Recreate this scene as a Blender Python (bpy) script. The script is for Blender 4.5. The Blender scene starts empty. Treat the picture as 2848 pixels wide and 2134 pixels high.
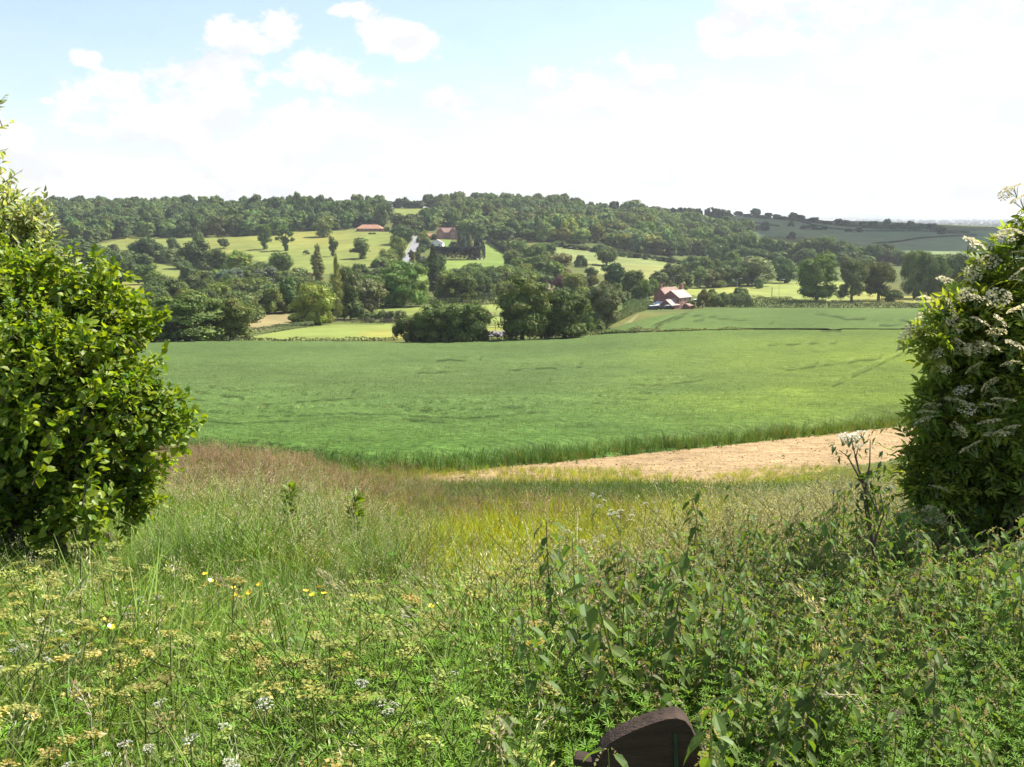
import bpy, math
import numpy as np
rad = math.radians
SC = bpy.context.scene
COL = SC.collection

# ------------------------------------------------------------------ view geometry
# eye point at the origin, looking along +Y and pitched down; only used to read
# distances and heights of the land off the photograph
F = 1050.0; CX, CY = 512.0, 383.5
PIT = rad(9.17); CP, SP = math.cos(PIT), math.sin(PIT)

def slope(row):
    yu = -(np.asarray(row, float) - CY) / F
    return (yu * CP - SP) / (CP + yu * SP)

def xratio(px, row):
    yu = -(np.asarray(row, float) - CY) / F
    return (np.asarray(px, float) - CX) / F / (CP + yu * SP)

def project(x, y, z):
    y = np.maximum(y, 1e-3)
    s = z / y
    yu = (s * CP + SP) / (CP - s * SP)
    row = CY - yu * F
    px = CX + F * (x / y) * (CP + yu * SP)
    return px, row

Dk = 1 / 2.1592
def Dp(x, y): return x * Dk, y * Dk
def Z1(x, y): return x / 8.544, 179.8 + y / 8.544
def Z2(x, y): return 230.1 + x / 9.215, 179.8 + y / 9.215
def Z3(x, y): return 373.9 + x / 9.215, 179.8 + y / 9.215
def Z4(x, y): return 539.3 + x / 9.215, 179.8 + y / 9.215
def Z5(x, y): return 737.1 + x / 7.71, 179.8 + y / 7.71
ZS = {0: (Dp, 2.1592), 1: (Z1, 8.544), 2: (Z2, 9.215), 3: (Z3, 9.215), 4: (Z4, 9.215), 5: (Z5, 7.71)}

# ------------------------------------------------------------------ land heights
YN = [0.8, 2, 3, 5, 8, 12, 16]
ZN = [-1.75, -1.85, -2.05, -2.5, -3.1, -3.85, -4.6]
YR = [22, 35, 60, 110, 200, 240, 330, 430, 550, 700, 850, 1000, 1150, 1300, 1500, 1800]
near = [480, 440, 400, 370]
TAB = [
    (-400, near + [345, 335, 314, 297, 281, 262, 247, 234, 223, 215, 213.5, 216]),
    (100,  near + [345, 335, 314, 297, 281, 262, 244, 230, 219, 212, 212.5, 216]),
    (300,  near + [345, 335, 314, 297, 280, 259, 239, 225, 215, 208.5, 209, 214]),
    (420,  near + [345, 335, 314, 297, 280, 258, 238, 225, 214, 207.5, 208, 213]),
    (560,  near + [343, 333, 314, 298, 281, 261, 242, 228.5, 217, 210, 211, 215]),
    (640,  near + [339, 330.5, 314, 300.5, 284, 266, 249, 235, 223, 213.5, 213, 216]),
    (700,  near + [337, 330, 315, 302, 287, 271, 256, 242, 230, 220, 215, 217]),
    (850,  near + [337, 330, 315, 302, 288, 272, 258, 247, 238, 230, 221.5, 222]),
    (1000, near + [337, 330, 315, 302, 288, 273, 259, 249, 242, 235, 228, 226]),
    (1500, near + [337, 330, 315, 302, 288, 273, 259, 249, 242, 236, 230, 227]),
]
YF = [2500, 4000, 7000, 11000, 14000, 18000, 24000]
ZF = [-55, -62, -65, -58, -28, 2, -40]
LY = np.log(np.array(YN + YR + YF, float))
TT = np.array([(c - CX) / F for c, _ in TAB])
TZ = np.array([np.concatenate([ZN, slope(np.array(r)) * np.array(YR), ZF]) for _, r in TAB])

def _pchip_slopes(x, y):
    h = np.diff(x); d = np.diff(y) / h
    m = np.zeros_like(y)
    for i in range(1, len(x) - 1):
        if d[i - 1] * d[i] > 0:
            w1 = 2 * h[i] + h[i - 1]; w2 = h[i] + 2 * h[i - 1]
            m[i] = (w1 + w2) / (w1 / d[i - 1] + w2 / d[i])
    m[0], m[-1] = d[0], d[-1]
    return m
TM = np.array([_pchip_slopes(LY, z) for z in TZ])

def land(t, Y):
    """height of the land at lateral ratio t = x / y and forward distance Y"""
    t, Y = np.broadcast_arrays(np.asarray(t, float), np.asarray(Y, float))
    ly = np.clip(np.log(np.maximum(Y, 0.8)), LY[0], LY[-1])
    i = np.clip(np.searchsorted(LY, ly) - 1, 0, len(LY) - 2)
    h = LY[i + 1] - LY[i]; u = (ly - LY[i]) / h
    h00 = 2*u**3 - 3*u**2 + 1; h10 = u**3 - 2*u**2 + u; h01 = -2*u**3 + 3*u**2; h11 = u**3 - u**2
    k = np.clip(np.searchsorted(TT, t) - 1, 0, len(TT) - 2)
    v = np.clip((t - TT[k]) / (TT[k + 1] - TT[k]), 0, 1); v = v * v * (3 - 2 * v)
    def ev(kk): return h00 * TZ[kk, i] + h10 * h * TM[kk, i] + h01 * TZ[kk, i + 1] + h11 * h * TM[kk, i + 1]
    z = ev(k) * (1 - v) + ev(k + 1) * v
    x = t * Y
    z = z + .012 * (np.sin(x * .9 + Y * .37) + np.sin(x * .31 - Y * .83 + 2)) * np.clip(1.6 - Y / 40, 0, 1)
    z = z + .12 * np.clip(Y / 200 - .4, 0, 1.5) * (np.sin(x * .047 + Y * .021) + np.sin(x * .023 - Y * .031 + 2))
    far = np.clip((Y - 9000) / 4000, 0, 1)
    return z + far * 14 * (np.sin(t * 23 + 1) + .6 * np.sin(t * 61)) 

_YS = np.exp(np.linspace(math.log(1.0), math.log(1750), 2600))
def at(px, row):
    """point of the land seen at this place of the photograph"""
    t = float(xratio(px, row)); s = float(slope(row))
    ss = land(t, _YS) / _YS
    i = int(np.argmax(ss >= s)) if (ss >= s).any() else int(np.argmax(ss))
    Y = _YS[i]
    return np.array([t * Y, Y, float(land(t, Y))])

def gz(x, y): return land(np.asarray(x) / np.maximum(y, .8), y)

def point(px, row, Y):
    return np.array([float(xratio(px, row)) * Y, Y, float(slope(row)) * Y])

def inpoly(px, py, poly):
    px, py = np.asarray(px), np.asarray(py)
    r = np.zeros(px.shape, bool); n = len(poly)
    for i in range(n):
        x1, y1 = poly[i]; x2, y2 = poly[(i + 1) % n]
        if y1 == y2: continue
        c = ((y1 > py) != (y2 > py)) & (px < (x2 - x1) * (py - y1) / (y2 - y1) + x1)
        r ^= c
    return r

def vnoise(x, y, seed=0):
    """smooth value noise 0..1"""
    xi = np.floor(x).astype(np.int64); yi = np.floor(y).astype(np.int64)
    fx = x - xi; fy = y - yi
    fx = fx * fx * (3 - 2 * fx); fy = fy * fy * (3 - 2 * fy)
    def hsh(a, b):
        n = (a * 374761393 + b * 668265263 + seed * 974711) & 0xffffffff
        n = ((n ^ (n >> 13)) * 1274126177) & 0xffffffff
        return ((n ^ (n >> 16)) & 0xffff) / 65535.0
    return (hsh(xi, yi) * (1 - fx) + hsh(xi + 1, yi) * fx) * (1 - fy) + (hsh(xi, yi + 1) * (1 - fx) + hsh(xi + 1, yi + 1) * fx) * fy
def fbm(x, y, seed=0, o=4):
    s = 0; a = .5
    for k in range(o):
        s = s + a * vnoise(x * 2**k, y * 2**k, seed + k); a *= .5
    return s

# ------------------------------------------------------------------ mesh helpers
class MB:
    """collects vertices, faces (grouped by corner count), colours, material slots"""
    def __init__(s): s.V = []; s.Q = []; s.C = []; s.n = 0
    def add(s, V, Fc, col=None, mat=0):
        V = np.asarray(V, float).reshape(-1, 3); Fc = np.asarray(Fc, np.int64)
        if len(V) == 0: return
        if col is None: col = (1, 1, 1)
        c = np.asarray(col, float)
        c = np.broadcast_to(c, (len(V), 3)) if c.ndim == 1 else c
        s.V.append(V); s.C.append(c); s.Q.append((Fc + s.n, mat)); s.n += len(V)
    def mesh(s, name, mats, smooth=False):
        V = np.concatenate(s.V); C = np.concatenate(s.C)
        loops = np.concatenate([q.ravel() for q, _ in s.Q])
        cnt = np.concatenate([np.full(len(q), q.shape[1]) for q, _ in s.Q])
        mi = np.concatenate([np.full(len(q), m) for q, m in s.Q])
        me = bpy.data.meshes.new(name)
        me.vertices.add(len(V)); me.vertices.foreach_set('co', V.astype(np.float32).ravel())
        me.loops.add(len(loops)); me.loops.foreach_set('vertex_index', loops.astype(np.int32))
        me.polygons.add(len(cnt))
        me.polygons.foreach_set('loop_start', np.concatenate([[0], np.cumsum(cnt)[:-1]]).astype(np.int32))
        me.polygons.foreach_set('loop_total', cnt.astype(np.int32))
        for m in (mats if isinstance(mats, (list, tuple)) else [mats]): me.materials.append(m)
        me.polygons.foreach_set('material_index', mi.astype(np.int32))
        me.polygons.foreach_set('use_smooth', np.full(len(cnt), smooth))
        a = me.color_attributes.new('col', 'FLOAT_COLOR', 'POINT')
        a.data.foreach_set('color', np.concatenate([C, np.ones((len(C), 1))], 1).astype(np.float32).ravel())
        me.update(calc_edges=True); me.validate()
        return me
    def obj(s, name, mats, parent=None, smooth=False):
        return link(bpy.data.objects.new(name, s.mesh(name, mats, smooth)), parent)

def link(o, parent=None):
    COL.objects.link(o)
    if parent is not None: o.parent = parent
    return o

def tag(o, label=None, cat=None, group=None, kind=None):
    if label: o['label'] = label
    if cat: o['category'] = cat
    if group: o['group'] = group
    if kind: o['kind'] = kind
    return o

def empty(name, loc, rz=0.0, sc=None):
    o = bpy.data.objects.new(name, None); o.empty_display_size = .2
    o.location = [float(v) for v in loc]; o.rotation_euler = (0, 0, rz)
    if sc is not None: o.scale = sc
    return link(o)

def nrm(v): return v / np.maximum(np.linalg.norm(v, axis=-1, keepdims=True), 1e-9)

def cards(C, N, S, rng, asp=.62, bend=.25):
    """leaf-clump quads: centre, facing, half length"""
    n = len(C); r = nrm(rng.normal(size=(n, 3)))
    u = nrm(np.cross(N, r)); v = np.cross(N, u)
    S = np.broadcast_to(np.asarray(S, float), (n,))[:, None]
    b = N * S * bend
    j = lambda: rng.uniform(.75, 1.2, (n, 1))
    V = np.stack([C - u*S*j() - b, C + v*S*asp*j(), C + u*S*j() - b, C - v*S*asp*j()], 1).reshape(-1, 3)
    return V, np.arange(n * 4).reshape(n, 4)

def place(TV, TF, P, A, N, S):
    """copies of a template (x along A, z along N) at P, scaled by S"""
    A = nrm(A); Yv = nrm(np.cross(N, A)); Zv = np.cross(A, Yv)
    n, k = len(P), len(TV)
    S = np.broadcast_to(np.asarray(S, float), (n,))[:, None, None]
    V = P[:, None] + S * (TV[None, :, 0:1] * A[:, None] + TV[None, :, 1:2] * Yv[:, None] + TV[None, :, 2:3] * Zv[:, None])
    Fc = (np.asarray(TF)[None] + (np.arange(n) * k)[:, None, None]).reshape(-1, np.asarray(TF).shape[1])
    return V.reshape(-1, 3), Fc

def blades(B, H, W, az, bend, seg=3, rng=None, tip=.12):
    """grass blades: base, height, width, lean direction, lean amount"""
    n = len(B); d = np.stack([np.cos(az), np.sin(az), np.zeros(n)], 1)
    wa = az + rng.uniform(.6, 2.5, n)
    w = np.stack([np.cos(wa), np.sin(wa), np.zeros(n)], 1)
    rows = []
    for k in range(seg + 1):
        u = k / seg
        z = H * u * (1 - .35 * bend * u)
        c = B + d * (H * bend * u * u)[:, None] + np.array([0, 0, 1.]) * z[:, None]
        ww = (W * (1 - (1 - tip) * u ** 1.6) / 2)[:, None]
        rows += [c - w * ww, c + w * ww]
    V = np.stack(rows, 1); k = 2 * (seg + 1)
    f = np.array([[2*i, 2*i+1, 2*i+3, 2*i+2] for i in range(seg)])
    Fc = (f[None] + (np.arange(n) * k)[:, None, None]).reshape(-1, 4)
    return V.reshape(-1, 3), Fc

def tube(pts, rads, sides=6):
    pts = np.asarray(pts, float); m = len(pts)
    tan = nrm(np.gradient(pts, axis=0))
    ref = np.where(np.abs(tan[:, 2:3]) > .9, np.array([[1., 0, 0]]), np.array([[0, 0, 1.]]))
    u = nrm(np.cross(tan, ref)); v = np.cross(tan, u)
    a = np.arange(sides) / sides * 2 * np.pi
    V = pts[:, None] + np.asarray(rads, float)[:, None, None] * (np.cos(a)[None, :, None] * u[:, None] + np.sin(a)[None, :, None] * v[:, None])
    Fc = [[i*sides+j, i*sides+(j+1) % sides, (i+1)*sides+(j+1) % sides, (i+1)*sides+j] for i in range(m-1) for j in range(sides)]
    return V.reshape(-1, 3), np.array(Fc)

def curve3(p0, p1, sag, n=6):
    u = np.linspace(0, 1, n)[:, None]
    return np.asarray(p0) * (1 - u) + np.asarray(p1) * u + np.asarray(sag) * (4 * u * (1 - u))

BOXF = np.array([[0,3,2,1],[4,5,6,7],[0,1,5,4],[1,2,6,5],[2,3,7,6],[3,0,4,7]])
def box(x0, y0, z0, x1, y1, z1):
    return np.array([[x0,y0,z0],[x1,y0,z0],[x1,y1,z0],[x0,y1,z0],[x0,y0,z1],[x1,y0,z1],[x1,y1,z1],[x0,y1,z1]], float), BOXF

# ------------------------------------------------------------------ materials
def newmat(name):
    m = bpy.data.materials.new(name); m.use_nodes = True
    nt = m.node_tree; nt.nodes.clear()
    out = nt.nodes.new('ShaderNodeOutputMaterial')
    return m, nt, out

def mixmul(nt, a, b):
    n = nt.nodes.new('ShaderNodeMix'); n.data_type = 'RGBA'; n.blend_type = 'MULTIPLY'; n.inputs[0].default_value = 1
    nt.links.new(a, n.inputs[6]); nt.links.new(b, n.inputs[7])
    return n.outputs[2]

def leafmat(name, trans=.35, gloss=.03, rough=.5, tint=False, warm=(1.15, 1.1, .55), nscale=0):
    """thin leaves: the colour carried by the mesh, light coming through them"""
    m, nt, out = newmat(name); L = nt.links.new
    at_ = nt.nodes.new('ShaderNodeAttribute'); at_.attribute_name = 'col'
    c = at_.outputs['Color']
    if tint:
        oi = nt.nodes.new('ShaderNodeObjectInfo'); c = mixmul(nt, c, oi.outputs['Color'])
    d = nt.nodes.new('ShaderNodeBsdfDiffuse'); L(c, d.inputs['Color'])
    w = nt.nodes.new('ShaderNodeRGB'); w.outputs[0].default_value = (*warm, 1)
    t = nt.nodes.new('ShaderNodeBsdfTranslucent'); L(mixmul(nt, c, w.outputs[0]), t.inputs['Color'])
    mx = nt.nodes.new('ShaderNodeMixShader'); mx.inputs[0].default_value = trans
    L(d.outputs[0], mx.inputs[1]); L(t.outputs[0], mx.inputs[2])
    o = mx.outputs[0]
    if gloss:
        g = nt.nodes.new('ShaderNodeBsdfGlossy'); g.inputs['Roughness'].default_value = rough
        g.inputs['Color'].default_value = (1, 1, 1, 1)
        m2 = nt.nodes.new('ShaderNodeMixShader'); m2.inputs[0].default_value = gloss
        L(o, m2.inputs[1]); L(g.outputs[0], m2.inputs[2]); o = m2.outputs[0]
    L(o, out.inputs['Surface'])
    return m

def solid(name, col, rough=.8, spec=.3, nscale=0, namp=.3, attr=False, bump=0, bscale=20, metal=0):
    m, nt, out = newmat(name); L = nt.links.new
    p = nt.nodes.new('ShaderNodeBsdfPrincipled'); p.inputs['Roughness'].default_value = rough
    p.inputs['Specular IOR Level'].default_value = spec; p.inputs['Metallic'].default_value = metal
    rgb = nt.nodes.new('ShaderNodeRGB'); rgb.outputs[0].default_value = (*col, 1); c = rgb.outputs[0]
    if attr:
        a = nt.nodes.new('ShaderNodeAttribute'); a.attribute_name = 'col'; c = mixmul(nt, c, a.outputs['Color'])
    tc = nt.nodes.new('ShaderNodeTexCoord')
    if nscale:
        nz = nt.nodes.new('ShaderNodeTexNoise'); nz.inputs['Scale'].default_value = nscale; nz.inputs['Detail'].default_value = 6
        L(tc.outputs['Object'], nz.inputs['Vector'])
        r = nt.nodes.new('ShaderNodeMapRange'); r.inputs[1].default_value = .25; r.inputs[2].default_value = .75
        r.inputs[3].default_value = 1 - namp; r.inputs[4].default_value = 1 + namp
        L(nz.outputs[0], r.inputs[0])
        c = mixmul(nt, c, r.outputs[0])
    L(c, p.inputs['Base Color'])
    if bump:
        nb = nt.nodes.new('ShaderNodeTexNoise'); nb.inputs['Scale'].default_value = bscale; nb.inputs['Detail'].default_value = 5
        L(tc.outputs['Object'], nb.inputs['Vector'])
        b = nt.nodes.new('ShaderNodeBump'); b.inputs['Strength'].default_value = bump; b.inputs['Distance'].default_value = .1
        L(nb.outputs[0], b.inputs['Height']); L(b.outputs[0], p.inputs['Normal'])
    L(p.outputs[0], out.inputs['Surface'])
    return m

M_GRASS = leafmat('grass_blades', .44, .012, .55, warm=(1.2, 1.15, .5))
M_LEAF = leafmat('bush_leaves', .5, .02, .5, warm=(1.35, 1.3, .35))
M_TREE = leafmat('tree_leaves', .2, .015, .6, tint=True)
M_BARK = solid('bark', (.10, .075, .055), .95, .1, nscale=6, namp=.4)
M_STEM = solid('green_stem', (1, 1, 1), .7, attr=True)
M_FLOWER = leafmat('white_petals', .5, 0, warm=(1, 1, .9))
# ------------------------------------------------------------------ camera, light, sky
cam = bpy.data.cameras.new('camera'); camo = bpy.data.objects.new('camera', cam); COL.objects.link(camo)
cam.sensor_width = 36; cam.lens = 36 * F / 1024.0; cam.clip_start = .05; cam.clip_end = 60000
camo.location = (0, 0, 0); camo.rotation_euler = (math.pi / 2 - PIT, 0, 0)
SC.camera = camo
SUN_AZ, SUN_EL = rad(62), rad(50)     # azimuth from the view direction towards the right
sdir = np.array([math.sin(SUN_AZ) * math.cos(SUN_EL), math.cos(SUN_AZ) * math.cos(SUN_EL), math.sin(SUN_EL)])
sun = bpy.data.lights.new('sun', 'SUN'); sun.energy = 5.0; sun.angle = rad(.55); sun.color = (1, .95, .86)
so = bpy.data.objects.new('sun', sun); COL.objects.link(so)
from mathutils import Vector
so.rotation_euler = Vector(sdir).to_track_quat('Z', 'Y').to_euler()
so.location = (300, 200, 400)
SC.view_settings.view_transform = 'Standard'; SC.view_settings.look = 'None'
SC.view_settings.exposure = 1.27; SC.view_settings.gamma = 1
cy = SC.cycles
cy.use_denoising = True
try: cy.denoiser = 'OPENIMAGEDENOISE'
except Exception: pass
cy.max_bounces = 6; cy.diffuse_bounces = 3; cy.glossy_bounces = 2; cy.transmission_bounces = 4; cy.transparent_max_bounces = 8
cy.volume_bounces = 0; cy.sample_clamp_indirect = 6

w = bpy.data.worlds.new('World'); SC.world = w; w.use_nodes = True
nt = w.node_tree; nt.nodes.clear(); LK = nt.links.new
def node(t, **k):
    n = nt.nodes.new(t)
    for a, b in k.items(): setattr(n, a, b)
    return n
def M(op, a, b=None, c=None, clamp=False):
    n = node('ShaderNodeMath', operation=op, use_clamp=clamp)
    for i, v in enumerate((a, b, c)):
        if v is None: continue
        if isinstance(v, (int, float)): n.inputs[i].default_value = v
        else: LK(v, n.inputs[i])
    return n.outputs[0]
def smooth(v, lo, hi, a=0., b=1.):
    n = node('ShaderNodeMapRange', interpolation_type='SMOOTHSTEP'); LK(v, n.inputs[0])
    for i, q in zip((1, 2, 3, 4), (lo, hi, a, b)): n.inputs[i].default_value = q
    return n.outputs[0]
sky = node('ShaderNodeTexSky', sky_type='NISHITA', sun_disc=False)
sky.sun_elevation = SUN_EL; sky.sun_rotation = SUN_AZ
sky.air_density = 1.0; sky.dust_density = 1.0; sky.ozone_density = 1.0; sky.altitude = 100
bg = node('ShaderNodeBackground'); LK(sky.outputs[0], bg.inputs[0]); bg.inputs[1].default_value = .084
tc = node('ShaderNodeTexCoord'); sep = node('ShaderNodeSeparateXYZ'); LK(tc.outputs['Generated'], sep.inputs[0])
az = M('MULTIPLY', M('ARCTAN2', sep.outputs[0], sep.outputs[1]), 57.2958)
el = M('MULTIPLY', M('ARCSINE', sep.outputs[2]), 57.2958)
def noise(sx, sy, scale, detail=6, rough=.55, off=0., up=0.):
    cb = node('ShaderNodeCombineXYZ'); LK(M('MULTIPLY', az, sx), cb.inputs[0]); LK(M('MULTIPLY', M('ADD', el, up), sy), cb.inputs[1]); cb.inputs[2].default_value = off
    n = node('ShaderNodeTexNoise'); n.inputs['Scale'].default_value = scale; n.inputs['Detail'].default_value = detail; n.inputs['Roughness'].default_value = rough
    LK(cb.outputs[0], n.inputs['Vector']); return n.outputs[0]
n1 = noise(1, 1.35, .28, 7, .58); n1u = noise(1, 1.35, .28, 4, .5, 0., .9); n2 = noise(1, 2.6, .16, 6, .55, 4.); n3 = noise(1, 1.5, .09, 3, .5, 9.); n4 = noise(1, 1.4, .75, 4, .6, 2.)
def dirs(x, y):
    px, row = Dp(x, y); t = float(xratio(px, row)); s = float(slope(row))
    return math.degrees(math.atan(t)), math.degrees(math.atan(s / math.hypot(1, t)))
# cumulus: centre and half size in pixels of the photograph, turned into directions of the sky
CL = [(545, 80, 95, 42), (600, 62, 60, 48), (690, 150, 120, 48), (765, 178, 95, 32), (765, 25, 60, 24), (868, 95, 95, 40), (815, 62, 50, 36),
      (260, 200, 170, 58), (410, 212, 210, 80), (500, 165, 95, 58), (440, 275, 280, 60), (640, 262, 150, 60), (192, 128, 42, 24), (95, 217, 26, 11),
      (8, 312, 62, 70), (985, 222, 80, 34), (1240, 200, 120, 60), (1380, 205, 170, 70), (1650, 95, 190, 34), (1560, 50, 90, 28), (1900, 15, 330, 60), (1720, 10, 200, 40)]
mask = None
for x, y, rx, ry in CL:
    a0, e0 = dirs(x, y); a1, _ = dirs(x + rx, y); _, e1 = dirs(x, y - ry)
    ra, re = abs(a1 - a0), abs(e1 - e0)
    q = M('ADD', M('POWER', M('ABSOLUTE', M('DIVIDE', M('SUBTRACT', az, a0), ra)), 2.), M('POWER', M('ABSOLUTE', M('DIVIDE', M('SUBTRACT', el, e0), re)), 2.))
    v = M('SUBTRACT', 1.05, q)
    mask = v if mask is None else M('MAXIMUM', mask, v)
dens = M('ADD', M('MULTIPLY', M('MAXIMUM', mask, -1.6), .55), M('ADD', M('MULTIPLY', M('SUBTRACT', n1, .5), 3.0), M('MULTIPLY', M('SUBTRACT', n4, .5), 2.0)))
cum = M('MULTIPLY', smooth(dens, -.05, .48), smooth(M('ADD', M('SUBTRACT', n3, .5), M('MULTIPLY', mask, .3)), -.6, .1))
# low bank of thin cloud and a milky veil that thickens towards the sun
eln = M('ADD', el, M('MULTIPLY', M('SUBTRACT', n2, .5), 9.))
bank = smooth(eln, 7.5, .5, 0, .97)
bank2 = smooth(M('ADD', M('MULTIPLY', az, -.55), eln), 7, -10, 0, .95)
thin = smooth(n2, .46, .75, 0, .3)
veil = M('MAXIMUM', M('MAXIMUM', bank, bank2), M('MAXIMUM', thin, .17))
front = smooth(M('ABSOLUTE', az), 55, 110, 1, .35)
veil = M('MULTIPLY', veil, front)
allm = M('SUBTRACT', 1.0, M('MULTIPLY', M('SUBTRACT', 1.0, cum), M('SUBTRACT', 1.0, veil)))
cc = node('ShaderNodeMix', data_type='RGBA'); cc.inputs[6].default_value = (.88, .90, .95, 1); cc.inputs[7].default_value = (1, .995, .985, 1)
LK(smooth(M('SUBTRACT', n1, n1u), -.14, .06), cc.inputs[0])
cbg = node('ShaderNodeBackground'); LK(cc.outputs[2], cbg.inputs[0]); cbg.inputs[1].default_value = .44
ms = node('ShaderNodeMixShader'); LK(allm, ms.inputs[0]); LK(bg.outputs[0], ms.inputs[1]); LK(cbg.outputs[0], ms.inputs[2])
wo = node('ShaderNodeOutputWorld'); LK(ms.outputs[0], wo.inputs[0])
nt = None

# ------------------------------------------------------------------ land surface
tf = np.arange(-.62, .6201, .002)
tg = np.concatenate([np.linspace(-1.7, -.64, 24), tf, np.linspace(.64, 1.7, 24)])
Yg = np.concatenate([np.geomspace(.8, 20, 70)[:-1], np.geomspace(20, 2000, 360)[:-1], np.geomspace(2000, 24000, 60)])
Tm, Ym = np.meshgrid(tg, Yg)                     # rows: distance
Zm = land(Tm, Ym); Xm = Tm * Ym
tc_ = (tg[1:] + tg[:-1]) / 2; yc_ = np.sqrt(Yg[1:] * Yg[:-1])
Tc, Yc = np.meshgrid(tc_, yc_); Zc = land(Tc, Yc); Xc = Tc * Yc
PXc, RWc = project(Xc, Yc, Zc)
jit = (fbm(Xc * .8, Yc * .8, 5) - .5)

def zp(z, pts):
    f = ZS[z][0]; return [f(*p) for p in pts]
def dz(*polys):
    r = np.zeros(Xc.shape, bool)
    for p in polys: r |= inpoly(PXc, RWc, p)
    return r & (Yc < 1480) & (Yc > 15)

Z = {}
Z['bare_earth'] = inpoly(PXc + 6 * jit, RWc + 7 * jit, zp(0, [(840, 1060), (880, 1030), (960, 1012), (1300, 980), (1600, 950), (1950, 912), (2500, 860), (2500, 960), (1960, 990), (1800, 1012), (1650, 1042), (1560, 1075), (1450, 1050), (1300, 1060), (1100, 1045), (960, 1052)])) & (Yc < 70)
Z['paddock'] = dz(zp(2, [(60, 1475), (300, 1425), (600, 1372), (900, 1338), (1560, 1330)]) + zp(3, [(1200, 1258), (1250, 1392), (300, 1450)]) + zp(2, [(1500, 1468), (300, 1480)]),
                  zp(3, [(40, 1190), (420, 1165), (1200, 1150), (1180, 1238), (1040, 1243), (250, 1243), (40, 1225)]))
Z['fallow_field'] = dz(zp(2, [(150, 1225), (540, 1236), (600, 1290), (450, 1370), (140, 1410)]))
Z['hillside_pasture'] = dz(zp(1, [(780, 590), (830, 556), (1100, 492), (1500, 488), (2200, 468)]) + zp(2, [(560, 472), (1040, 470), (1170, 452), (1440, 480), (1640, 520), (1570, 740), (1300, 800), (940, 870), (500, 860), (380, 760), (0, 720)]) + zp(1, [(1840, 640), (1480, 560), (1130, 600)]),
                           zp(1, [(1130, 705), (1350, 690), (1500, 735), (1880, 785), (2060, 830), (1700, 900), (1340, 870), (1300, 800)]),
                           zp(1, [(880, 830), (1300, 905), (1330, 1010), (930, 900)]))
Z['sheep_field'] = dz(zp(3, [(600, 735), (980, 735), (990, 640), (940, 570), (1080, 590), (1200, 650), (1260, 820), (900, 800), (650, 880), (570, 900)]), zp(3, [(560, 535), (700, 535), (700, 620), (560, 620)]), zp(3, [(1310, 790), (1420, 800), (1500, 860), (1330, 860)]), zp(3, [(400, 870), (520, 865), (520, 1010), (430, 960)]))
Z['sloping_pasture'] = dz(zp(4, [(110, 603), (560, 655), (1320, 778), (1100, 835), (1010, 930), (850, 850), (550, 870), (470, 810), (300, 760), (180, 690)]))
Z['roadside_pasture'] = dz(zp(4, [(1080, 1010), (1430, 1005), (1980, 966)]) + zp(5, [(0, 812), (300, 785), (820, 785), (1250, 895), (1700, 905), (1700, 960), (0, 930)]) + zp(4, [(1600, 1080), (1300, 1060), (1000, 1130)]))
Z['upland_field'] = dz(zp(3, [(180, 250), (540, 250), (510, 352), (320, 345), (220, 330)]))
Z['hillside_field'] = dz(zp(5, [(0, 280), (500, 325), (900, 372), (1500, 385), (2300, 400), (2300, 640), (1700, 580), (1200, 545), (900, 490), (500, 440), (0, 430)]), zp(4, [(1320, 400), (1900, 330), (2000, 340), (2000, 520), (1530, 460)]))
ZCOL = {'ground': (.085, .105, .032), 'bare_earth': (.29, .205, .11), 'paddock': (.165, .20, .052), 'fallow_field': (.22, .185, .085), 'hillside_pasture': (.15, .175, .045),
        'sheep_field': (.13, .19, .045), 'sloping_pasture': (.17, .20, .07), 'roadside_pasture': (.19, .22, .06), 'upland_field': (.15, .19, .05), 'hillside_field': (.115, .178, .078)}
M_LAND = solid('turf', (1, 1, 1), .95, .05, attr=True, nscale=.06, namp=.22, bump=.5, bscale=.9)
M_EARTH = solid('dry_earth', (1, 1, 1), .95, .05, attr=True, nscale=2.2, namp=.35, bump=1, bscale=9)

used = np.zeros(Xc.shape, bool)
zone_id = {}
order = ['bare_earth', 'paddock', 'fallow_field', 'sheep_field', 'roadside_pasture', 'sloping_pasture', 'upland_field', 'hillside_pasture', 'hillside_field']
for k in order:
    zone_id[k] = Z[k] & ~used; used |= Z[k]
zone_id['ground'] = ~used
ni = len(tg)
VI = np.arange(len(tg) * len(Yg)).reshape(len(Yg), len(tg))
Q = np.stack([VI[:-1, :-1], VI[:-1, 1:], VI[1:, 1:], VI[1:, :-1]], -1)
P3 = np.stack([Xm, Ym, Zm], -1).reshape(-1, 3)

def zone_cols(name, V):
    c = np.array(ZCOL[name])
    x, y = V[:, 0], V[:, 1]; s = np.clip(y, 8, 1e5); ly = np.log(s)
    a = fbm(x / s * 14, ly * 4.5, 11); b = fbm(x / s * 55 + 50, ly * 18, 23)
    k = .72 + .56 * (.6 * a + .4 * b) / .47 * .5
    cc = c[None] * k[:, None]
    if name not in ('bare_earth',):
        dry = np.clip((fbm(x / s * 11 + 9, ly * 4, 37) - .42) * 3, 0, 1)[:, None]
        cc = cc * (1 - dry) + cc * np.array([1.28, 1.02, .95]) * dry
    if name == 'ground':
        far = np.clip((y - 2600) / 1500, 0, 1)
        fld = vnoise(x / 260 + y * .0007, y / 900, 3)
        fc = np.where(fld[:, None] > .62, np.array([[.16, .16, .07]]), np.where(fld[:, None] > .4, np.array([[.09, .12, .05]]), np.array([[.03, .045, .025]])))
        cc = cc * (1 - far[:, None]) + fc * far[:, None]
    return cc

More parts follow.
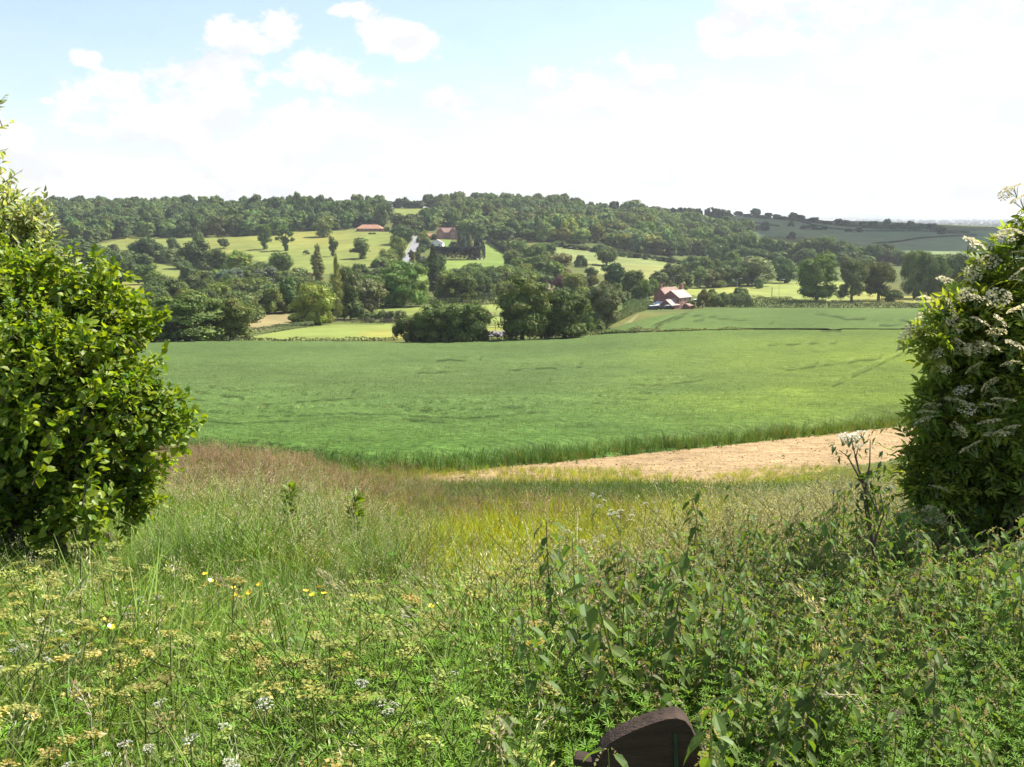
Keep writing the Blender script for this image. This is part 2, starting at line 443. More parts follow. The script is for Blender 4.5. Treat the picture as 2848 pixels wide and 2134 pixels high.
def sheet(name, fmask, zoff=None, cols=None, mat=None, label=None):
    fq = Q[fmask]; ids, inv = np.unique(fq.ravel(), return_inverse=True)
    V = P3[ids].copy()
    if zoff is not None: V[:, 2] += zoff(V)
    mb = MB(); mb.add(V, inv.reshape(-1, 4), cols(V) if cols else zone_cols(name, V))
    o = mb.obj(name, mat or M_LAND, smooth=True)
    return tag(o, label, kind='structure')

ZLAB = {'ground': 'rough green land of the valley with grass under everything', 'bare_earth': 'strip of dry pinkish bare earth along the wheat edge',
        'paddock': 'bright lime green horse paddocks beyond the wheat', 'fallow_field': 'small straw coloured fallow field by the stream trees', 'hillside_pasture': 'yellow green pasture on the hillside below the ridge wood',
        'sheep_field': 'green field with two sheep beside the clipped hedge', 'sloping_pasture': 'pale sloping pasture with one oak standing in it', 'roadside_pasture': 'flat yellow green pasture along the street lamps',
        'upland_field': 'small pale field on the skyline between two woods', 'hillside_field': 'blue green arable fields on the shaded far hillside'}
for k in ['ground'] + order:
    if zone_id[k].any(): sheet(k, zone_id[k], None, None, M_EARTH if k == 'bare_earth' else M_LAND, ZLAB[k])
# the bank behind the eye point
mb = MB(); mb.add([[-60, -60, -1.76], [60, -60, -1.76], [60, .8, -1.76], [-60, .8, -1.76]], [[0, 1, 2, 3]], ZCOL['ground'])
tag(mb.obj('bank', M_LAND), 'grassy bank under the stile', kind='structure')

# ------------------------------------------------------------------ wheat
FRONT = zp(0, [(-900, 930), (100, 965), (330, 968), (430, 985), (600, 1003), (780, 1030), (960, 1020), (1300, 988), (1600, 958), (1950, 920), (2300, 885), (3200, 800)])
BACK1 = zp(0, [(3200, 716), (1990, 716), (1600, 716), (1400, 721), (1270, 729), (1130, 738), (860, 744), (530, 740), (330, 744), (-900, 744)])
WH1 = FRONT + BACK1
WH2 = zp(0, [(1290, 722), (1400, 688), (1480, 676), (1530, 667), (1990, 668), (3200, 668), (3200, 713.5), (1990, 713.5), (1600, 713.5), (1420, 718)])
fx = np.array([p[0] for p in FRONT]); fy = np.array([p[1] for p in FRONT])
# gaps, tramlines and wind-laid patches in the crop
GAPS = [zp(0, p) for p in ([(560, 900), (760, 893), (1000, 903), (1180, 890)], [(400, 905), (520, 915), (640, 908)], [(1100, 800), (1250, 792)], [(1350, 835), (1560, 820)], [(910, 886), (1000, 883), (1130, 879)], [(440, 848), (480, 852), (525, 858)], [(945, 779), (1035, 776)], [(905, 805), (985, 802)],
        [(420, 862), (520, 878), (640, 868), (760, 862)], [(870, 906), (960, 912)], [(1290, 870), (1400, 862)], [(1700, 800), (1900, 775)], [(1800, 835), (1960, 760)], [(1660, 745), (1800, 742)])] + \
       [zp(4, p) for p in ([(1040, 1345), (1180, 1287), (1300, 1245), (1370, 1225)], [(1080, 1350), (1210, 1300), (1330, 1258)], [(1440, 1252), (1700, 1278), (1980, 1312)], [(1430, 1300), (1490, 1298)])] + \
       [zp(5, p) for p in ([(1110, 1128), (1260, 1130)], [(660, 1169), (790, 1171)], [(0, 1082), (250, 1105)], [(620, 1040), (900, 1080), (1400, 1090)])]
def gapmask(px, row, hw=1.35):
    d = np.full(np.shape(px), 9.)
    for g in GAPS:
        for (x1, y1), (x2, y2) in zip(g[:-1], g[1:]):
            u = np.clip((px - x1) / (x2 - x1 + 1e-9), 0, 1); yy = y1 + (y2 - y1) * u
            inside = (px > min(x1, x2) - 2) & (px < max(x1, x2) + 2)
            d = np.where(inside, np.minimum(d, np.abs(row - yy + 1.6 * (vnoise(px / 9, row * 0 + 3, 4) - .5))), d)
    return np.clip(1.2 - d / hw, 0, 1) * np.clip(vnoise(px / 7, row / 2, 12) * 2.4 - .5, 0, 1)
def wheat_col(x, y):
    px, row = project(x, y, land(x / y, y) + .5)
    ly = np.log(y)
    a = fbm(x / y * 11, ly * 6, 71); b = fbm(x / y * 60, ly * 30, 73)
    c1 = np.array([.056, .118, .018]); c2 = np.array([.080, .122, .038]); c3 = np.array([.145, .182, .018])
    farm = np.clip((330 - 0) * 0 + (475 - row) / 95, 0, 1)[:, None]
    c = c1 * (1 - farm) + c2 * farm
    yl = np.clip((px - 560 + 260 * (a - .5)) / 420, 0, 1) * np.clip(1.3 - np.abs(row - 375) / 70, .1, 1)
    f2 = (y > 232)
    yl = np.where(f2, .12, yl)[:, None]
    c = c * (1 - .62 * yl) + c3 * .62 * yl
    k = (.86 + .22 * a / .47 + .14 * (b - .47))
    return c * k[:, None]
def woff(V):
    px, row = project(V[:, 0], V[:, 1], V[:, 2])
    fr = np.interp(px, fx, fy); e = np.clip((fr - row) / 7, 0, 1)
    n = fbm(V[:, 0] * .6, V[:, 1] * .25, 81) - .47
    return .44 * e + .16 * n * e - .25 * gapmask(px, row) * e
def wcol(V):
    px, row = project(V[:, 0], V[:, 1], V[:, 2])
    g = gapmask(px, row)[:, None]
    return wheat_col(V[:, 0], V[:, 1]) * (1 - .55 * g)
M_CANOPY = leafmat('wheat_canopy', .1, .01, .6)
nt = M_CANOPY.node_tree
def grain(nt, attr_out, scale, lo, hi):
    tcn = nt.nodes.new('ShaderNodeTexCoord'); nz = nt.nodes.new('ShaderNodeTexNoise'); nz.inputs['Scale'].default_value = scale; nz.inputs['Detail'].default_value = 3; nz.inputs['Roughness'].default_value = .7
    nt.links.new(tcn.outputs['Object'], nz.inputs['Vector'])
    r = nt.nodes.new('ShaderNodeMapRange'); r.inputs[1].default_value = .3; r.inputs[2].default_value = .7; r.inputs[3].default_value = lo; r.inputs[4].default_value = hi
    nt.links.new(nz.outputs[0], r.inputs[0])
    return mixmul(nt, attr_out, r.outputs[0])
an = next(n for n in nt.nodes if n.type == 'ATTRIBUTE'); tg_ = [l.to_socket for l in an.outputs['Color'].links]
c_ = grain(nt, grain(nt, an.outputs['Color'], .55, .80, 1.2), 2.6, .62, 1.38)
for t_ in tg_: nt.links.new(c_, t_)
nb = nt.nodes.new('ShaderNodeTexNoise'); nb.inputs['Scale'].default_value = 3.5; nb.inputs['Detail'].default_value = 4
tcn = nt.nodes.new('ShaderNodeTexCoord'); nt.links.new(tcn.outputs['Object'], nb.inputs['Vector'])
bp_ = nt.nodes.new('ShaderNodeBump'); bp_.inputs['Strength'].default_value = 1; bp_.inputs['Distance'].default_value = .25
nt.links.new(nb.outputs[0], bp_.inputs['Height'])
for n in nt.nodes:
    if n.type in ('BSDF_DIFFUSE', 'BSDF_TRANSLUCENT'): nt.links.new(bp_.outputs[0], n.inputs['Normal'])
nt = None
w1 = inpoly(PXc, RWc, WH1) & (Yc < 400); w2 = inpoly(PXc, RWc, WH2) & (Yc < 600) & (Yc > 150)
tag(sheet('wheat_field', w1, woff, wcol, M_CANOPY), 'broad field of green wheat sloping down to the paddocks', kind='structure')
tag(sheet('far_wheat_field', w2, lambda V: woff(V) * 0 + .45 - .3 * gapmask(*project(V[:, 0], V[:, 1], V[:, 2])), wcol, M_CANOPY), 'second wheat field with tramlines below the brick cottage', kind='structure')

rng = np.random.default_rng(7)
def tuft_wheat(rng, n=9):
    B = np.concatenate([rng.normal(0, .05, (n, 2)), np.zeros((n, 1))], 1)
    return blades(B, rng.uniform(.42, .66, n), rng.uniform(.012, .02, n), rng.uniform(0, 6.28, n), rng.uniform(.1, .6, n), 2, rng)
mb = MB()
for lo, hi, dens, ws in ((19, 32, 34, 1.0), (32, 48, 14, 1.6), (48, 75, 6, 2.4), (75, 120, 2.0, 3.6)):
    A = .5 * 1.24 * (hi * hi - lo * lo); n = int(A * dens)
    Y = np.sqrt(rng.uniform(lo * lo, hi * hi, n)); t = rng.uniform(-.6, .6, n); X = t * Y
    z = land(t, Y); px, row = project(X, Y, z)
    ok = inpoly(px, row, WH1) & (gapmask(px, row) < .4) & (px > 60) & (px < 985)
    X, Y, z = X[ok], Y[ok], z[ok]
    for q in range(6):
        sel = slice(q, None, 6); m = len(X[sel])
        if not m: continue
        TV, TF = tuft_wheat(rng); TV = TV * np.array([ws, ws, 1])
        a = rng.uniform(0, 6.28, m)
        V, Fc = place(TV, TF, np.stack([X[sel], Y[sel], z[sel]], 1), np.stack([np.cos(a), np.sin(a), 0 * a], 1), np.tile([0, 0, 1.], (m, 1)), rng.uniform(.68, 1.0, m))
        c = wheat_col(X[sel], Y[sel]) * rng.uniform(.62, 1.42, (m, 1))
        old = rng.random(m) < .06
        c[old] = np.array([.22, .19, .07])
        mb.add(V, Fc, np.repeat(c, len(TV), 0))
cr = mb

fr_ = []
for (x1, y1), (x2, y2) in zip(FRONT[1:-2], FRONT[2:-1]):
    a, b = at(x1, y1), at(x2, y2); m = int(np.linalg.norm(b - a) * 34); u = rng.uniform(0, 1, (m, 1)); fr_.append(a + (b - a) * u)
fr_ = np.concatenate(fr_); fr_[:, :2] += rng.normal(0, .28, (len(fr_), 2)) + [0, .35]; fr_[:, 2] = gz(fr_[:, 0], fr_[:, 1])
for q in range(6):
    Pq = fr_[q::6]; m = len(Pq); TV, TF = tuft_wheat(rng); a = rng.uniform(0, 6.28, m)
    V, Fc = place(TV, TF, Pq, np.stack([np.cos(a), np.sin(a), 0 * a], 1), np.tile([0, 0, 1.], (m, 1)), rng.uniform(.35, .72, m))
    c = wheat_col(Pq[:, 0], Pq[:, 1]) * rng.uniform(.6, 1.4, (m, 1)); old = rng.random(m) < .15; c[old] = np.array([.20, .19, .06]); cr.add(V, Fc, np.repeat(c, len(TV), 0))
tag(cr.obj('wheat_crop', M_GRASS), 'green wheat blades standing at the near edge of the field', kind='stuff')

# strip that carries earth clods and straw
mb = MB(); n = 9000
Y = rng.uniform(19, 46, n); t = rng.uniform(-.1, .55, n); z = land(t, Y); px, row = project(t * Y, Y, z)
ok = inpoly(px, row, zp(0, [(880, 1040), (960, 1018), (1300, 985), (1950, 915), (2300, 890), (1960, 985), (1800, 1005), (1650, 1035), (1450, 1045), (1100, 1040)]))
Cc = np.stack([t * Y, Y, z + .012], 1)[ok]; n = len(Cc)
V, Fc = cards(Cc, nrm(rng.normal(0, .35, (n, 3)) + [0, 0, 1]), rng.uniform(.015, .05, n) * rng.choice([1, 1, 1, 1.9], n), rng, .45, .5)
cc = np.array([[.42, .33, .2]]) * rng.uniform(.35, 1.2, (n, 1)); mb.add(V, Fc, np.repeat(cc, 4, 0))
tag(mb.obj('straw_litter', M_GRASS), 'clods and straw scattered on the bare earth', kind='stuff')
# ------------------------------------------------------------------ trees
def lobes_of(kind, rng):
    """list of (centre, radius) of the leaf masses; the tree stands on z = 0, is 1 high and about 1 wide"""
    Lb = []
    if kind == 'poplar':
        for k in range(44):
            z = .05 + .93 * (k + rng.uniform(0, 1)) / 44; r = .46 * min(1, (1.03 - z) * 2.2) ** .7 * min(1, .55 + z * 1.6)
            a = k * 2.4 + rng.uniform(-.5, .5)
            q = rng.uniform(.55, 1.15); Lb.append((np.array([math.cos(a) * r * .48 * q, math.sin(a) * r * .48 * q, z]), np.array([r * .5 * q, r * .5 * q, rng.uniform(.05, .09)])))
        return Lb
    if kind == 'conifer':
        for k in range(40):
            z = .04 + .94 * (k + rng.uniform(0, 1)) / 40; r = .47 * (1.05 - z) ** .6 + .02; a = k * 2.4
            Lb.append((np.array([math.cos(a) * r * .45, math.sin(a) * r * .45, z]), np.array([r * .6, r * .6, .07])))
        return Lb
    if kind == 'pine':
        for k in range(15):
            z = rng.uniform(.45, .97); a = rng.uniform(0, 6.28); r = rng.uniform(.1, .4) * (1.15 - z * .6)
            Lb.append((np.array([math.cos(a) * r, math.sin(a) * r, z]), np.array([.15, .15, .045])))
        return Lb
    if kind == 'bush':
        for k in range(22):
            a = rng.uniform(0, 6.28); e = rng.uniform(0, 1.4); r = rng.uniform(.24, .34)
            Lb.append((np.array([.34 * math.cos(a) * math.cos(e) * rng.uniform(.7, 1.1), .34 * math.sin(a) * math.cos(e) * rng.uniform(.7, 1.1), .2 + .58 * math.sin(e) * rng.uniform(.75, 1.1)]), np.array([r * .55, r * .55, r * .7])))
        return Lb
    if kind == 'ivy':
        # an old tree wrapped in ivy: thick clothed stem and a few heads to the sides
        for z in np.linspace(.08, .6, 7): Lb.append((np.array([rng.normal(0, .04), rng.normal(0, .04), z]), np.array([.13, .13, .09]) * rng.uniform(.8, 1.25)))
        for k in range(14):
            a = rng.uniform(0, 6.28); z = rng.uniform(.34, .93); r = rng.uniform(.08, .36) * (1.3 - z * .6)
            s = rng.uniform(.11, .19); Lb.append((np.array([math.cos(a) * r, math.sin(a) * r, z]), np.array([s, s, s * .8])))
        return Lb
    p = {'oak': (.36, .30, .57, 30, .145, .21, .16), 'ash': (.33, .33, .56, 26, .12, .19, .18), 'round': (.36, .37, .52, 30, .15, .21, .06),
         'tall': (.33, .39, .53, 28, .14, .20, .08), 'willow': (.36, .36, .52, 30, .14, .22, .05), 'spread': (.38, .25, .60, 26, .13, .19, .22)}[kind]
    ax, azz, zc, n, r0, r1, zlo = p
    for k in range(n):
        d = nrm(rng.normal(size=3)); d[2] = d[2] * .9 + .12
        q = rng.uniform(.62, 1.0)
        r = rng.uniform(r0, r1)
        c = np.array([d[0] * ax * q, d[1] * ax * q, zc + d[2] * azz * q]); c[2] = max(c[2], zlo + r * .7)
        Lb.append((c, np.array([r, r, r * rng.uniform(.7, .95)])))
    Lb.append((np.array([0, 0, zc]), np.array([ax * .75, ax * .75, azz * .75])))
    if kind in ('round', 'tall', 'willow', 'oak', 'ash'):
        m = {'oak': 6, 'ash': 5}.get(kind, 9)
        for k in range(m):       # low boughs and the scrub at the foot
            a = 6.283 * k / m + rng.uniform(-.3, .3); q = rng.uniform(.12, .30); r = rng.uniform(.14, .21)
            Lb.append((np.array([math.cos(a) * q, math.sin(a) * q, rng.uniform(.06, .24)]), np.array([r, r, r * .9])))
    return Lb

ZMIN = {'oak': .07, 'round': .0, 'tall': .02, 'ash': .05, 'willow': .0, 'spread': .10, 'bush': -.03, 'poplar': .03, 'ivy': -.02, 'conifer': .02, 'pine': .42}
def crown_mb(mb, kind, rng, n, size, col, mat=0):
    Lb = lobes_of(kind, rng)
    # fit the leaf masses to a tree one wide and one high
    lo = np.min([c - r for c, r in Lb], 0); hi = np.max([c + r for c, r in Lb], 0)
    tgt_lo = np.array([-.5, -.5, ZMIN[kind]]); tgt_hi = np.array([.5, .5, 1.0]); k = (tgt_hi - tgt_lo) / (hi - lo)
    Lb = [((c - lo) * k + tgt_lo, r * k) for c, r in Lb]
    wgt = np.array([float(r[0] * r[2] + r[0] * r[1]) for _, r in Lb]); wgt /= wgt.sum()
    cnt = np.maximum((wgt * n).astype(int), 4)
    fine = n > 3000
    nu, nv = (9, 6) if fine else (7, 5)
    for c, r in Lb:      # the dense inside of each leaf mass
        th = np.linspace(0, math.pi, nv)[:, None]; ph = (np.arange(nu) / nu * 6.283 + rng.uniform(0, 1))[None]
        S = np.stack([np.sin(th) * np.cos(ph), np.sin(th) * np.sin(ph), np.cos(th) + 0 * ph], -1).reshape(-1, 3)
        S = c + S * r * (rng.uniform(.45, .74, (len(S), 1)) if fine else rng.uniform(.70, .96, (len(S), 1)))
        Fq = [[i * nu + j, (i + 1) * nu + j, (i + 1) * nu + (j + 1) % nu, i * nu + (j + 1) % nu] for i in range(nv - 1) for j in range(nu)]
        mb.add(S, Fq, np.clip(np.array(col) * rng.uniform(.7, 1.2, (len(S), 1)), .005, .6), mat)
    for (c, r), m in zip(Lb, cnt):
        tone0 = rng.uniform(.85, 1.18); hue0 = rng.normal(0, .05, 3)
        if fine:             # every mass is made of smaller sprays
            sub = nrm(rng.normal(size=(9, 3)) + [0, 0, .25]); k = rng.integers(0, 9, m); d0 = sub[k]; rs = rng.uniform(.34, .62, 9)[k]
            d1 = nrm(rng.normal(size=(m, 3)) + d0 * .5 + [0, 0, .1])
            C = c + r * (d0 * .62 + d1 * (rs * rng.uniform(.6, 1.15, m))[:, None]); d = nrm(d1 + d0 * .5)
            st = rng.uniform(.82, 1.2, 9)[k]
        else:
            d = nrm(rng.normal(size=(m, 3))); d[:, 2] = np.where(d[:, 2] < -.7, -d[:, 2], d[:, 2]); st = np.ones(m)
            C = c + d * r * rng.uniform(.8, 1.12, m)[:, None]
        keep = np.ones(m, bool)
        for c2, r2 in Lb:
            if c2 is c: continue
            keep &= (((C - c2) / r2) ** 2).sum(1) > .42
        C, d, st = C[keep], d[keep], st[keep]; m = len(C)
        if not m: continue
        N = nrm(d + rng.normal(0, .36, (m, 3)) + [0, 0, .2])
        V, Fc = cards(C, N, size * rng.uniform(.6, 1.35, m), rng)
        tone = tone0 * st[:, None] * rng.uniform(.72, 1.3, (m, 1))
        hue = 1 + rng.normal(0, .07, (m, 3)) + hue0
        mb.add(V, Fc, np.repeat(np.clip(np.array(col) * tone * hue, .005, .6), 4, 0), mat)
    return Lb

def trunk_mb(mb, kind, Lb, rng, mat=0, sides=7, limbs=9):
    th = {'bush': .3, 'poplar': .95, 'conifer': .95, 'pine': .9, 'ivy': .7}.get(kind, .55)
    r = {'poplar': .035, 'bush': .03, 'ivy': .06, 'conifer': .03}.get(kind, .034)
    b = rng.normal(0, .015, 2)
    pts = np.array([[0, 0, -.02], [b[0], b[1], th * .3], [b[0] * 2, b[1] * 2, th * .65], [b[0] * 2, b[1] * 2, th]])
    V, Fc = tube(pts, [r * 1.35, r, r * .75, r * .25], sides); mb.add(V, Fc, (1, 1, 1), mat)
    far = sorted(Lb, key=lambda q: -np.hypot(q[0][0], q[0][1]))[:limbs] if kind not in ('poplar', 'conifer') else []
    for c, rr in far:
        z0 = min(rng.uniform(.35, .8) * th, c[2] * .9)
        p0 = np.array([b[0] * 1.6, b[1] * 1.6, z0])
        V, Fc = tube(curve3(p0, c, [0, 0, -.02], 5), [r * .5, r * .4, r * .3, r * .2, r * .08], 5); mb.add(V, Fc, (1, 1, 1), mat)

KCOL = {'oak': (.108, .138, .026), 'ash': (.120, .150, .050), 'round': (.108, .148, .034), 'tall': (.108, .152, .036), 'willow': (.125, .150, .085), 'spread': (.105, .135, .026),
        'poplar': (.135, .155, .050), 'conifer': (.060, .085, .036), 'pine': (.055, .080, .028), 'bush': (.110, .146, .036), 'ivy': (.098, .138, .030)}
KNAME = {'oak': 'oak_tree', 'ash': 'ash_tree', 'round': 'broadleaf_tree', 'tall': 'broadleaf_tree', 'willow': 'willow_tree', 'spread': 'oak_tree', 'poplar': 'poplar_tree',
         'conifer': 'conifer_tree', 'pine': 'pine_tree', 'bush': 'shrub', 'ivy': 'ivy_clad_tree'}
LODN = {0: 15000, 1: 5200, 2: 1500}; LODS = {0: .018, 1: .030, 2: .054}
SLIM = {'poplar': .9, 'ash': .8, 'ivy': .7, 'pine': .6, 'bush': .8}
_cache = {}
def protos(kind, lod, v):
    k = (kind, lod, v)
    if k not in _cache:
        r = np.random.default_rng(sum(map(ord, kind)) * 13 + v * 7)
        cb = MB(); Lb = crown_mb(cb, kind, r, int(LODN[lod] * SLIM.get(kind, 1)), LODS[lod] * (.7 if kind in ('poplar', 'conifer') else 1.0), KCOL[kind])
        tb = MB(); trunk_mb(tb, kind, Lb, r, 0, 7 if lod < 2 else 4, 9 if lod < 2 else 3)
        if lod == 2:
            V, Fc = [], []
            one = MB(); one.V = cb.V + tb.V; one.C = cb.C + tb.C; one.n = cb.n + tb.n
            one.Q = cb.Q + [(q + cb.n, 1) for q, _ in tb.Q]
            _cache[k] = (one.mesh('far_tree', [M_TREE, M_BARK]), None)
        else:
            _cache[k] = (cb.mesh('crown', M_TREE), tb.mesh('trunk', M_BARK))
    return _cache[k]

trng = np.random.default_rng(99)
NT = [0]
def tree(p, wd, ht, kind, tint=(1, 1, 1), label=None, group=None, lod=None, name=None, lean=0, rz=None):
    v = NT[0] % 4; NT[0] += 1
    pxh = ht / p[1] * F
    if lod is None: lod = 0 if pxh > 40 else (1 if pxh > 14 else 2)
    c, t = protos(kind, lod, v)
    rz = trng.uniform(0, 6.28) if rz is None else rz
    j = np.array(tint) ** 1.25 * trng.uniform(.88, 1.12) * (1 + trng.normal(0, .05, 3))
    cat = 'shrub' if kind == 'bush' else 'tree'
    nm = name or KNAME[kind]
    sw = wd / 1.0
    if t is None:
        o = link(bpy.data.objects.new(nm, c)); o.location = [float(q) for q in p]; o.rotation_euler = (0, lean, rz); o.scale = (sw, sw, ht); o.color = (*j, 1)
    else:
        o = empty(nm, p, rz, (sw, sw, ht)); o.rotation_euler = (0, lean, rz)
        for n_, m_ in (('crown', c), ('trunk', t)):
            q = link(bpy.data.objects.new(n_, m_), o); q.color = (*j, 1) if n_ == 'crown' else (1, 1, 1, 1)
    return tag(o, label, cat, group)

def zt(z, x, wd, top, base, kind, label=None, tint=(1, 1, 1), group=None, k=1.0, back=0, lean=0):
    f, s = ZS[z]
    px, row = f(x, base); _, rt = f(x, top)
    p = at(px, row)
    if back: p = np.array([p[0] / p[1] * (p[1] + back), p[1] + back, 0]); p[2] = float(gz(p[0], p[1]))
    Wm = wd / s / F * p[1] * 1.08 * k
    Hm = max((slope(rt) - p[2] / p[1]) * p[1], 1.0) * 1.03
    p[2] -= .15
    return tree(p, Wm, Hm, kind, tint, label, group, lean=lean)

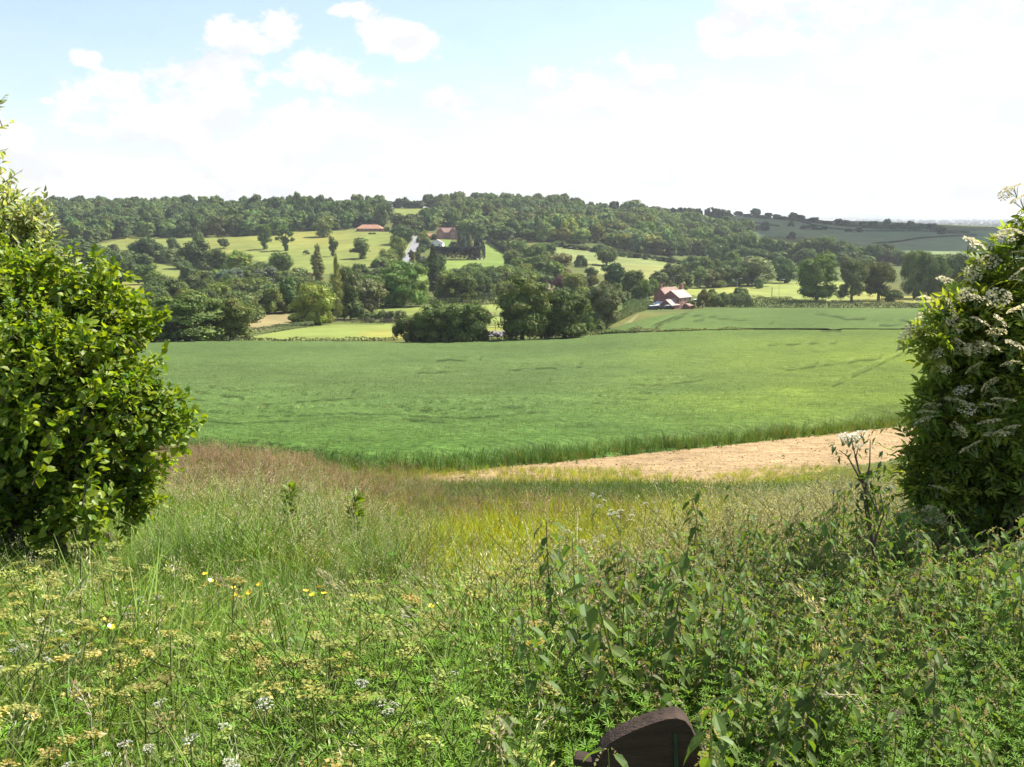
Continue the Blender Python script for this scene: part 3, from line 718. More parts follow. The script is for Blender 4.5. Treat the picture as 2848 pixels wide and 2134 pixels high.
LT = (1.45, 1.4, 1.05); YL = (1.55, 1.35, .8); DK = (.66, .72, .8); BR = (1.15, 1.2, .95); GR = (1.25, 1.2, 1.6); SIL = (1.5, 1.45, 1.7); DKR = (.95, .7, .8)
T = [
 # at the far edge of the wheat
 (1, 1600, 680, 950, 1390, 'tall', 'big dark oak at the wheat edge, trunk showing under a round crown'),
 (1, 1975, 500, 1005, 1376, 'round', 'lighter round tree joined to the big oak at the wheat edge', (1.15, 1.1, .9)),
 (3, 305, 240, 1245, 1510, 'bush', 'small end tree of the dark clump at the wheat edge', (.95, .9, .9)),
 (3, 545, 430, 1122, 1512, 'round', 'middle tree of the low dark clump at the wheat edge', (.9, .9, .9)),
 (3, 850, 480, 1132, 1508, 'round', 'spreading tree of the dark clump, next to the grey riding arena', (.9, .95, .95)),
 (3, 1370, 500, 870, 1490, 'tall', 'tall dark oak at the wheat edge between riding arena and horse paddock', (.95, .95, .85)),
 (3, 1760, 450, 1000, 1478, 'tall', 'second tall oak at the wheat edge, in front of the copper beech', (.95, .95, .85)),
 (4, 575, 350, 940, 1370, 'ash', 'airy grey green tree with thin limbs below the brick cottage lane', (1.05, 1.0, 1.2)),
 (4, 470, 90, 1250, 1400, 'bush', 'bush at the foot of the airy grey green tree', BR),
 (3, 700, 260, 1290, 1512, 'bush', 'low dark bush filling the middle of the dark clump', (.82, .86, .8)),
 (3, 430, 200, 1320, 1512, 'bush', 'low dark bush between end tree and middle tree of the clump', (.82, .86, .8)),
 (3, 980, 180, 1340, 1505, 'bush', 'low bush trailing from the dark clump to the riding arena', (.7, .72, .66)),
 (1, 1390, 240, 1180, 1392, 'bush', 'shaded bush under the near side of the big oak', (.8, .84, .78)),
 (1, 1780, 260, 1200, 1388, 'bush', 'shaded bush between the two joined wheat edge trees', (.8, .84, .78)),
 # stream side trees
 (2, 790, 390, 945, 1335, 'round', 'round yellow green tree at the corner of the lime paddock', (1.6, 1.45, 1.05)),
 (2, 600, 150, 1230, 1312, 'bush', 'low round bush at the edge of the fallow field', BR),
 (2, 990, 115, 672, 1305, 'poplar', 'tall slim poplar rising by the lime paddock', (1.55, 1.5, 1.3)),
 (2, 808, 140, 582, 960, 'poplar', 'broad brownish poplar behind the round yellow green tree', (1.25, 1.32, 1.1)),
 (2, 1110, 240, 800, 1295, 'ash', 'grey green open tree beside the tall slim poplar', (1.1, 1.05, 1.2)),
 (2, 1305, 310, 905, 1222, 'ash', 'pale grey green tree with visible stem above the upper paddock', (1.35, 1.2, 1.35)),
 (2, 1380, 210, 808, 1010, 'willow', 'soft grey green willow behind the pale stem tree', (.8, .85, .7)),
 (2, 1205, 190, 765, 960, 'round', 'dark round tree on the lower edge of the hillside pasture', DK),
 (2, 1600, 440, 735, 1172, 'tall', 'large leafy bright green tree at the foot of the lane', (1.0, 1.15, .95)),
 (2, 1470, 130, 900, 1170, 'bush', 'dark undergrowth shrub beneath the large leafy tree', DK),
 (2, 1760, 160, 920, 1120, 'round', 'pale side tree against the large leafy tree', LT),
 (2, 1872, 145, 580, 1052, 'poplar', 'dark poplar column standing at the lane foot', (.62, .72, .75)),
 (2, 300, 270, 1005, 1225, 'round', 'dark rounded tree behind the fallow field', (.85, .9, 1)),
 (2, 550, 270, 895, 1230, 'ivy', 'dark ivy stemmed tree behind the fallow field', (1.0, 1.0, 1.1)),
 (2, 480, 230, 662, 925, 'round', 'tall plain green tree on the lower hillside pasture edge', (1.1, 1.05, 1.1)),
 (2, 330, 250, 795, 1010, 'willow', 'silver grey willow among the stream trees', (1.05, 1.1, 1.15)),
 (2, 50, 170, 805, 1010, 'willow', 'second silver willow further along the stream trees', (1.15, 1.2, 1.3)),
 (2, 290, 240, 755, 905, 'round', 'low dark tree behind the silver willow', DK),
 (2, 110, 210, 655, 905, 'tall', 'fresh green tree above the silver willows', (1.45, 1.5, 1.0)),
 (2, 680, 170, 835, 965, 'round', 'purplish dark tree beside the broad poplar', DKR),
 (2, 150, 230, 975, 1100, 'round', 'dull green tree low among the stream trees', (.95, .95, 1.1)),
 (2, 1410, 120, 1195, 1312, 'bush', 'blue green sapling on the paddock fence line', GR, 'saplings on the paddock fence'),
 (2, 1490, 120, 1205, 1314, 'bush', 'blue green sapling on the paddock fence line', GR, 'saplings on the paddock fence'),
 (2, 1570, 110, 1195, 1312, 'bush', 'blue green sapling on the paddock fence line', GR, 'saplings on the paddock fence'),
 (2, 1300, 130, 1215, 1312, 'bush', 'pale shrub between tall slim poplar and fence saplings', GR),
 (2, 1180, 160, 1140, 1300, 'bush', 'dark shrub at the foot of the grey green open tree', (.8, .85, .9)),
 (2, 900, 110, 1200, 1320, 'bush', 'small yellowish shrub under the round yellow green tree', YL),
 # hillside pasture
 (2, 318, 140, 412, 642, 'ivy', 'leaning ivy clad tree alone on the hillside pasture', (1.1, 1.15, 1.0)),
 (2, 512, 165, 436, 652, 'ivy', 'ivy clad tree with drooping sides on the hillside pasture', (1.0, 1.1, 1.0)),
 (2, 703, 66, 645, 687, 'bush', 'single low bush in the middle of the hillside pasture', (1.1, 1.1, 1)),
 (2, 952, 92, 522, 707, 'ivy', 'narrow leaning ivy tree beside the two poplars', (1.1, 1.1, 1.0)),
 (2, 1215, 205, 536, 727, 'ivy', 'two headed ivy tree in the pasture below the bungalow', (1.1, 1.12, .95)),
 (2, 865, 200, 340, 527, 'round', 'large pale round tree at the top of the hillside pasture', (1.25, 1.25, 1.15)),
 (2, 1562, 150, 512, 745, 'round', 'light green tree standing beside the lane', LT),
 (2, 1450, 200, 632, 770, 'bush', 'light bushy tree at the pasture corner by the lane', LT),
 (2, 1390, 190, 712, 805, 'bush', 'darker bush in front of the light bushy tree by the lane', BR),
 (2, 1582, 220, 412, 592, 'round', 'dense dark round tree where the lane leaves the wood', (.72, .8, .85)),
 (2, 1570, 170, 305, 470, 'tall', 'green tree above the dense dark tree by the lane', (1.05, 1.05, 1)),
 (2, 1312, 150, 315, 415, 'round', 'domed dark tree right behind the orange roofed bungalow', DK),
 (2, 1440, 50, 430, 478, 'bush', 'small garden bush at the end of the bungalow', YL),
 (2, 1295, 40, 484, 502, 'bush', 'tiny clipped bush in front of the bungalow', DK, 'clipped bungalow bushes'),
 (2, 1330, 36, 484, 502, 'bush', 'tiny clipped bush in front of the bungalow', DK, 'clipped bungalow bushes'),
 (1, 1912, 105, 500, 588, 'spread', 'small umbrella shaped tree alone below the ridge wood', (.85, .85, .95)),
 (1, 1480, 110, 490, 585, 'bush', 'scrubby tree on the pasture below the ridge wood', (1.0, 1.0, 1.1)),
 (1, 1700, 100, 440, 560, 'bush', 'pale scrubby tree against the foot of the ridge wood', (1.05, 1.05, 1.15)),
 (1, 1290, 230, 485, 695, 'round', 'dark tree in the scrubby hedge belt across the pasture', DK),
 (1, 1165, 140, 535, 685, 'round', 'smaller tree at the end of the scrubby hedge belt', (.85, .95, .95)),
 (1, 1420, 180, 590, 705, 'bush', 'low scrub filling the hedge belt across the pasture', (1.0, 1.0, 1.1)),
 (1, 1665, 280, 510, 755, 'round', 'largest dark tree of the hedge belt across the pasture', DK),
 (1, 1850, 200, 580, 765, 'round', 'mid green tree beside the largest dark hedge belt tree', (.95, 1.0, 1.05)),
 (1, 2035, 190, 600, 840, 'tall', 'fresh yellow green tree ending the hedge belt', (1.45, 1.45, .95)),
 (1, 700, 240, 555, 775, 'round', 'dark tree above the pale wind blown tree top', DK),
 (1, 870, 270, 570, 870, 'tall', 'tall mid green tree of the dark belt behind the hazel', (.85, .95, .95)),
 (1, 1050, 250, 635, 870, 'round', 'round dark tree of the belt behind the hazel', (.8, .88, .9)),
 (1, 1245, 220, 725, 895, 'round', 'olive green round tree at the end of the belt behind the hazel', (.95, .95, .9)),
 (1, 550, 220, 560, 740, 'round', 'rounded bluish tree just past the pale tree top', (.9, 1.0, 1.15)),
 (1, 410, 190, 575, 760, 'round', 'bluish tree half hidden by the pale tree top', (.85, .95, 1.15)),
 (1, 600, 200, 500, 620, 'round', 'round tree at the foot of the ridge wood above the belt', (1.05, 1.1, 1.15)),
 (1, 1588, 160, 685, 910, 'ash', 'pale loose tree below the hedge belt', (1.15, 1.15, 1.2)),
 (1, 1712, 100, 765, 890, 'round', 'small pale round tree below the hedge belt', (1.15, 1.15, 1.1)),
 (1, 1440, 300, 820, 1020, 'round', 'wide dark green tree on the near side of the lower pasture', (.9, .98, 1)),
 (1, 1935, 210, 765, 945, 'willow', 'grey willow standing nearest the hedge belt end', (1.1, 1.15, 1.2)),
 (1, 1380, 280, 990, 1260, 'ash', 'grey green willowy tree tucked behind the big oak', (1.15, 1.12, 1.3)),
 (1, 1790, 170, 850, 1010, 'round', 'dull bushy tree behind the big oak crown', (.95, 1.0, 1.05)),
 (1, 1960, 220, 885, 1030, 'round', 'dull dark tree behind the lighter round wheat edge tree', (.85, .92, 1)),
 (1, 1260, 150, 900, 960, 'bush', 'low bush alone on the lower pasture strip', (.9, .95, .95)),
 (1, 1640, 170, 940, 1040, 'bush', 'bush behind the big oak crown', (1.1, 1.2, 1)),
 (1, 2180, 190, 800, 960, 'round', 'dark tree closing the gap between oak trees and willows', (.85, .9, .95)),
 # around lane foot and gardens
 (3, 600, 140, 682, 865, 'round', 'rounded garden tree just behind the dark poplar', (.95, 1.0, 1)),
 (3, 440, 110, 715, 868, 'round', 'dark garden tree beside the white van', DK),
 (3, 350, 60, 640, 770, 'tall', 'thin reddish tree on the lane verge', (1.2, .9, .8)),
 (3, 405, 60, 620, 760, 'tall', 'second thin brownish tree beside the lane', (1.25, 1.0, .9)),
 (3, 460, 90, 480, 570, 'bush', 'yellowish shrub above the lane opposite the pasture', YL),
 (3, 400, 150, 350, 500, 'round', 'dark tree overhanging the top of the lane', DK),
 (3, 810, 320, 842, 1125, 'oak', 'dark spreading oak with hollow crown above the horse paddock hedge', (.85, .92, .85)),
 (3, 660, 150, 872, 1105, 'round', 'olive tree beside the dark spreading oak', (1.15, 1.1, .9)),
 (3, 920, 90, 960, 1085, 'bush', 'bright bush at the foot of the dark spreading oak', LT),
 (3, 900, 190, 770, 910, 'round', 'mid green tree below the two sheep', (1.0, 1.05, 1.0)),
 (3, 1062, 130, 790, 970, 'tall', 'upright grey green tree below the two sheep', (1.0, 1.05, 1.15)),
 (3, 985, 110, 812, 925, 'round', 'small bright round tree below the two sheep', (1.35, 1.4, 1.0)),
 (3, 1135, 190, 850, 1010, 'round', 'broad olive tree behind the tall dark wheat edge oak', (1.1, 1.1, 1.0)),
 (3, 1070, 220, 950, 1070, 'bush', 'wide olive bush above the paddock hedge', (1.15, 1.15, .95)),
 (3, 1240, 150, 795, 910, 'round', 'dusky tree at the corner of the sheep field', (.95, 1.0, 1.15)),
 (3, 1430, 200, 822, 1000, 'round', 'light green tree behind the top of the tall wheat edge oak', LT),
 (3, 1272, 165, 642, 808, 'round', 'pale grey green tree at the sheep field edge', (1.2, 1.2, 1.25)),
 (3, 1345, 150, 560, 720, 'tall', 'pale slim tree topping the thicket by the sheep field', (1.25, 1.2, 1.15)),
 (3, 1450, 220, 595, 790, 'round', 'rounded tree in the thicket above the sheep field', (1.1, 1.1, 1.1)),
 (3, 1560, 240, 690, 925, 'round', 'big mid green tree in the thicket under the sloping pasture', (1.0, 1.08, 1.05)),
 (3, 1700, 250, 680, 890, 'ash', 'brownish loose tree in the thicket under the sloping pasture', (1.25, 1.05, 1.0)),
 (3, 1510, 150, 575, 720, 'round', 'bright crowned tree high in the thicket', (1.2, 1.3, 1.1)),
 (3, 1620, 120, 585, 710, 'round', 'small tree at the upper end of the thicket', (1.1, 1.15, 1.1)),
 (3, 1420, 170, 760, 890, 'bush', 'yellow green bush low in the thicket', YL),
 (3, 1735, 210, 872, 1040, 'round', 'copper beech with dark purple leaves', (.95, .42, 1.3)),
 (3, 1580, 140, 890, 1000, 'bush', 'very dark yew like bush beside the purple beech', (.5, .55, .6)),
 (4, 310, 210, 860, 1065, 'round', 'yellow green tree beside the copper beech', (1.5, 1.35, .9)),
 (4, 180, 120, 1000, 1110, 'bush', 'dull bush in front of the copper beech', (.9, .95, 1.1)),
 (4, 480, 120, 880, 990, 'bush', 'reddish bush between yellow green tree and dark sycamore', (1.2, .95, .8)),
 (4, 480, 130, 800, 900, 'round', 'grey green tree above the reddish bush', (1.05, 1.1, 1.2)),
 (4, 375, 120, 692, 805, 'bush', 'round bush on the edge of the sloping pasture', (.95, 1.05, 1.05)),
 (4, 286, 40, 690, 752, 'bush', 'small upright bush on the sloping pasture edge', (1.0, 1.1, 1.1)),
 (4, 620, 215, 622, 795, 'spread', 'lone dark oak with clear trunk in the sloping pasture', (.82, .9, .9)),
 (4, 680, 225, 762, 1005, 'tall', 'tall blackish sycamore at the foot of the sloping pasture', (.6, .7, .7)),
 (4, 860, 210, 832, 1060, 'round', 'brownish green tree beside the blackish sycamore', (.9, .85, .8)),
 (4, 950, 150, 912, 1095, 'round', 'yellowish round tree left of the cottage garden', (1.15, 1.15, .9)),
 (4, 1050, 115, 908, 1065, 'round', 'rounded lighter tree next to the brick cottage chimney', (1.15, 1.2, 1)),
 (4, 815, 50, 1030, 1120, 'conifer', 'small upright conifer in the cottage garden', (1.6, 1.8, 1.4)),
 (4, 1120, 70, 1010, 1090, 'bush', 'leafy bush against the cottage gable', LT),
 (4, 1240, 75, 955, 1012, 'bush', 'dark round bush showing over the cottage roof', BR),
 (4, 1345, 50, 972, 1012, 'bush', 'small pale bush showing over the cottage roof', LT),
 (4, 1505, 130, 1000, 1180, 'bush', 'tall scrubby shrub beside the cottage wall', (1.15, 1.0, .9)),
 (4, 1400, 100, 1110, 1190, 'bush', 'low shrub in front of the cottage side wall', BR),
 (4, 1570, 40, 1070, 1165, 'bush', 'yellow flowering shrub by the cottage', (2.6, 2.1, .5)),
 (4, 1640, 130, 1060, 1170, 'bush', 'olive shrub in the roadside hedge by the cottage', (1.15, 1.1, .9)),
 (4, 1700, 120, 1035, 1150, 'bush', 'grey shrub in the roadside hedge', (1.0, 1.0, 1.2)),
 (4, 1840, 175, 988, 1110, 'bush', 'wide green shrub over the roadside hedge', (1.0, 1.1, 1.05)),
 (4, 1650, 110, 915, 995, 'bush', 'round olive bush on the edge of the roadside pasture', (1.2, 1.2, 1.0)),
 (4, 1770, 150, 645, 820, 'round', 'pale domed tree rising above the roadside tree belt', (1.15, 1.2, 1.2)),
 (4, 1430, 240, 690, 900, 'ash', 'pale feathery tree at the start of the roadside tree belt', (1.3, 1.3, 1.3)),
 # roadside pasture, beyond the far wheat
 (5, 612, 330, 558, 935, 'tall', 'broad ivy clad oak in the roadside pasture', (1.25, 1.25, 1.0)),
 (5, 880, 240, 598, 940, 'ash', 'loose tall tree between ivy oak and dark oak', (1.15, 1.15, 1.0)),
 (5, 1090, 265, 620, 935, 'oak', 'dark oak with forked trunk in the roadside pasture', (.85, .9, .8)),
 (5, 1210, 140, 845, 940, 'bush', 'dark thicket bush under the forked oak', (.8, .85, .85)),
 (5, 1365, 240, 552, 915, 'round', 'large dull green tree at the hedge behind the elder', (.9, .95, .9)),
 (5, 1520, 250, 565, 915, 'round', 'green tree half hidden behind the elder bush', (1.0, 1.05, 1.0)),
 (5, 1690, 250, 560, 900, 'round', 'tree showing only through the elder twigs', (.9, .95, .95)),
 (5, 1150, 130, 495, 650, 'pine', 'dark scots pine rising above the shaded belt', (1.3, 1.1, .6)),
 (5, 160, 75, 762, 838, 'bush', 'small round bush alone on the roadside pasture', (1.15, 1.15, 1.0)),
 (5, 25, 115, 825, 925, 'bush', 'rounded shrub behind the roadside hedge', (.9, .98, 1)),
 (5, 150, 280, 592, 818, 'ash', 'wide silvery tree of the roadside belt', (1.3, 1.3, 1.4)),
 (5, 370, 180, 590, 795, 'round', 'bluish round tree ending the roadside belt', (.9, .98, 1.15)),
 (5, 30, 180, 590, 800, 'ash', 'silvery tree in the middle of the roadside belt', (1.2, 1.22, 1.3)),
 # far hill
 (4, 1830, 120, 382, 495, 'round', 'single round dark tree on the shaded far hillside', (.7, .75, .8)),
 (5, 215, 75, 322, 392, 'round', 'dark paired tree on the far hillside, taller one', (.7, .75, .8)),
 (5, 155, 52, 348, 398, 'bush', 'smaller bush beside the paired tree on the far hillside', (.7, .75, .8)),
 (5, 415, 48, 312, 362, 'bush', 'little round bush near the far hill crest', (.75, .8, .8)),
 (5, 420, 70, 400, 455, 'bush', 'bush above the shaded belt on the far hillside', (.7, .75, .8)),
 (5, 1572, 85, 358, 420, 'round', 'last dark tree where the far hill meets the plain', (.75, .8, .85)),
 (4, 1270, 130, 365, 430, 'round', 'pale domed tree on the edge of the slope wood', (1.2, 1.25, 1.2)),
 (4, 1525, 50, 642, 705, 'conifer', 'small pointed tree below the shaded belt', (1.2, 1.3, 1.2)),
 # conifers by the brick house
 (3, 790, 85, 470, 625, 'conifer', 'tall dark garden conifer beside the clipped hedge', (1.1, 1.2, 1.1)),
 (3, 875, 90, 488, 625, 'conifer', 'brownish garden conifer next to the tall dark one', (1.5, 1.3, 1.0)),
 (3, 835, 70, 520, 628, 'conifer', 'shorter blue green conifer between the two garden conifers', (1.3, 1.6, 1.7)),
 (3, 735, 100, 570, 628, 'bush', 'dark bush between white cottage and garden conifers', (.6, .65, .6)),
 (3, 555, 50, 495, 555, 'bush', 'bush hiding the corner of the low brick outbuilding', DK),
 (3, 480, 90, 540, 640, 'bush', 'dark evergreen bush at the white cottage gable', (.55, .6, .6)),
 (3, 1500, 66, 305, 570, 'poplar', 'tallest poplar of the close pair in the slope wood', (.7, .8, .85)),
 (3, 1557, 64, 300, 570, 'poplar', 'second poplar of the close pair in the slope wood', (.7, .8, .85)),
 (3, 1655, 34, 368, 560, 'poplar', 'thin poplar standing apart in the slope wood', (.75, .85, .9)),
 (3, 1716, 48, 350, 570, 'poplar', 'poplar at the downhill end of the slope wood row', (.7, .8, .85)),
]
T_ = T
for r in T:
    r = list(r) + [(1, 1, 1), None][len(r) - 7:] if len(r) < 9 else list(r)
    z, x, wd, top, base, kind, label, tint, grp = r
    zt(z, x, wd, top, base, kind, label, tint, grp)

def runs(z, pts, wd, kind, label, group, tint=(1, 1, 1), hvar=.15, dx=14):
    """several look-alike trees of one belt: (x, top, base)"""
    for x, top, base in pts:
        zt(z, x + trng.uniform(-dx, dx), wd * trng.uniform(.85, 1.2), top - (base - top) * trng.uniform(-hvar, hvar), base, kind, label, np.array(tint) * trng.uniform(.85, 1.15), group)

runs(4, [(1110, 830, 995), (1190, 785, 995), (1280, 800, 998), (1370, 830, 1000), (1470, 805, 1000), (1560, 790, 998), (1650, 770, 992), (1740, 760, 985), (1830, 755, 982), (1920, 740, 975), (1990, 740, 970)], 165, 'ash',
     'grey green tree in the even belt between sloping and roadside pastures', 'roadside tree belt', (1.1, 1.12, 1.2))
runs(4, [(1530, 740, 960), (1640, 720, 950), (1730, 735, 950), (1860, 720, 940), (1950, 715, 930)], 150, 'round', 'rear tree of the roadside belt showing over the front row', 'roadside tree belt rear row', (1.05, 1.1, 1.2))
runs(4, [(170, 560, 612), (235, 570, 620), (300, 590, 632), (365, 600, 640), (430, 610, 650), (500, 622, 660), (560, 600, 672), (720, 655, 700), (780, 665, 708), (850, 672, 716), (915, 680, 722), (1000, 690, 735), (1065, 690, 742), (1130, 700, 752), (1200, 700, 765), (1270, 715, 775)],
     105, 'bush', 'rounded bush in the dark hedge line above the sloping pasture', 'hedge bushes above the sloping pasture', (.72, .76, .78), .3)
runs(5, [(-120, 440, 625), (-30, 430, 620), (60, 430, 618), (150, 455, 622), (240, 450, 628), (330, 470, 630), (420, 455, 632), (510, 430, 635), (600, 455, 640), (690, 430, 642), (780, 475, 645), (870, 480, 650), (960, 490, 652), (1050, 500, 655), (1130, 515, 658), (1220, 540, 660), (1310, 545, 662), (1400, 560, 665), (1500, 565, 668)],
     150, 'round', 'near black tree in the shaded belt under the far hillside', 'shaded belt of trees', (.95, 1.02, 1.1), .12, 25)
runs(5, [(-160, 500, 640), (0, 510, 640), (110, 520, 645), (200, 520, 648), (290, 540, 650), (470, 545, 655), (560, 540, 658), (740, 560, 662), (830, 560, 664), (1000, 580, 668)], 150, 'round',
     'front tree of the shaded belt facing the silvery roadside trees', 'front of the shaded belt', (.95, 1.02, 1.1), .1, 25)
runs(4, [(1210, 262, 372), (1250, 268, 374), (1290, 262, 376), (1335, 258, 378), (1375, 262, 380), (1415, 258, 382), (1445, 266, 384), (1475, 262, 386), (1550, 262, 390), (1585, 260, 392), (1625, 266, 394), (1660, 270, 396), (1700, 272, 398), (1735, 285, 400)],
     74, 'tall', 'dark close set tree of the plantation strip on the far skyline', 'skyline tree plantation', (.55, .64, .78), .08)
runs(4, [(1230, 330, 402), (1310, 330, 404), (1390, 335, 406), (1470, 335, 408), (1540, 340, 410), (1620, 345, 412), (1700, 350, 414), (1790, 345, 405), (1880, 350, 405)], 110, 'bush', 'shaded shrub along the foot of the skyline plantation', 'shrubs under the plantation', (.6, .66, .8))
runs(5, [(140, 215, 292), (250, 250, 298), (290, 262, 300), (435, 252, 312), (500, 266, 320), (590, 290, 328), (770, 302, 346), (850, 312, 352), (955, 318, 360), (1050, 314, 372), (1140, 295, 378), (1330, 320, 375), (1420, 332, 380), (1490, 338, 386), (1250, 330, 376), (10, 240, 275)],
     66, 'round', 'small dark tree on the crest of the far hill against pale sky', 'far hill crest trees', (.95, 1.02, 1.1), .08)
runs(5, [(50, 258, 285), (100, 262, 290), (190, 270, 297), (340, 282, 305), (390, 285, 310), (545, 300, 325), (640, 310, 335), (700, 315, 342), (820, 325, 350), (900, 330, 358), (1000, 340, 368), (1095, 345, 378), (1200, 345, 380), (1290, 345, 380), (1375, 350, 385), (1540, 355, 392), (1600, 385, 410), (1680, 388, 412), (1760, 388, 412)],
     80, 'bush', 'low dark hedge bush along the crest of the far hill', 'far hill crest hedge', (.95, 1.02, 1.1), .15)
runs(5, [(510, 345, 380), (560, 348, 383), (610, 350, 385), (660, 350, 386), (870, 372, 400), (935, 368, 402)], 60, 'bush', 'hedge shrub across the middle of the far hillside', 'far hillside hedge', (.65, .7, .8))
runs(3, [(1190, 545, 660), (1240, 540, 650), (1300, 550, 640), (1165, 565, 640), (1370, 545, 640)], 60, 'tall', 'thin pale birch in a row above the sheep field', 'pale birch row', (1.35, 1.3, 1.2), .1)
# trees that frame the small field on the skyline and the crest behind it
runs(3, [(100, 180, 262), (150, 195, 262), (200, 190, 262), (240, 172, 262), (285, 168, 262), (340, 195, 262), (375, 195, 264), (410, 200, 264), (440, 205, 264), (310, 190, 262), (215, 195, 262)], 85, 'round', 'round tree on the crest behind the small skyline field', 'crest trees behind the skyline field', (.9, .95, 1))
runs(3, [(490, 150, 262), (540, 142, 262), (600, 140, 264), (660, 160, 264), (720, 170, 264)], 110, 'round', 'tall crest tree beside the small skyline field', 'tall crest trees', (1.0, 1.05, 1.05))
zt(3, 812, 80, 146, 262, 'round', 'mushroom headed tree standing proud of the crest wood', (.7, .78, .85))
zt(4, 850, 230, 185, 350, 'round', 'big pale crest tree standing above the slope wood', (1.1, 1.15, 1.15))
zt(4, 930, 180, 215, 352, 'round', 'second pale crest tree joined to the big one', (1.05, 1.1, 1.15))
zt(4, 1030, 190, 245, 365, 'round', 'lower tree stepping down from the pale crest pair', (.95, 1.0, 1.1))
zt(4, 1110, 130, 265, 372, 'round', 'last small tree of the pale crest group', (.85, .92, 1.05))
zt(4, 120, 100, 165, 300, 'round', 'domed tree highest on the slope wood crest', (.8, .88, .95))
zt(4, 195, 70, 182, 300, 'round', 'small domed tree next to the highest crest tree', (.85, .9, .95))
zt(4, 458, 55, 220, 300, 'round', 'lone knob headed tree on the slope wood crest', (.85, .9, .95))
for x, w_, tp, tint in ((235, 180, 138, (.95, 1.05, 1.1)), (420, 160, 158, (.72, .78, .85)), (590, 190, 160, (.95, 1.05, 1)), (640, 150, 110, (1.05, 1.1, 1.0)), (750, 90, 150, (.9, .9, .9)), (900, 140, 195, (1.1, 1.15, 1.1)),
                     (1090, 160, 180, (1.05, 1.1, 1)), (1210, 150, 180, (.9, 1.0, .95)), (1330, 170, 172, (1.0, 1.05, 1.0)), (1430, 140, 205, (.85, .92, .95)), (300, 130, 200, (.75, .82, .9)), (520, 120, 205, (.8, .85, .9)), (830, 140, 200, (.8, .9, .9)), (990, 150, 195, (.95, 1.0, .95))):
    zt(2, x, w_, tp, 400, 'tall', 'tall parkland tree on the ridge between wood and bungalow', tint, 'tall ridge trees above the bungalow')

# ------------------------------------------------------------------ woods on the ridge
def wood(poly, ylo, yhi, gap, size, kinds, tints, seed):
    r = np.random.default_rng(seed); pts = []; cell = {}
    tlo = min((p[0] - CX) / F for p in poly) - .03; thi = max((p[0] - CX) / F for p in poly) + .03
    ys = np.sqrt(r.uniform(ylo * ylo, yhi * yhi, 40000)); ts = r.uniform(tlo, thi, 40000); zs = land(ts, ys)
    pxs, rws = project(ts * ys, ys, zs); ok = inpoly(pxs, rws, poly)
    for y, t, z, px, row in zip(ys[ok], ts[ok], zs[ok], pxs[ok], rws[ok]):
        x = t * y; k = (int(x // gap), int(y // gap)); bad = False
        for a in (-1, 0, 1):
            for b in (-1, 0, 1):
                for q in cell.get((k[0] + a, k[1] + b), ()):
                    if (q[0] - x) ** 2 + (q[1] - y) ** 2 < gap * gap: bad = True
        if bad: continue
        cell.setdefault(k, []).append((x, y)); pts.append((x, y, z, px, row))
    return pts, r

WOODS = [
 (zp(1, [(300, 600), (450, 560), (800, 548), (1050, 505), (1300, 494), (1700, 492), (2200, 474), (2400, 474), (2400, 270), (1900, 278), (1400, 255), (1150, 248), (700, 275), (300, 268), (100, 400)]), 800, 1420, 10.5,
  [('round', 4), ('tall', 3), ('oak', 2)], 'dark tree packed into the long ridge wood above the hillside pasture', 'long ridge wood', (.90, .98, .96)),
 (zp(2, [(180, 480), (1030, 468), (1150, 440), (1400, 440), (1440, 380), (1420, 285), (180, 300)]), 830, 1420, 10.5,
  [('round', 4), ('tall', 3)], 'dark tree of the ridge wood between pasture and bungalow', 'ridge wood by the bungalow', (.92, 1.0, .95)),
 (zp(3, [(300, 520), (400, 475), (520, 470), (570, 400), (610, 330), (640, 262), (760, 258), (1000, 262), (1500, 260), (1900, 290), (1900, 590), (1700, 580), (1150, 555), (1000, 560), (900, 540), (760, 470), (740, 440), (580, 440), (480, 480)]), 780, 1420, 11,
  [('round', 5), ('oak', 2), ('tall', 2), ('ash', 1)], 'rounded tree in the big wood covering the slope above the brick house', 'big slope wood', (1.12, 1.15, 1.1)),
 (zp(4, [(380, 330), (760, 350), (1180, 372), (1500, 420), (1560, 470), (1900, 520), (1950, 600), (1500, 700), (1200, 705), (1000, 690), (700, 640), (560, 590), (130, 540), (0, 500), (100, 300)]), 700, 1420, 11,
  [('round', 5), ('oak', 2), ('ash', 2)], 'rounded tree in the slope wood running down to the shaded belt', 'lower slope wood', (1.15, 1.2, 1.15)),
]
cand = []
for wi, (poly, ylo, yhi, gap, kinds, label, grp, tint) in enumerate(WOODS):
    pts, r = wood(poly, ylo, yhi, gap, 0, kinds, tint, 40 + wi)
    bag = [k for k, n in kinds for _ in range(n)]
    for x, y, z, px, row in pts:
        g = r.uniform(.62, 1.38); hue = r.normal(0, .09)
        tt = np.array(tint) * g * np.array([1 + hue, 1, 1 - hue])
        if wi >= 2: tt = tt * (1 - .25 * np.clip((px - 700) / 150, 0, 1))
        cand.append((y, x, z, bag[r.integers(len(bag))], tt, r.uniform(11, 18), r.choice([10, 12, 14, 15, 19]) * r.uniform(.9, 1.1), label, grp))
cand.sort(key=lambda c: c[0])
rest = MB(); n_ind = 285
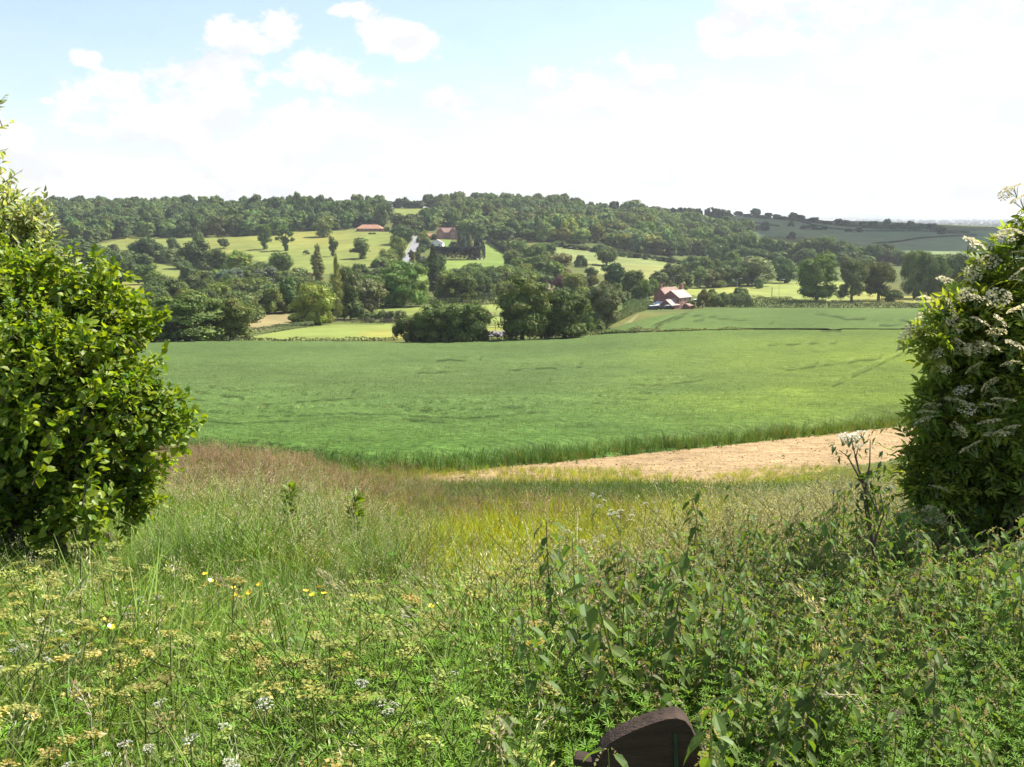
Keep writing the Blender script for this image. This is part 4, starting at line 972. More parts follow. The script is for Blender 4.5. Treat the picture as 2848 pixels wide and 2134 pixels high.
for k, (y, x, z, kind, tt, wd, ht, label, grp) in enumerate(cand):
    if k < n_ind:
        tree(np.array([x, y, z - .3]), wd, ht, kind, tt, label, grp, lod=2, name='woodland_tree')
    else:
        me = protos(kind, 2, k % 4)[0]
        key = ('arr', kind, k % 4)
        if key not in _cache:
            V = np.empty(len(me.vertices) * 3, np.float32); me.vertices.foreach_get('co', V); V = V.reshape(-1, 3)
            C4 = np.empty(len(V) * 4, np.float32); me.color_attributes['col'].data.foreach_get('color', C4); C4 = C4.reshape(-1, 4)[:, :3]
            nq = len(me.polygons); lv = np.empty(len(me.loops), np.int32); me.loops.foreach_get('vertex_index', lv)
            _cache[key] = (V, C4, lv.reshape(nq, 4))
        V, C4, Fq = _cache[key]
        n4 = int(np.argmax(Fq.max(1) >= 0)) # all quads
        a = trng.uniform(0, 6.28); c, s = math.cos(a), math.sin(a)
        W = np.stack([(V[:, 0] * c - V[:, 1] * s) * wd + x, (V[:, 0] * s + V[:, 1] * c) * wd + y, V[:, 2] * ht + z - .3], 1)
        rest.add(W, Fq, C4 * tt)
print('WOOD trees', len(cand))
tag(rest.obj('distant_woodland', M_TREE), 'back of the ridge woods seen as one mass of crowns', kind='stuff')

# far plain: tree clumps too far to count
mb = MB(); r = np.random.default_rng(5); n = 2600
Y = np.exp(r.uniform(math.log(2600), math.log(9500), n)); t = r.uniform(.3, .62, n)
line = vnoise(t * 300, np.log(Y) * 40, 8) > .45
t, Y = t[line], Y[line]; z = land(t, Y)
for a in range(4):
    C = np.stack([t * Y + r.normal(0, 9, len(t)), Y + r.normal(0, 9, len(t)), z + r.uniform(2, 10, len(t))], 1)
    V, Fc = cards(C, nrm(r.normal(size=C.shape)), r.uniform(8, 16, len(C)), r, .8); mb.add(V, Fc, (.035, .055, .025))
tag(mb.obj('plain_woodland', M_TREE), 'specks of woodland on the hazy plain beyond the far hill', kind='stuff')

# ------------------------------------------------------------------ hedges
M_HEDGE = M_TREE
def hedge(z, pts, h, wd, label, col=(.06, .092, .026), name='hedge', size=.2, dens=14, ragged=.25, cat='hedge', box_=False, hs=None):
    f, s = ZS[z]; g = [at(*f(*p)) for p in pts]; r = np.random.default_rng(len(label) * 7 + len(pts))
    # resample
    P = []; HH = []
    hs = hs or [1] * len(g)
    for i, (a, b) in enumerate(zip(g[:-1], g[1:])):
        m = max(int(np.linalg.norm((b - a)[:2]) / .8), 1)
        for k in range(m):
            P.append(a + (b - a) * k / m); HH.append(hs[i] + (hs[i + 1] - hs[i]) * k / m)
    P = np.array(P); HH = np.array(HH); P[:, 2] = gz(P[:, 0], P[:, 1]); m = len(P)
    L = np.linalg.norm(np.diff(P[:, :2], axis=0), axis=1).sum()
    n = int(L * (wd + 2 * h) * dens)
    i = r.integers(0, m, n); c = P[i].copy(); tan = nrm(np.gradient(P, axis=0))[i]; sd = nrm(np.cross(tan, [0, 0, 1.]))
    a = r.uniform(-.15, math.pi + .15, n); e = .38 if box_ else .8
    ca, sa = np.cos(a), np.sin(a)
    u = np.sign(ca) * np.abs(ca) ** e; v = np.maximum(np.sign(sa) * np.abs(sa) ** e, -.02)
    lump = 1 + ragged * (fbm(c[:, 0] * .35, c[:, 1] * .35, 3) - .47) * 3.2
    hh = h * HH[i] * lump
    q = r.uniform(.86, 1.06, n)
    c = c + sd * (u * wd / 2 * q)[:, None] + tan * r.uniform(-.5, .5, n)[:, None]; c[:, 2] += v * hh * q
    N = nrm(sd * u[:, None] + np.array([0, 0, 1.]) * (v * 1.0)[:, None] + r.normal(0, .45, (n, 3)))
    V, Fc = cards(c, N, size * r.uniform(.6, 1.4, n), r)
    tone = (.75 + .5 * fbm(c[:, 0] * .25, c[:, 1] * .25, 17) / .47 * .5)[:, None] * r.uniform(.75, 1.25, (n, 1))
    mb = MB(); mb.add(V, Fc, np.repeat(np.array(col) * tone, 4, 0))
    return tag(mb.obj(name, M_HEDGE), label, cat)
hedge(3, [(530, 735), (620, 737), (750, 738), (900, 738), (965, 735), (985, 715), (978, 690), (960, 660)], 8.2, 6, 'tall clipped near black evergreen hedge around the brick house garden', (.012, .021, .010), size=.4, dens=12, ragged=.03, box_=True)
hedge(3, [(1060, 585), (1120, 620), (1180, 655), (1230, 690)], 4.2, 4, 'dark hedge dropping along the side of the sheep field', (.035, .055, .02), size=.35, dens=7)
hedge(3, [(930, 575), (1000, 585), (1060, 592)], 1.6, 1.5, 'thin hedge across the top of the sheep field', (.05, .08, .03))
hedge(3, [(30, 1175), (250, 1162), (440, 1150), (560, 1142), (830, 1146), (1000, 1146), (1190, 1144)], 2.0, 2.2, 'long dark hedge along the top of the horse paddock', (.05, .08, .024), size=.22, dens=12)
hedge(3, [(900, 1105), (1000, 1105), (1130, 1105)], 2.6, 3, 'pale topped hedge above the long paddock hedge', (.085, .12, .04), size=.25)
hedge(2, [(200, 1425), (350, 1412), (480, 1390), (620, 1365), (770, 1350)], 1.5, 1.4, 'neat trimmed hedge between fallow field and lime paddock', (.085, .115, .04), size=.18, box_=True, ragged=.1)
hedge(2, [(90, 1478), (300, 1496), (600, 1494), (900, 1490), (1200, 1486), (1560, 1484)], .75, 1.0, 'rough low hedge bank between lime paddock and wheat', (.11, .12, .045), size=.16, dens=18, ragged=.5)
hedge(1, [(1080, 1402), (1250, 1404), (1500, 1400), (1800, 1390), (2180, 1372)], .7, 1.2, 'shaded hedge bottom under the two wheat edge oaks', (.06, .085, .03), size=.16, dens=16, ragged=.4)
hedge(3, [(870, 1495), (1000, 1492), (1150, 1490), (1260, 1484), (1330, 1480)], 2.1, 2.0, 'dark scrubby hedge in front of the riding arena', (.052, .068, .028), size=.18, dens=14, ragged=.45)
hedge(3, [(1450, 1475), (1560, 1470), (1700, 1466), (1850, 1460), (1980, 1452)], 1.7, 2.0, 'dark hedge bottom between the two tall wheat edge oaks', (.05, .075, .026), size=.18, dens=14, ragged=.35)
hedge(4, [(360, 1440), (480, 1436), (640, 1432), (800, 1425), (930, 1416)], 1.1, 1.2, 'weedy hedge bank at the corner of the two wheat fields', (.10, .12, .035), size=.15, dens=20, ragged=.5)
hedge(4, [(900, 1417), (1000, 1413), (1130, 1411)], 1.5, 1.4, 'brown dry tussocky bank between the two wheat fields', (.19, .15, .07), size=.14, dens=20, ragged=.4)
hedge(4, [(1120, 1412), (1300, 1408), (1500, 1404), (1700, 1400), (1980, 1396)], .75, 1.0, 'yellowish weedy strip dividing the two wheat fields', (.17, .17, .04), size=.13, dens=22, ragged=.55)
hedge(5, [(0, 1172), (150, 1170), (330, 1172), (600, 1176)], .5, .8, 'faint flowering strip at the end of the field division', (.2, .2, .06), size=.12, dens=18, ragged=.6)
hedge(4, [(540, 1395), (650, 1330), (760, 1275), (850, 1235), (960, 1200), (1030, 1185)], 1.6, 2.2, 'bramble hedge climbing beside the far wheat to the cottage', (.09, .125, .035), size=.2, dens=14, ragged=.4, hs=[1.2, 1.2, 1.3, 1.3, 1.2, 1.1])
hedge(4, [(790, 1210), (880, 1195), (1000, 1180), (1030, 1178)], 2.6, 2.0, 'bright leafy garden hedge in front of the conservatory', (.075, .13, .03), size=.2, dens=12, ragged=.3)
hedge(4, [(800, 1150), (900, 1150), (1060, 1146), (1130, 1142)], 2.4, 2.0, 'dark garden hedge behind the conservatory', (.045, .075, .022), size=.2)
hedge(4, [(1690, 1172), (1800, 1172), (1980, 1172)], 3.6, 3.0, 'bushy roadside hedge beside the cottage garden', (.07, .105, .035), size=.24, dens=11, ragged=.3)
hedge(5, [(0, 984), (150, 985), (330, 985), (500, 988), (690, 988)], 3.3, 3.0, 'thick dark roadside hedge under the ivy clad oak', (.062, .09, .03), size=.22, dens=13, ragged=.2)
hedge(5, [(705, 988), (900, 990), (1150, 992), (1440, 993), (1700, 993)], 2.2, 2.6, 'lower trimmed roadside hedge under the forked oak', (.075, .105, .038), size=.2, dens=13, ragged=.15)
hedge(5, [(730, 940), (900, 942), (1200, 940), (1440, 938)], 1.0, 1.2, 'broken weedy line behind the lower roadside hedge', (.1, .12, .045), size=.18, dens=10, ragged=.6)
hedge(5, [(110, 905), (220, 912), (420, 915)], .8, 1.2, 'scrappy strip of weeds in the roadside pasture', (.1, .11, .045), size=.16, dens=12, ragged=.6)
hedge(4, [(490, 792), (560, 795), (615, 797)], 1.2, 1.5, 'short dark hedge stub beside the lone pasture oak', (.05, .07, .03))
hedge(4, [(1490, 690), (1700, 702), (1960, 712)], 1.3, 2, 'thin hedge between shaded belt and roadside belt', (.06, .085, .035), size=.3, dens=6)
hedge(4, [(1520, 466), (1700, 480), (1960, 505)], 1.6, 2, 'hedge line crossing the shaded far hillside', (.03, .05, .022), size=.4, dens=4)
hedge(5, [(1040, 497), (1200, 485), (1400, 455), (1600, 440), (1850, 430)], 1.5, 2, 'curving hedge low on the far hillside', (.03, .048, .022), size=.4, dens=4)
hedge(5, [(500, 330), (700, 375), (1000, 400), (1300, 398), (1560, 405)], 1.5, 2, 'hedge line below the far hill crest', (.03, .048, .022), size=.4, dens=4)
hedge(5, [(60, 325), (200, 345), (330, 362)], 1.5, 2, 'short hedge by the paired trees on the far hillside', (.03, .048, .022), size=.4, dens=4)
hedge(1, [(1330, 705), (1480, 735), (1650, 762), (1860, 782)], 2.2, 2.5, 'scrub edge under the hedge belt trees', (.055, .08, .03), size=.3, dens=7, ragged=.5)
hedge(2, [(1120, 1320), (1300, 1322), (1500, 1325), (1560, 1325)], .6, .7, 'grassy fence line at the back of the lime paddock', (.12, .15, .05), size=.14, dens=12, ragged=.5)

# ------------------------------------------------------------------ scrub between the named trees
def scrub(poly, n, label, group, tints, kinds=('bush', 'round', 'bush'), h=(3, 8), seed=1, gap=6, ymax=700):
    r = np.random.default_rng(seed); got = []; k = 0
    xs = [p[0] for p in poly]; ys = [p[1] for p in poly]
    while len(got) < n and k < 1500:
        k += 1
        px, row = r.uniform(min(xs), max(xs)), r.uniform(min(ys), max(ys))
        if not inpoly(np.array([px]), np.array([row]), poly)[0]: continue
        p = at(px, row)
        if any((p[0] - q[0]) ** 2 + (p[1] - q[1]) ** 2 < gap * gap for q in got): continue
        got.append(p); hh = r.uniform(*h); p = p - np.array([0, 0, .2])
        tree(p, hh * r.uniform(1.0, 1.5), hh, kinds[r.integers(len(kinds))], np.array(tints[r.integers(len(tints))]) * r.uniform(.85, 1.15), label, group, name='scrub_bush')
GT = [(1, 1, 1), (1.15, 1.2, 1.0), (.8, .88, .9), (1.1, 1.1, 1.25), (1.25, 1.2, .9)]
scrub(zp(2, [(0, 930), (300, 900), (640, 930), (900, 1000), (1250, 960), (1720, 1080), (1600, 1150), (1300, 1215), (1230, 1290), (940, 1300), (560, 1225), (0, 1180)]), 62, 'scrubby bush filling the gaps between the stream side trees', 'scrub between stream trees', GT, h=(4, 10), seed=3)
scrub(zp(3, [(560, 1010), (760, 930), (1000, 860), (1200, 800), (1400, 700), (1560, 700), (1800, 870), (1560, 960), (1500, 1060), (1200, 1090), (600, 1120)]), 60, 'leafy bush in the thicket between lane foot and copper beech', 'thicket below the sheep field', GT, h=(4, 10), seed=4)
scrub(zp(1, [(250, 640), (600, 600), (1100, 660), (1290, 690), (1300, 720), (1180, 860), (900, 880), (300, 830)]), 44, 'dull bush in the scrub belt behind the hazel', 'scrub belt behind the hazel', [(.8, .88, .9), (.9, .95, 1), (1, 1.05, 1.05)], h=(5, 11), seed=5)
scrub(zp(1, [(1280, 600), (1700, 660), (2060, 740), (2060, 830), (1800, 770), (1500, 735), (1280, 695)]), 24, 'bush in the scrubby hedge belt across the pasture', 'hedge belt scrub', [(.75, .82, .85), (.9, 1, 1)], h=(4, 8), seed=6)
scrub(zp(1, [(1300, 890), (1500, 860), (1960, 880), (2400, 900), (2400, 1200), (2200, 1250), (1700, 1060), (1320, 1260)]), 40, 'rounded bush in the rough ground behind the wheat edge oaks', 'rough ground behind the oaks', GT, h=(4, 9), seed=8)
scrub(zp(4, [(60, 960), (560, 900), (700, 980), (1000, 1060), (1080, 1130), (900, 1160), (700, 1200), (480, 1330), (100, 1420)]), 30, 'garden shrub or small tree around the cottage lane', 'garden shrubs by the cottage lane', GT, h=(3, 7), seed=9)
scrub(zp(4, [(1540, 1050), (1700, 1090), (1980, 1120), (1980, 1165), (1600, 1175), (1500, 1175)]), 12, 'shrub in the overgrown hedge beside the cottage', 'overgrown hedge by the cottage', GT, h=(2.5, 5), seed=10, gap=4)
scrub(zp(3, [(250, 600), (330, 560), (240, 760), (180, 800)]), 8, 'verge bush along the pasture side of the lane', 'lane verge bushes', GT, h=(2, 4.5), seed=11, gap=5, ymax=900)
scrub(zp(3, [(380, 480), (470, 500), (480, 640), (430, 700), (420, 640)]), 14, 'garden bush between lane and brick outbuilding', 'lane side garden bushes', GT, h=(2.5, 6), seed=12, gap=5)
# ------------------------------------------------------------------ lane and riding arena
def strip(name, left, right, mat, label, off=.12, n=40, col=(1, 1, 1)):
    def res(P):
        P = np.array([at(*p) for p in P]); d = np.concatenate([[0], np.cumsum(np.linalg.norm(np.diff(P[:, :2], axis=0), axis=1))])
        u = np.linspace(0, d[-1], n); return np.stack([np.interp(u, d, P[:, k]) for k in range(2)], 1)
    a, b = res(left), res(right); cols = 6
    V = np.concatenate([a * (1 - k / cols) + b * k / cols for k in range(cols + 1)])
    V = np.concatenate([V, (gz(V[:, 0], V[:, 1]) + off)[:, None]], 1)
    Fc = [[k * n + i, (k + 1) * n + i, (k + 1) * n + i + 1, k * n + i + 1] for k in range(cols) for i in range(n - 1)]
    mb = MB(); mb.add(V, Fc, col); return tag(mb.obj(name, mat, smooth=True), label, kind='structure')
M_ROAD = solid('asphalt', (.20, .20, .21), .9, .2, nscale=.8, namp=.15)
M_VERGE = solid('verge', (.24, .25, .09), .95, .1, nscale=.5)
strip('road', zp(3, [(368, 503), (352, 560), (318, 640), (255, 738), (300, 800), (360, 850)]), zp(3, [(402, 503), (428, 560), (400, 640), (335, 738), (372, 800), (410, 850)]), M_ROAD, 'grey tarmac lane climbing the hill towards the wood')
strip('road_verge', zp(3, [(362, 505), (338, 565), (300, 640), (240, 735)]), zp(3, [(367, 504), (350, 562), (315, 642), (253, 739)]), M_VERGE, 'pale grass verge along the lane', .16)
strip('riding_arena', zp(3, [(900, 1402), (1240, 1396)]), zp(3, [(900, 1448), (1260, 1442)]), solid('arena_sand', (.15, .135, .135), .95, .1, nscale=1), 'grey sand of the riding arena behind the hedge', .1, 14)
strip('field_track', zp(4, [(700, 1395), (790, 1330), (900, 1250)]), zp(4, [(760, 1395), (850, 1325), (920, 1248)]), solid('dry_track', (.17, .165, .065), .95, .1, nscale=.7), 'worn straw coloured track along the corner of the far wheat', .2, 20)

# ------------------------------------------------------------------ buildings
def brick(name, col):
    m, nt, out = newmat(name); L = nt.links.new
    b = nt.nodes.new('ShaderNodeTexBrick'); b.inputs['Color1'].default_value = (*col, 1); b.inputs['Color2'].default_value = (*[c * .72 for c in col], 1)
    b.inputs['Mortar'].default_value = (.36, .30, .25, 1); b.inputs['Scale'].default_value = 4.4; b.inputs['Mortar Size'].default_value = .012
    t = nt.nodes.new('ShaderNodeTexCoord'); mp = nt.nodes.new('ShaderNodeMapping'); mp.inputs['Rotation'].default_value = (math.pi / 2, 0, .6)
    L(t.outputs['Object'], mp.inputs[0]); L(mp.outputs[0], b.inputs['Vector'])
    nz = nt.nodes.new('ShaderNodeTexNoise'); nz.inputs['Scale'].default_value = .7; L(t.outputs['Object'], nz.inputs['Vector'])
    r = nt.nodes.new('ShaderNodeMapRange'); r.inputs[3].default_value = .7; r.inputs[4].default_value = 1.3; L(nz.outputs[0], r.inputs[0])
    p = nt.nodes.new('ShaderNodeBsdfPrincipled'); p.inputs['Roughness'].default_value = .9
    L(mixmul(nt, b.outputs[0], r.outputs[0]), p.inputs['Base Color']); L(p.outputs[0], out.inputs[0]); return m
M_BRICK = brick('red_brick', (.30, .115, .085)); M_BRICK2 = brick('orange_or_sunlit_brick', (.36, .15, .09))
M_WHITE = solid('white_render', (.8, .8, .78), .7); M_FRAME = solid('white_frame', (.8, .8, .78), .4)
M_PANE = solid('window_glass', (.04, .05, .06), .08, .6)
def tiles(name, col): return solid(name, col, .8, .2, nscale=1.4, namp=.25, bump=.4, bscale=6)
M_TILE = tiles('orange_tiles', (.36, .19, .125)); M_TILE2 = tiles('brown_tiles', (.26, .17, .14)); M_SLATE = tiles('pinkish_slate', (.36, .28, .26)); M_GREY = tiles('grey_slate', (.17, .16, .18)); M_PURP = tiles('mauve_tiles', (.26, .2, .24))

def rotz(V, a):
    c, s = math.cos(a), math.sin(a); V = np.asarray(V, float)
    return np.stack([V[:, 0] * c - V[:, 1] * s, V[:, 0] * s + V[:, 1] * c, V[:, 2]], 1)
def xf(V, o=(0, 0, 0), a=0): return rotz(V, a) + np.asarray(o, float)

def gable_block(root, L, W, he, hr, wall, roof, o=(0, 0, 0), a=0, over=.3, th=.16, hip=0.0, base=-1.2):
    """walls and a pitched roof, the ridge along local x"""
    V = [[-L/2, -W/2, base], [L/2, -W/2, base], [L/2, W/2, base], [-L/2, W/2, base], [-L/2, -W/2, he], [L/2, -W/2, he], [L/2, W/2, he], [-L/2, W/2, he]]
    mb = MB()
    if hip:
        mb.add(xf(V, o, a), [[0, 1, 5, 4], [1, 2, 6, 5], [2, 3, 7, 6], [3, 0, 4, 7]])
    else:
        V += [[-L/2, 0, hr], [L/2, 0, hr]]
        mb.add(xf(V, o, a), [[0, 1, 5, 4], [2, 3, 7, 6]]); b = MB()
        mb.add(xf(V, o, a), [[1, 2, 6, 9, 5], [3, 0, 4, 8, 7]])
    wo = mb.obj('wall', wall, root)
    k = (hr - he) / (W / 2); e = he - over * k
    mb = MB()
    if hip:
        x1, y1, xr = L/2 + over, W/2 + over, L/2 - hip
        R = [[-x1, -y1, e], [x1, -y1, e], [x1, y1, e], [-x1, y1, e], [-xr, 0, hr + .02], [xr, 0, hr + .02]]
        T_ = [[p[0], p[1], p[2] + th] for p in R]
        mb.add(xf(T_, o, a), [[0, 1, 5, 4], [2, 3, 4, 5]]); mb.add(xf(T_, o, a), [[1, 2, 5], [3, 0, 4]])
        mb.add(xf(R + T_, o, a), [[0, 6, 7, 1][::-1], [1, 7, 8, 2][::-1], [2, 8, 9, 3][::-1], [3, 9, 6, 0][::-1], [3, 2, 1, 0]])
    else:
        for s in (-1, 1):
            R = np.array([[-L/2 - over, s * (W/2 + over), e], [L/2 + over, s * (W/2 + over), e], [L/2 + over, s * .0, hr + .01], [-L/2 - over, s * .0, hr + .01]])
            T_ = R + [0, 0, th]
            mb.add(xf(np.concatenate([R, T_]), o, a), BOXF if s < 0 else BOXF[:, ::-1])
    ro = mb.obj('roof', roof, root)
    return wo, ro
def chimney(roof, root, x, y, z0, z1, w_=.8, mat=None):
    mb = MB(); V, Fc = box(x - w_/2, y - w_/2, z0, x + w_/2, y + w_/2, z1); mb.add(V, Fc)
    V, Fc = box(x - w_/2 - .08, y - w_/2 - .08, z1 + .001, x + w_/2 + .08, y + w_/2 + .08, z1 + .18); mb.add(V, Fc)
    for q in (-.18, .18):
        V, Fc = tube([[x + q, y, z1 + .18], [x + q, y, z1 + .55]], [.13, .11], 8); mb.add(V, Fc)
    o = mb.obj('chimney', mat or M_BRICK, roof)
    return o
def window(wall, cx, cz, w_, h_, o, a, y, frame=M_FRAME, panes=2):
    """window in the plane y of the block's local frame, facing -y"""
    mb = MB(); t = .09
    for bx in ((-w_/2, -h_/2, w_/2, -h_/2 + t), (-w_/2, h_/2 - t, w_/2, h_/2)):
        V, Fc = box(cx + bx[0], y - .07, cz + bx[1], cx + bx[2], y - .005, cz + bx[3]); mb.add(xf(V, o, a), Fc)
    for k in range(panes + 1):
        x0 = cx - w_/2 + (w_ - t) * k / panes
        V, Fc = box(x0, y - .07, cz - h_/2 + t, x0 + t, y - .005, cz + h_/2 - t); mb.add(xf(V, o, a), Fc)
    wn = mb.obj('window', frame, wall)
    return wn
def pane_of(wall, cx, cz, w_, h_, o, a, y):
    mb = MB(); V, Fc = box(cx - w_/2 + .04, y - .03, cz - h_/2 + .04, cx + w_/2 - .04, y - .008, cz + h_/2 - .04); mb.add(xf(V, o, a), Fc)
    mb.obj('window_pane', M_PANE, wall)
def win(wall, cx, cz, w_, h_, o, a, y, panes=2):
    window(wall, cx, cz, w_, h_, o, a, y, panes=panes); pane_of(wall, cx, cz, w_, h_, o, a, y)

# brick cottage at the end of the far wheat; local x runs along the ridge, away to the right
def H(x, y): return 640 + x / 25.63, 273.3 + y / 25.63
pc = at(*H(1000, 918)); yaw = rad(46); rd = np.array([math.cos(yaw), math.sin(yaw)]); gd = np.array([-rd[1], rd[0]])
Lh, Wh = 7.6, 7.4
ctr = pc[:2] + rd * Lh / 2 + gd * Wh / 2
cot = empty('brick_cottage', (ctr[0], ctr[1], pc[2] - .1), yaw); tag(cot, 'red brick cottage with chimneys at the corner of the far wheat field', 'house')
w0, r0 = gable_block(cot, Lh, Wh, 4.2, 6.5, M_BRICK, M_SLATE)
ga = -math.pi / 2     # gable wall facing the valley: block frame turned so that -y looks along -x
for cx in (-1.55, 1.45): win(w0, cx, 3.15, 1.7, 1.15, (0, 0, 0), ga, -Lh / 2, 3)
for cx, cz in ((-1.6, 3.0), (1.4, 3.0), (-1.2, .9)): win(w0, cx, cz, 1.3, 1.2, (0, 0, 0), 0, -Wh / 2, 2)
mb = MB(); V, Fc = tube([[Lh / 2 - .1, -Wh / 2 - .12, -.5], [Lh / 2 - .1, -Wh / 2 - .12, 4.1]], [.07, .07], 6); mb.add(V, Fc); mb.obj('drainpipe', M_FRAME, cot)
w1_, r1_ = gable_block(cot, 9.6, 5.4, 4.7, 7.3, M_BRICK, M_TILE2, (.6, 4.6, 0))
chimney(r1_, cot, -3.7, 4.6, 6.6, 8.6); 
st = chimney(r1_, cot, 5.75, 2.2, -1, 8.4, 1.2)
gw, gr = gable_block(cot, 4.6, 4.9, 1.75, 3.5, M_BRICK, M_SLATE, (-Lh / 2 - 2.3, -1.2, 0)); gw.name = 'garage_wall'; gr.name = 'garage_roof'
ew, er = gable_block(cot, 3.6, 2.4, 1.3, 1.9, M_BRICK, M_TILE2, (.6, -Wh / 2 - 1.22, 0)); ew.name = 'porch_wall'; er.name = 'porch_roof'
# glazed lean-to on the far side of the gable
mb = MB()
V = np.array([[-Lh/2 - 4.2, 1.6, -1], [-Lh/2 - .01, 1.6, -1], [-Lh/2 - .01, 5.6, -1], [-Lh/2 - 4.2, 5.6, -1], [-Lh/2 - 4.2, 1.6, 1.5], [-Lh/2 - .01, 1.6, 2.6], [-Lh/2 - .01, 5.6, 2.6], [-Lh/2 - 4.2, 5.6, 1.5]])
mb.add(V, BOXF); cons = mb.obj('conservatory', solid('pale_glazing', (.62, .72, .72), .15, .6), cot)
mb = MB()
for k in range(6):
    y = 1.6 + .8 * k; V, Fc = tube([[-Lh/2 - 4.25, y, 1.56], [-Lh/2 - .02, y, 2.66]], [.05, .05], 4); mb.add(V, Fc)
mb.obj('glazing_bar', M_FRAME, cons)

# gabled brick house by the lane
pb = at(*Z3(668, 545)); hb = empty('gabled_brick_house', (pb[0], pb[1], pb[2]), rad(8)); tag(hb, 'two storey red brick house with twin gables behind the clipped hedge', 'house')
wa, ra = gable_block(hb, 13, 7, 5.2, 8.6, M_BRICK, M_TILE2)
lw, lr = gable_block(hb, 9, 5.2, 5.4, 8.8, M_BRICK2, M_TILE2, (-5.2, -.9, 0), math.pi / 2)  # sunlight on this gable is put into its colour as a lighter brick
rw, rr = gable_block(hb, 9, 6.0, 5.4, 8.9, M_BRICK, M_TILE2, (4.8, -.9, 0), math.pi / 2)
for cx, cz in ((-1.4, 4.1), (.8, 4.1), (-1.4, 1.4), (.8, 1.4)): win(wa, cx, cz, 1.4, 1.5, (0, 0, 0), 0, -3.5)
for cx, cz in ((4.0, 4.2), (5.6, 4.2), (4.0, 1.5), (5.6, 1.5)): win(rw, cx, cz, 1.1, 1.4, (0, 0, 0), 0, -5.4)
for cx, cz in ((-5.2, 4.2), (-5.2, 1.5)): win(lw, cx, cz, 1.4, 1.5, (0, 0, 0), 0, -5.4)
chimney(ra, hb, -5.2, 1.5, 7.5, 10.4, .9); chimney(ra, hb, 4.8, 1.8, 7.5, 10.2, .9)
pb = at(*Z3(525, 548)); ob = empty('brick_outbuilding', pb, rad(-8)); tag(ob, 'low brick outbuilding with orange tiled roof beside the gabled house', 'outbuilding')
ow, orf = gable_block(ob, 8.5, 6, 2.4, 4.6, M_BRICK2, M_TILE, hip=2.2); win(ow, 1.5, 1.4, 1.4, 1.1, (0, 0, 0), 0, -3)
# white gable by the tall hedge
pb = at(*Z3(585, 622)); wc = empty('white_cottage', pb, rad(84)); tag(wc, 'white gabled cottage half sunk behind the clipped dark hedge', 'house')
ww, wr = gable_block(wc, 8, 8.8, 3.3, 5.6, M_WHITE, M_PURP)
for cx in (-2.2, 2.2): win(ww, cx, 1.9, 1.3, 1.1, (0, 0, 0), ga, -4)
# bungalow
pb = at(*Z2(1290, 474)); bu = empty('bungalow', pb, rad(-4)); tag(bu, 'long low bungalow with orange hipped roof under the ridge wood', 'house')
bw, br = gable_block(bu, 22, 9, 2.4, 5.4, M_BRICK, M_TILE, hip=4.2, over=.6)
for cx in (-8, -4.5, -1, 3, 7.5): win(bw, cx, 1.4, 1.8, 1.2, (0, 0, 0), 0, -4.5, 3)
chimney(br, bu, 3, .8, 4.4, 6.6)
# roof among the garden trees
pb = at(*Z3(1560, 1045)); rc = empty('tiled_cottage', pb, rad(5)); tag(rc, 'small brown tiled roof showing beside the copper beech', 'house')
gable_block(rc, 5.5, 5, 2.0, 3.9, M_BRICK2, M_TILE2); rf = [c for c in rc.children if c.name.startswith('roof')][0]; chimney(rf, rc, 1.6, .5, 3, 5, .6)
pb = at(*Z4(795, 640)); wh = empty('red_roofed_house', pb, rad(12)); tag(wh, 'red roof just visible inside the slope wood above the hedge bushes', 'house')
gable_block(wh, 10, 7, 4.4, 7.6, M_BRICK, M_TILE2)

# ------------------------------------------------------------------ vehicles
M_TYRE = solid('tyre', (.02, .02, .02), .9)
def car(p, yaw, paint, label, L=4.2, W=1.75, van=False, name='parked_car', top_paint=None):
    root = empty(name, p, yaw); tag(root, label, 'van' if van else 'car')
    h1 = .95 if not van else 1.1; prof = [(-L/2, .35), (-L/2, h1 * .9), (-L*.36, h1), (L*.22, h1), (L/2 - .1, h1 * .8), (L/2, .35)]
    top = [(-L*.46, h1 + .02), (-L*.40, 1.95), (L*.20, 1.95), (L*.34, h1 + .02)] if van else [(-L*.40, h1 + .01), (-L*.26, 1.45), (L*.08, 1.45), (L*.27, h1 + .01)]
    def prism(pr, w_):
        n = len(pr); V = [[x, -w_/2, z] for x, z in pr] + [[x, w_/2, z] for x, z in pr]; return V, n
    mb = MB(); V, n = prism(prof, W); mb.add(V, [[i, (i + 1) % n, n + (i + 1) % n, n + i] for i in range(n)]); mb.add(V, [list(range(n))[::-1], list(range(n, 2 * n))]); mb.obj('body', paint, root)
    mb = MB(); V, n = prism(top, W * .86); mb.add(V, [[i, (i + 1) % n, n + (i + 1) % n, n + i] for i in range(n)]); mb.add(V, [list(range(n))[::-1], list(range(n, 2 * n))]); cb = mb.obj('cabin', M_PANE, root)
    mb = MB(); V, Fc = box(top[1][0] - .05, -W * .44, top[1][1] + .002, top[2][0] + .05, W * .44, top[1][1] + .06); mb.add(V, Fc); mb.obj('roof', top_paint or paint, root)
    for x in (-L * .31, L * .31):
        for s in (-1, 1):
            a = np.arange(14) / 14 * 6.283; mb = MB(); y0 = s * W / 2
            V = [[x + .32 * math.cos(q), y0 - s * .18, .32 + .32 * math.sin(q)] for q in a] + [[x + .32 * math.cos(q), y0 + s * .015, .32 + .32 * math.sin(q)] for q in a]
            mb.add(V, [[i, (i + 1) % 14, 14 + (i + 1) % 14, 14 + i] for i in range(14)]); mb.add(V, [list(range(14, 28)), list(range(14))[::-1]]); mb.obj('wheel', M_TYRE, root)
    return root
P_DARK = solid('dark_paint', (.03, .035, .05), .25, .5); P_WHITE = solid('white_paint', (.8, .8, .8), .25, .5); P_SIL = solid('silver_paint', (.5, .52, .55), .3, .5)
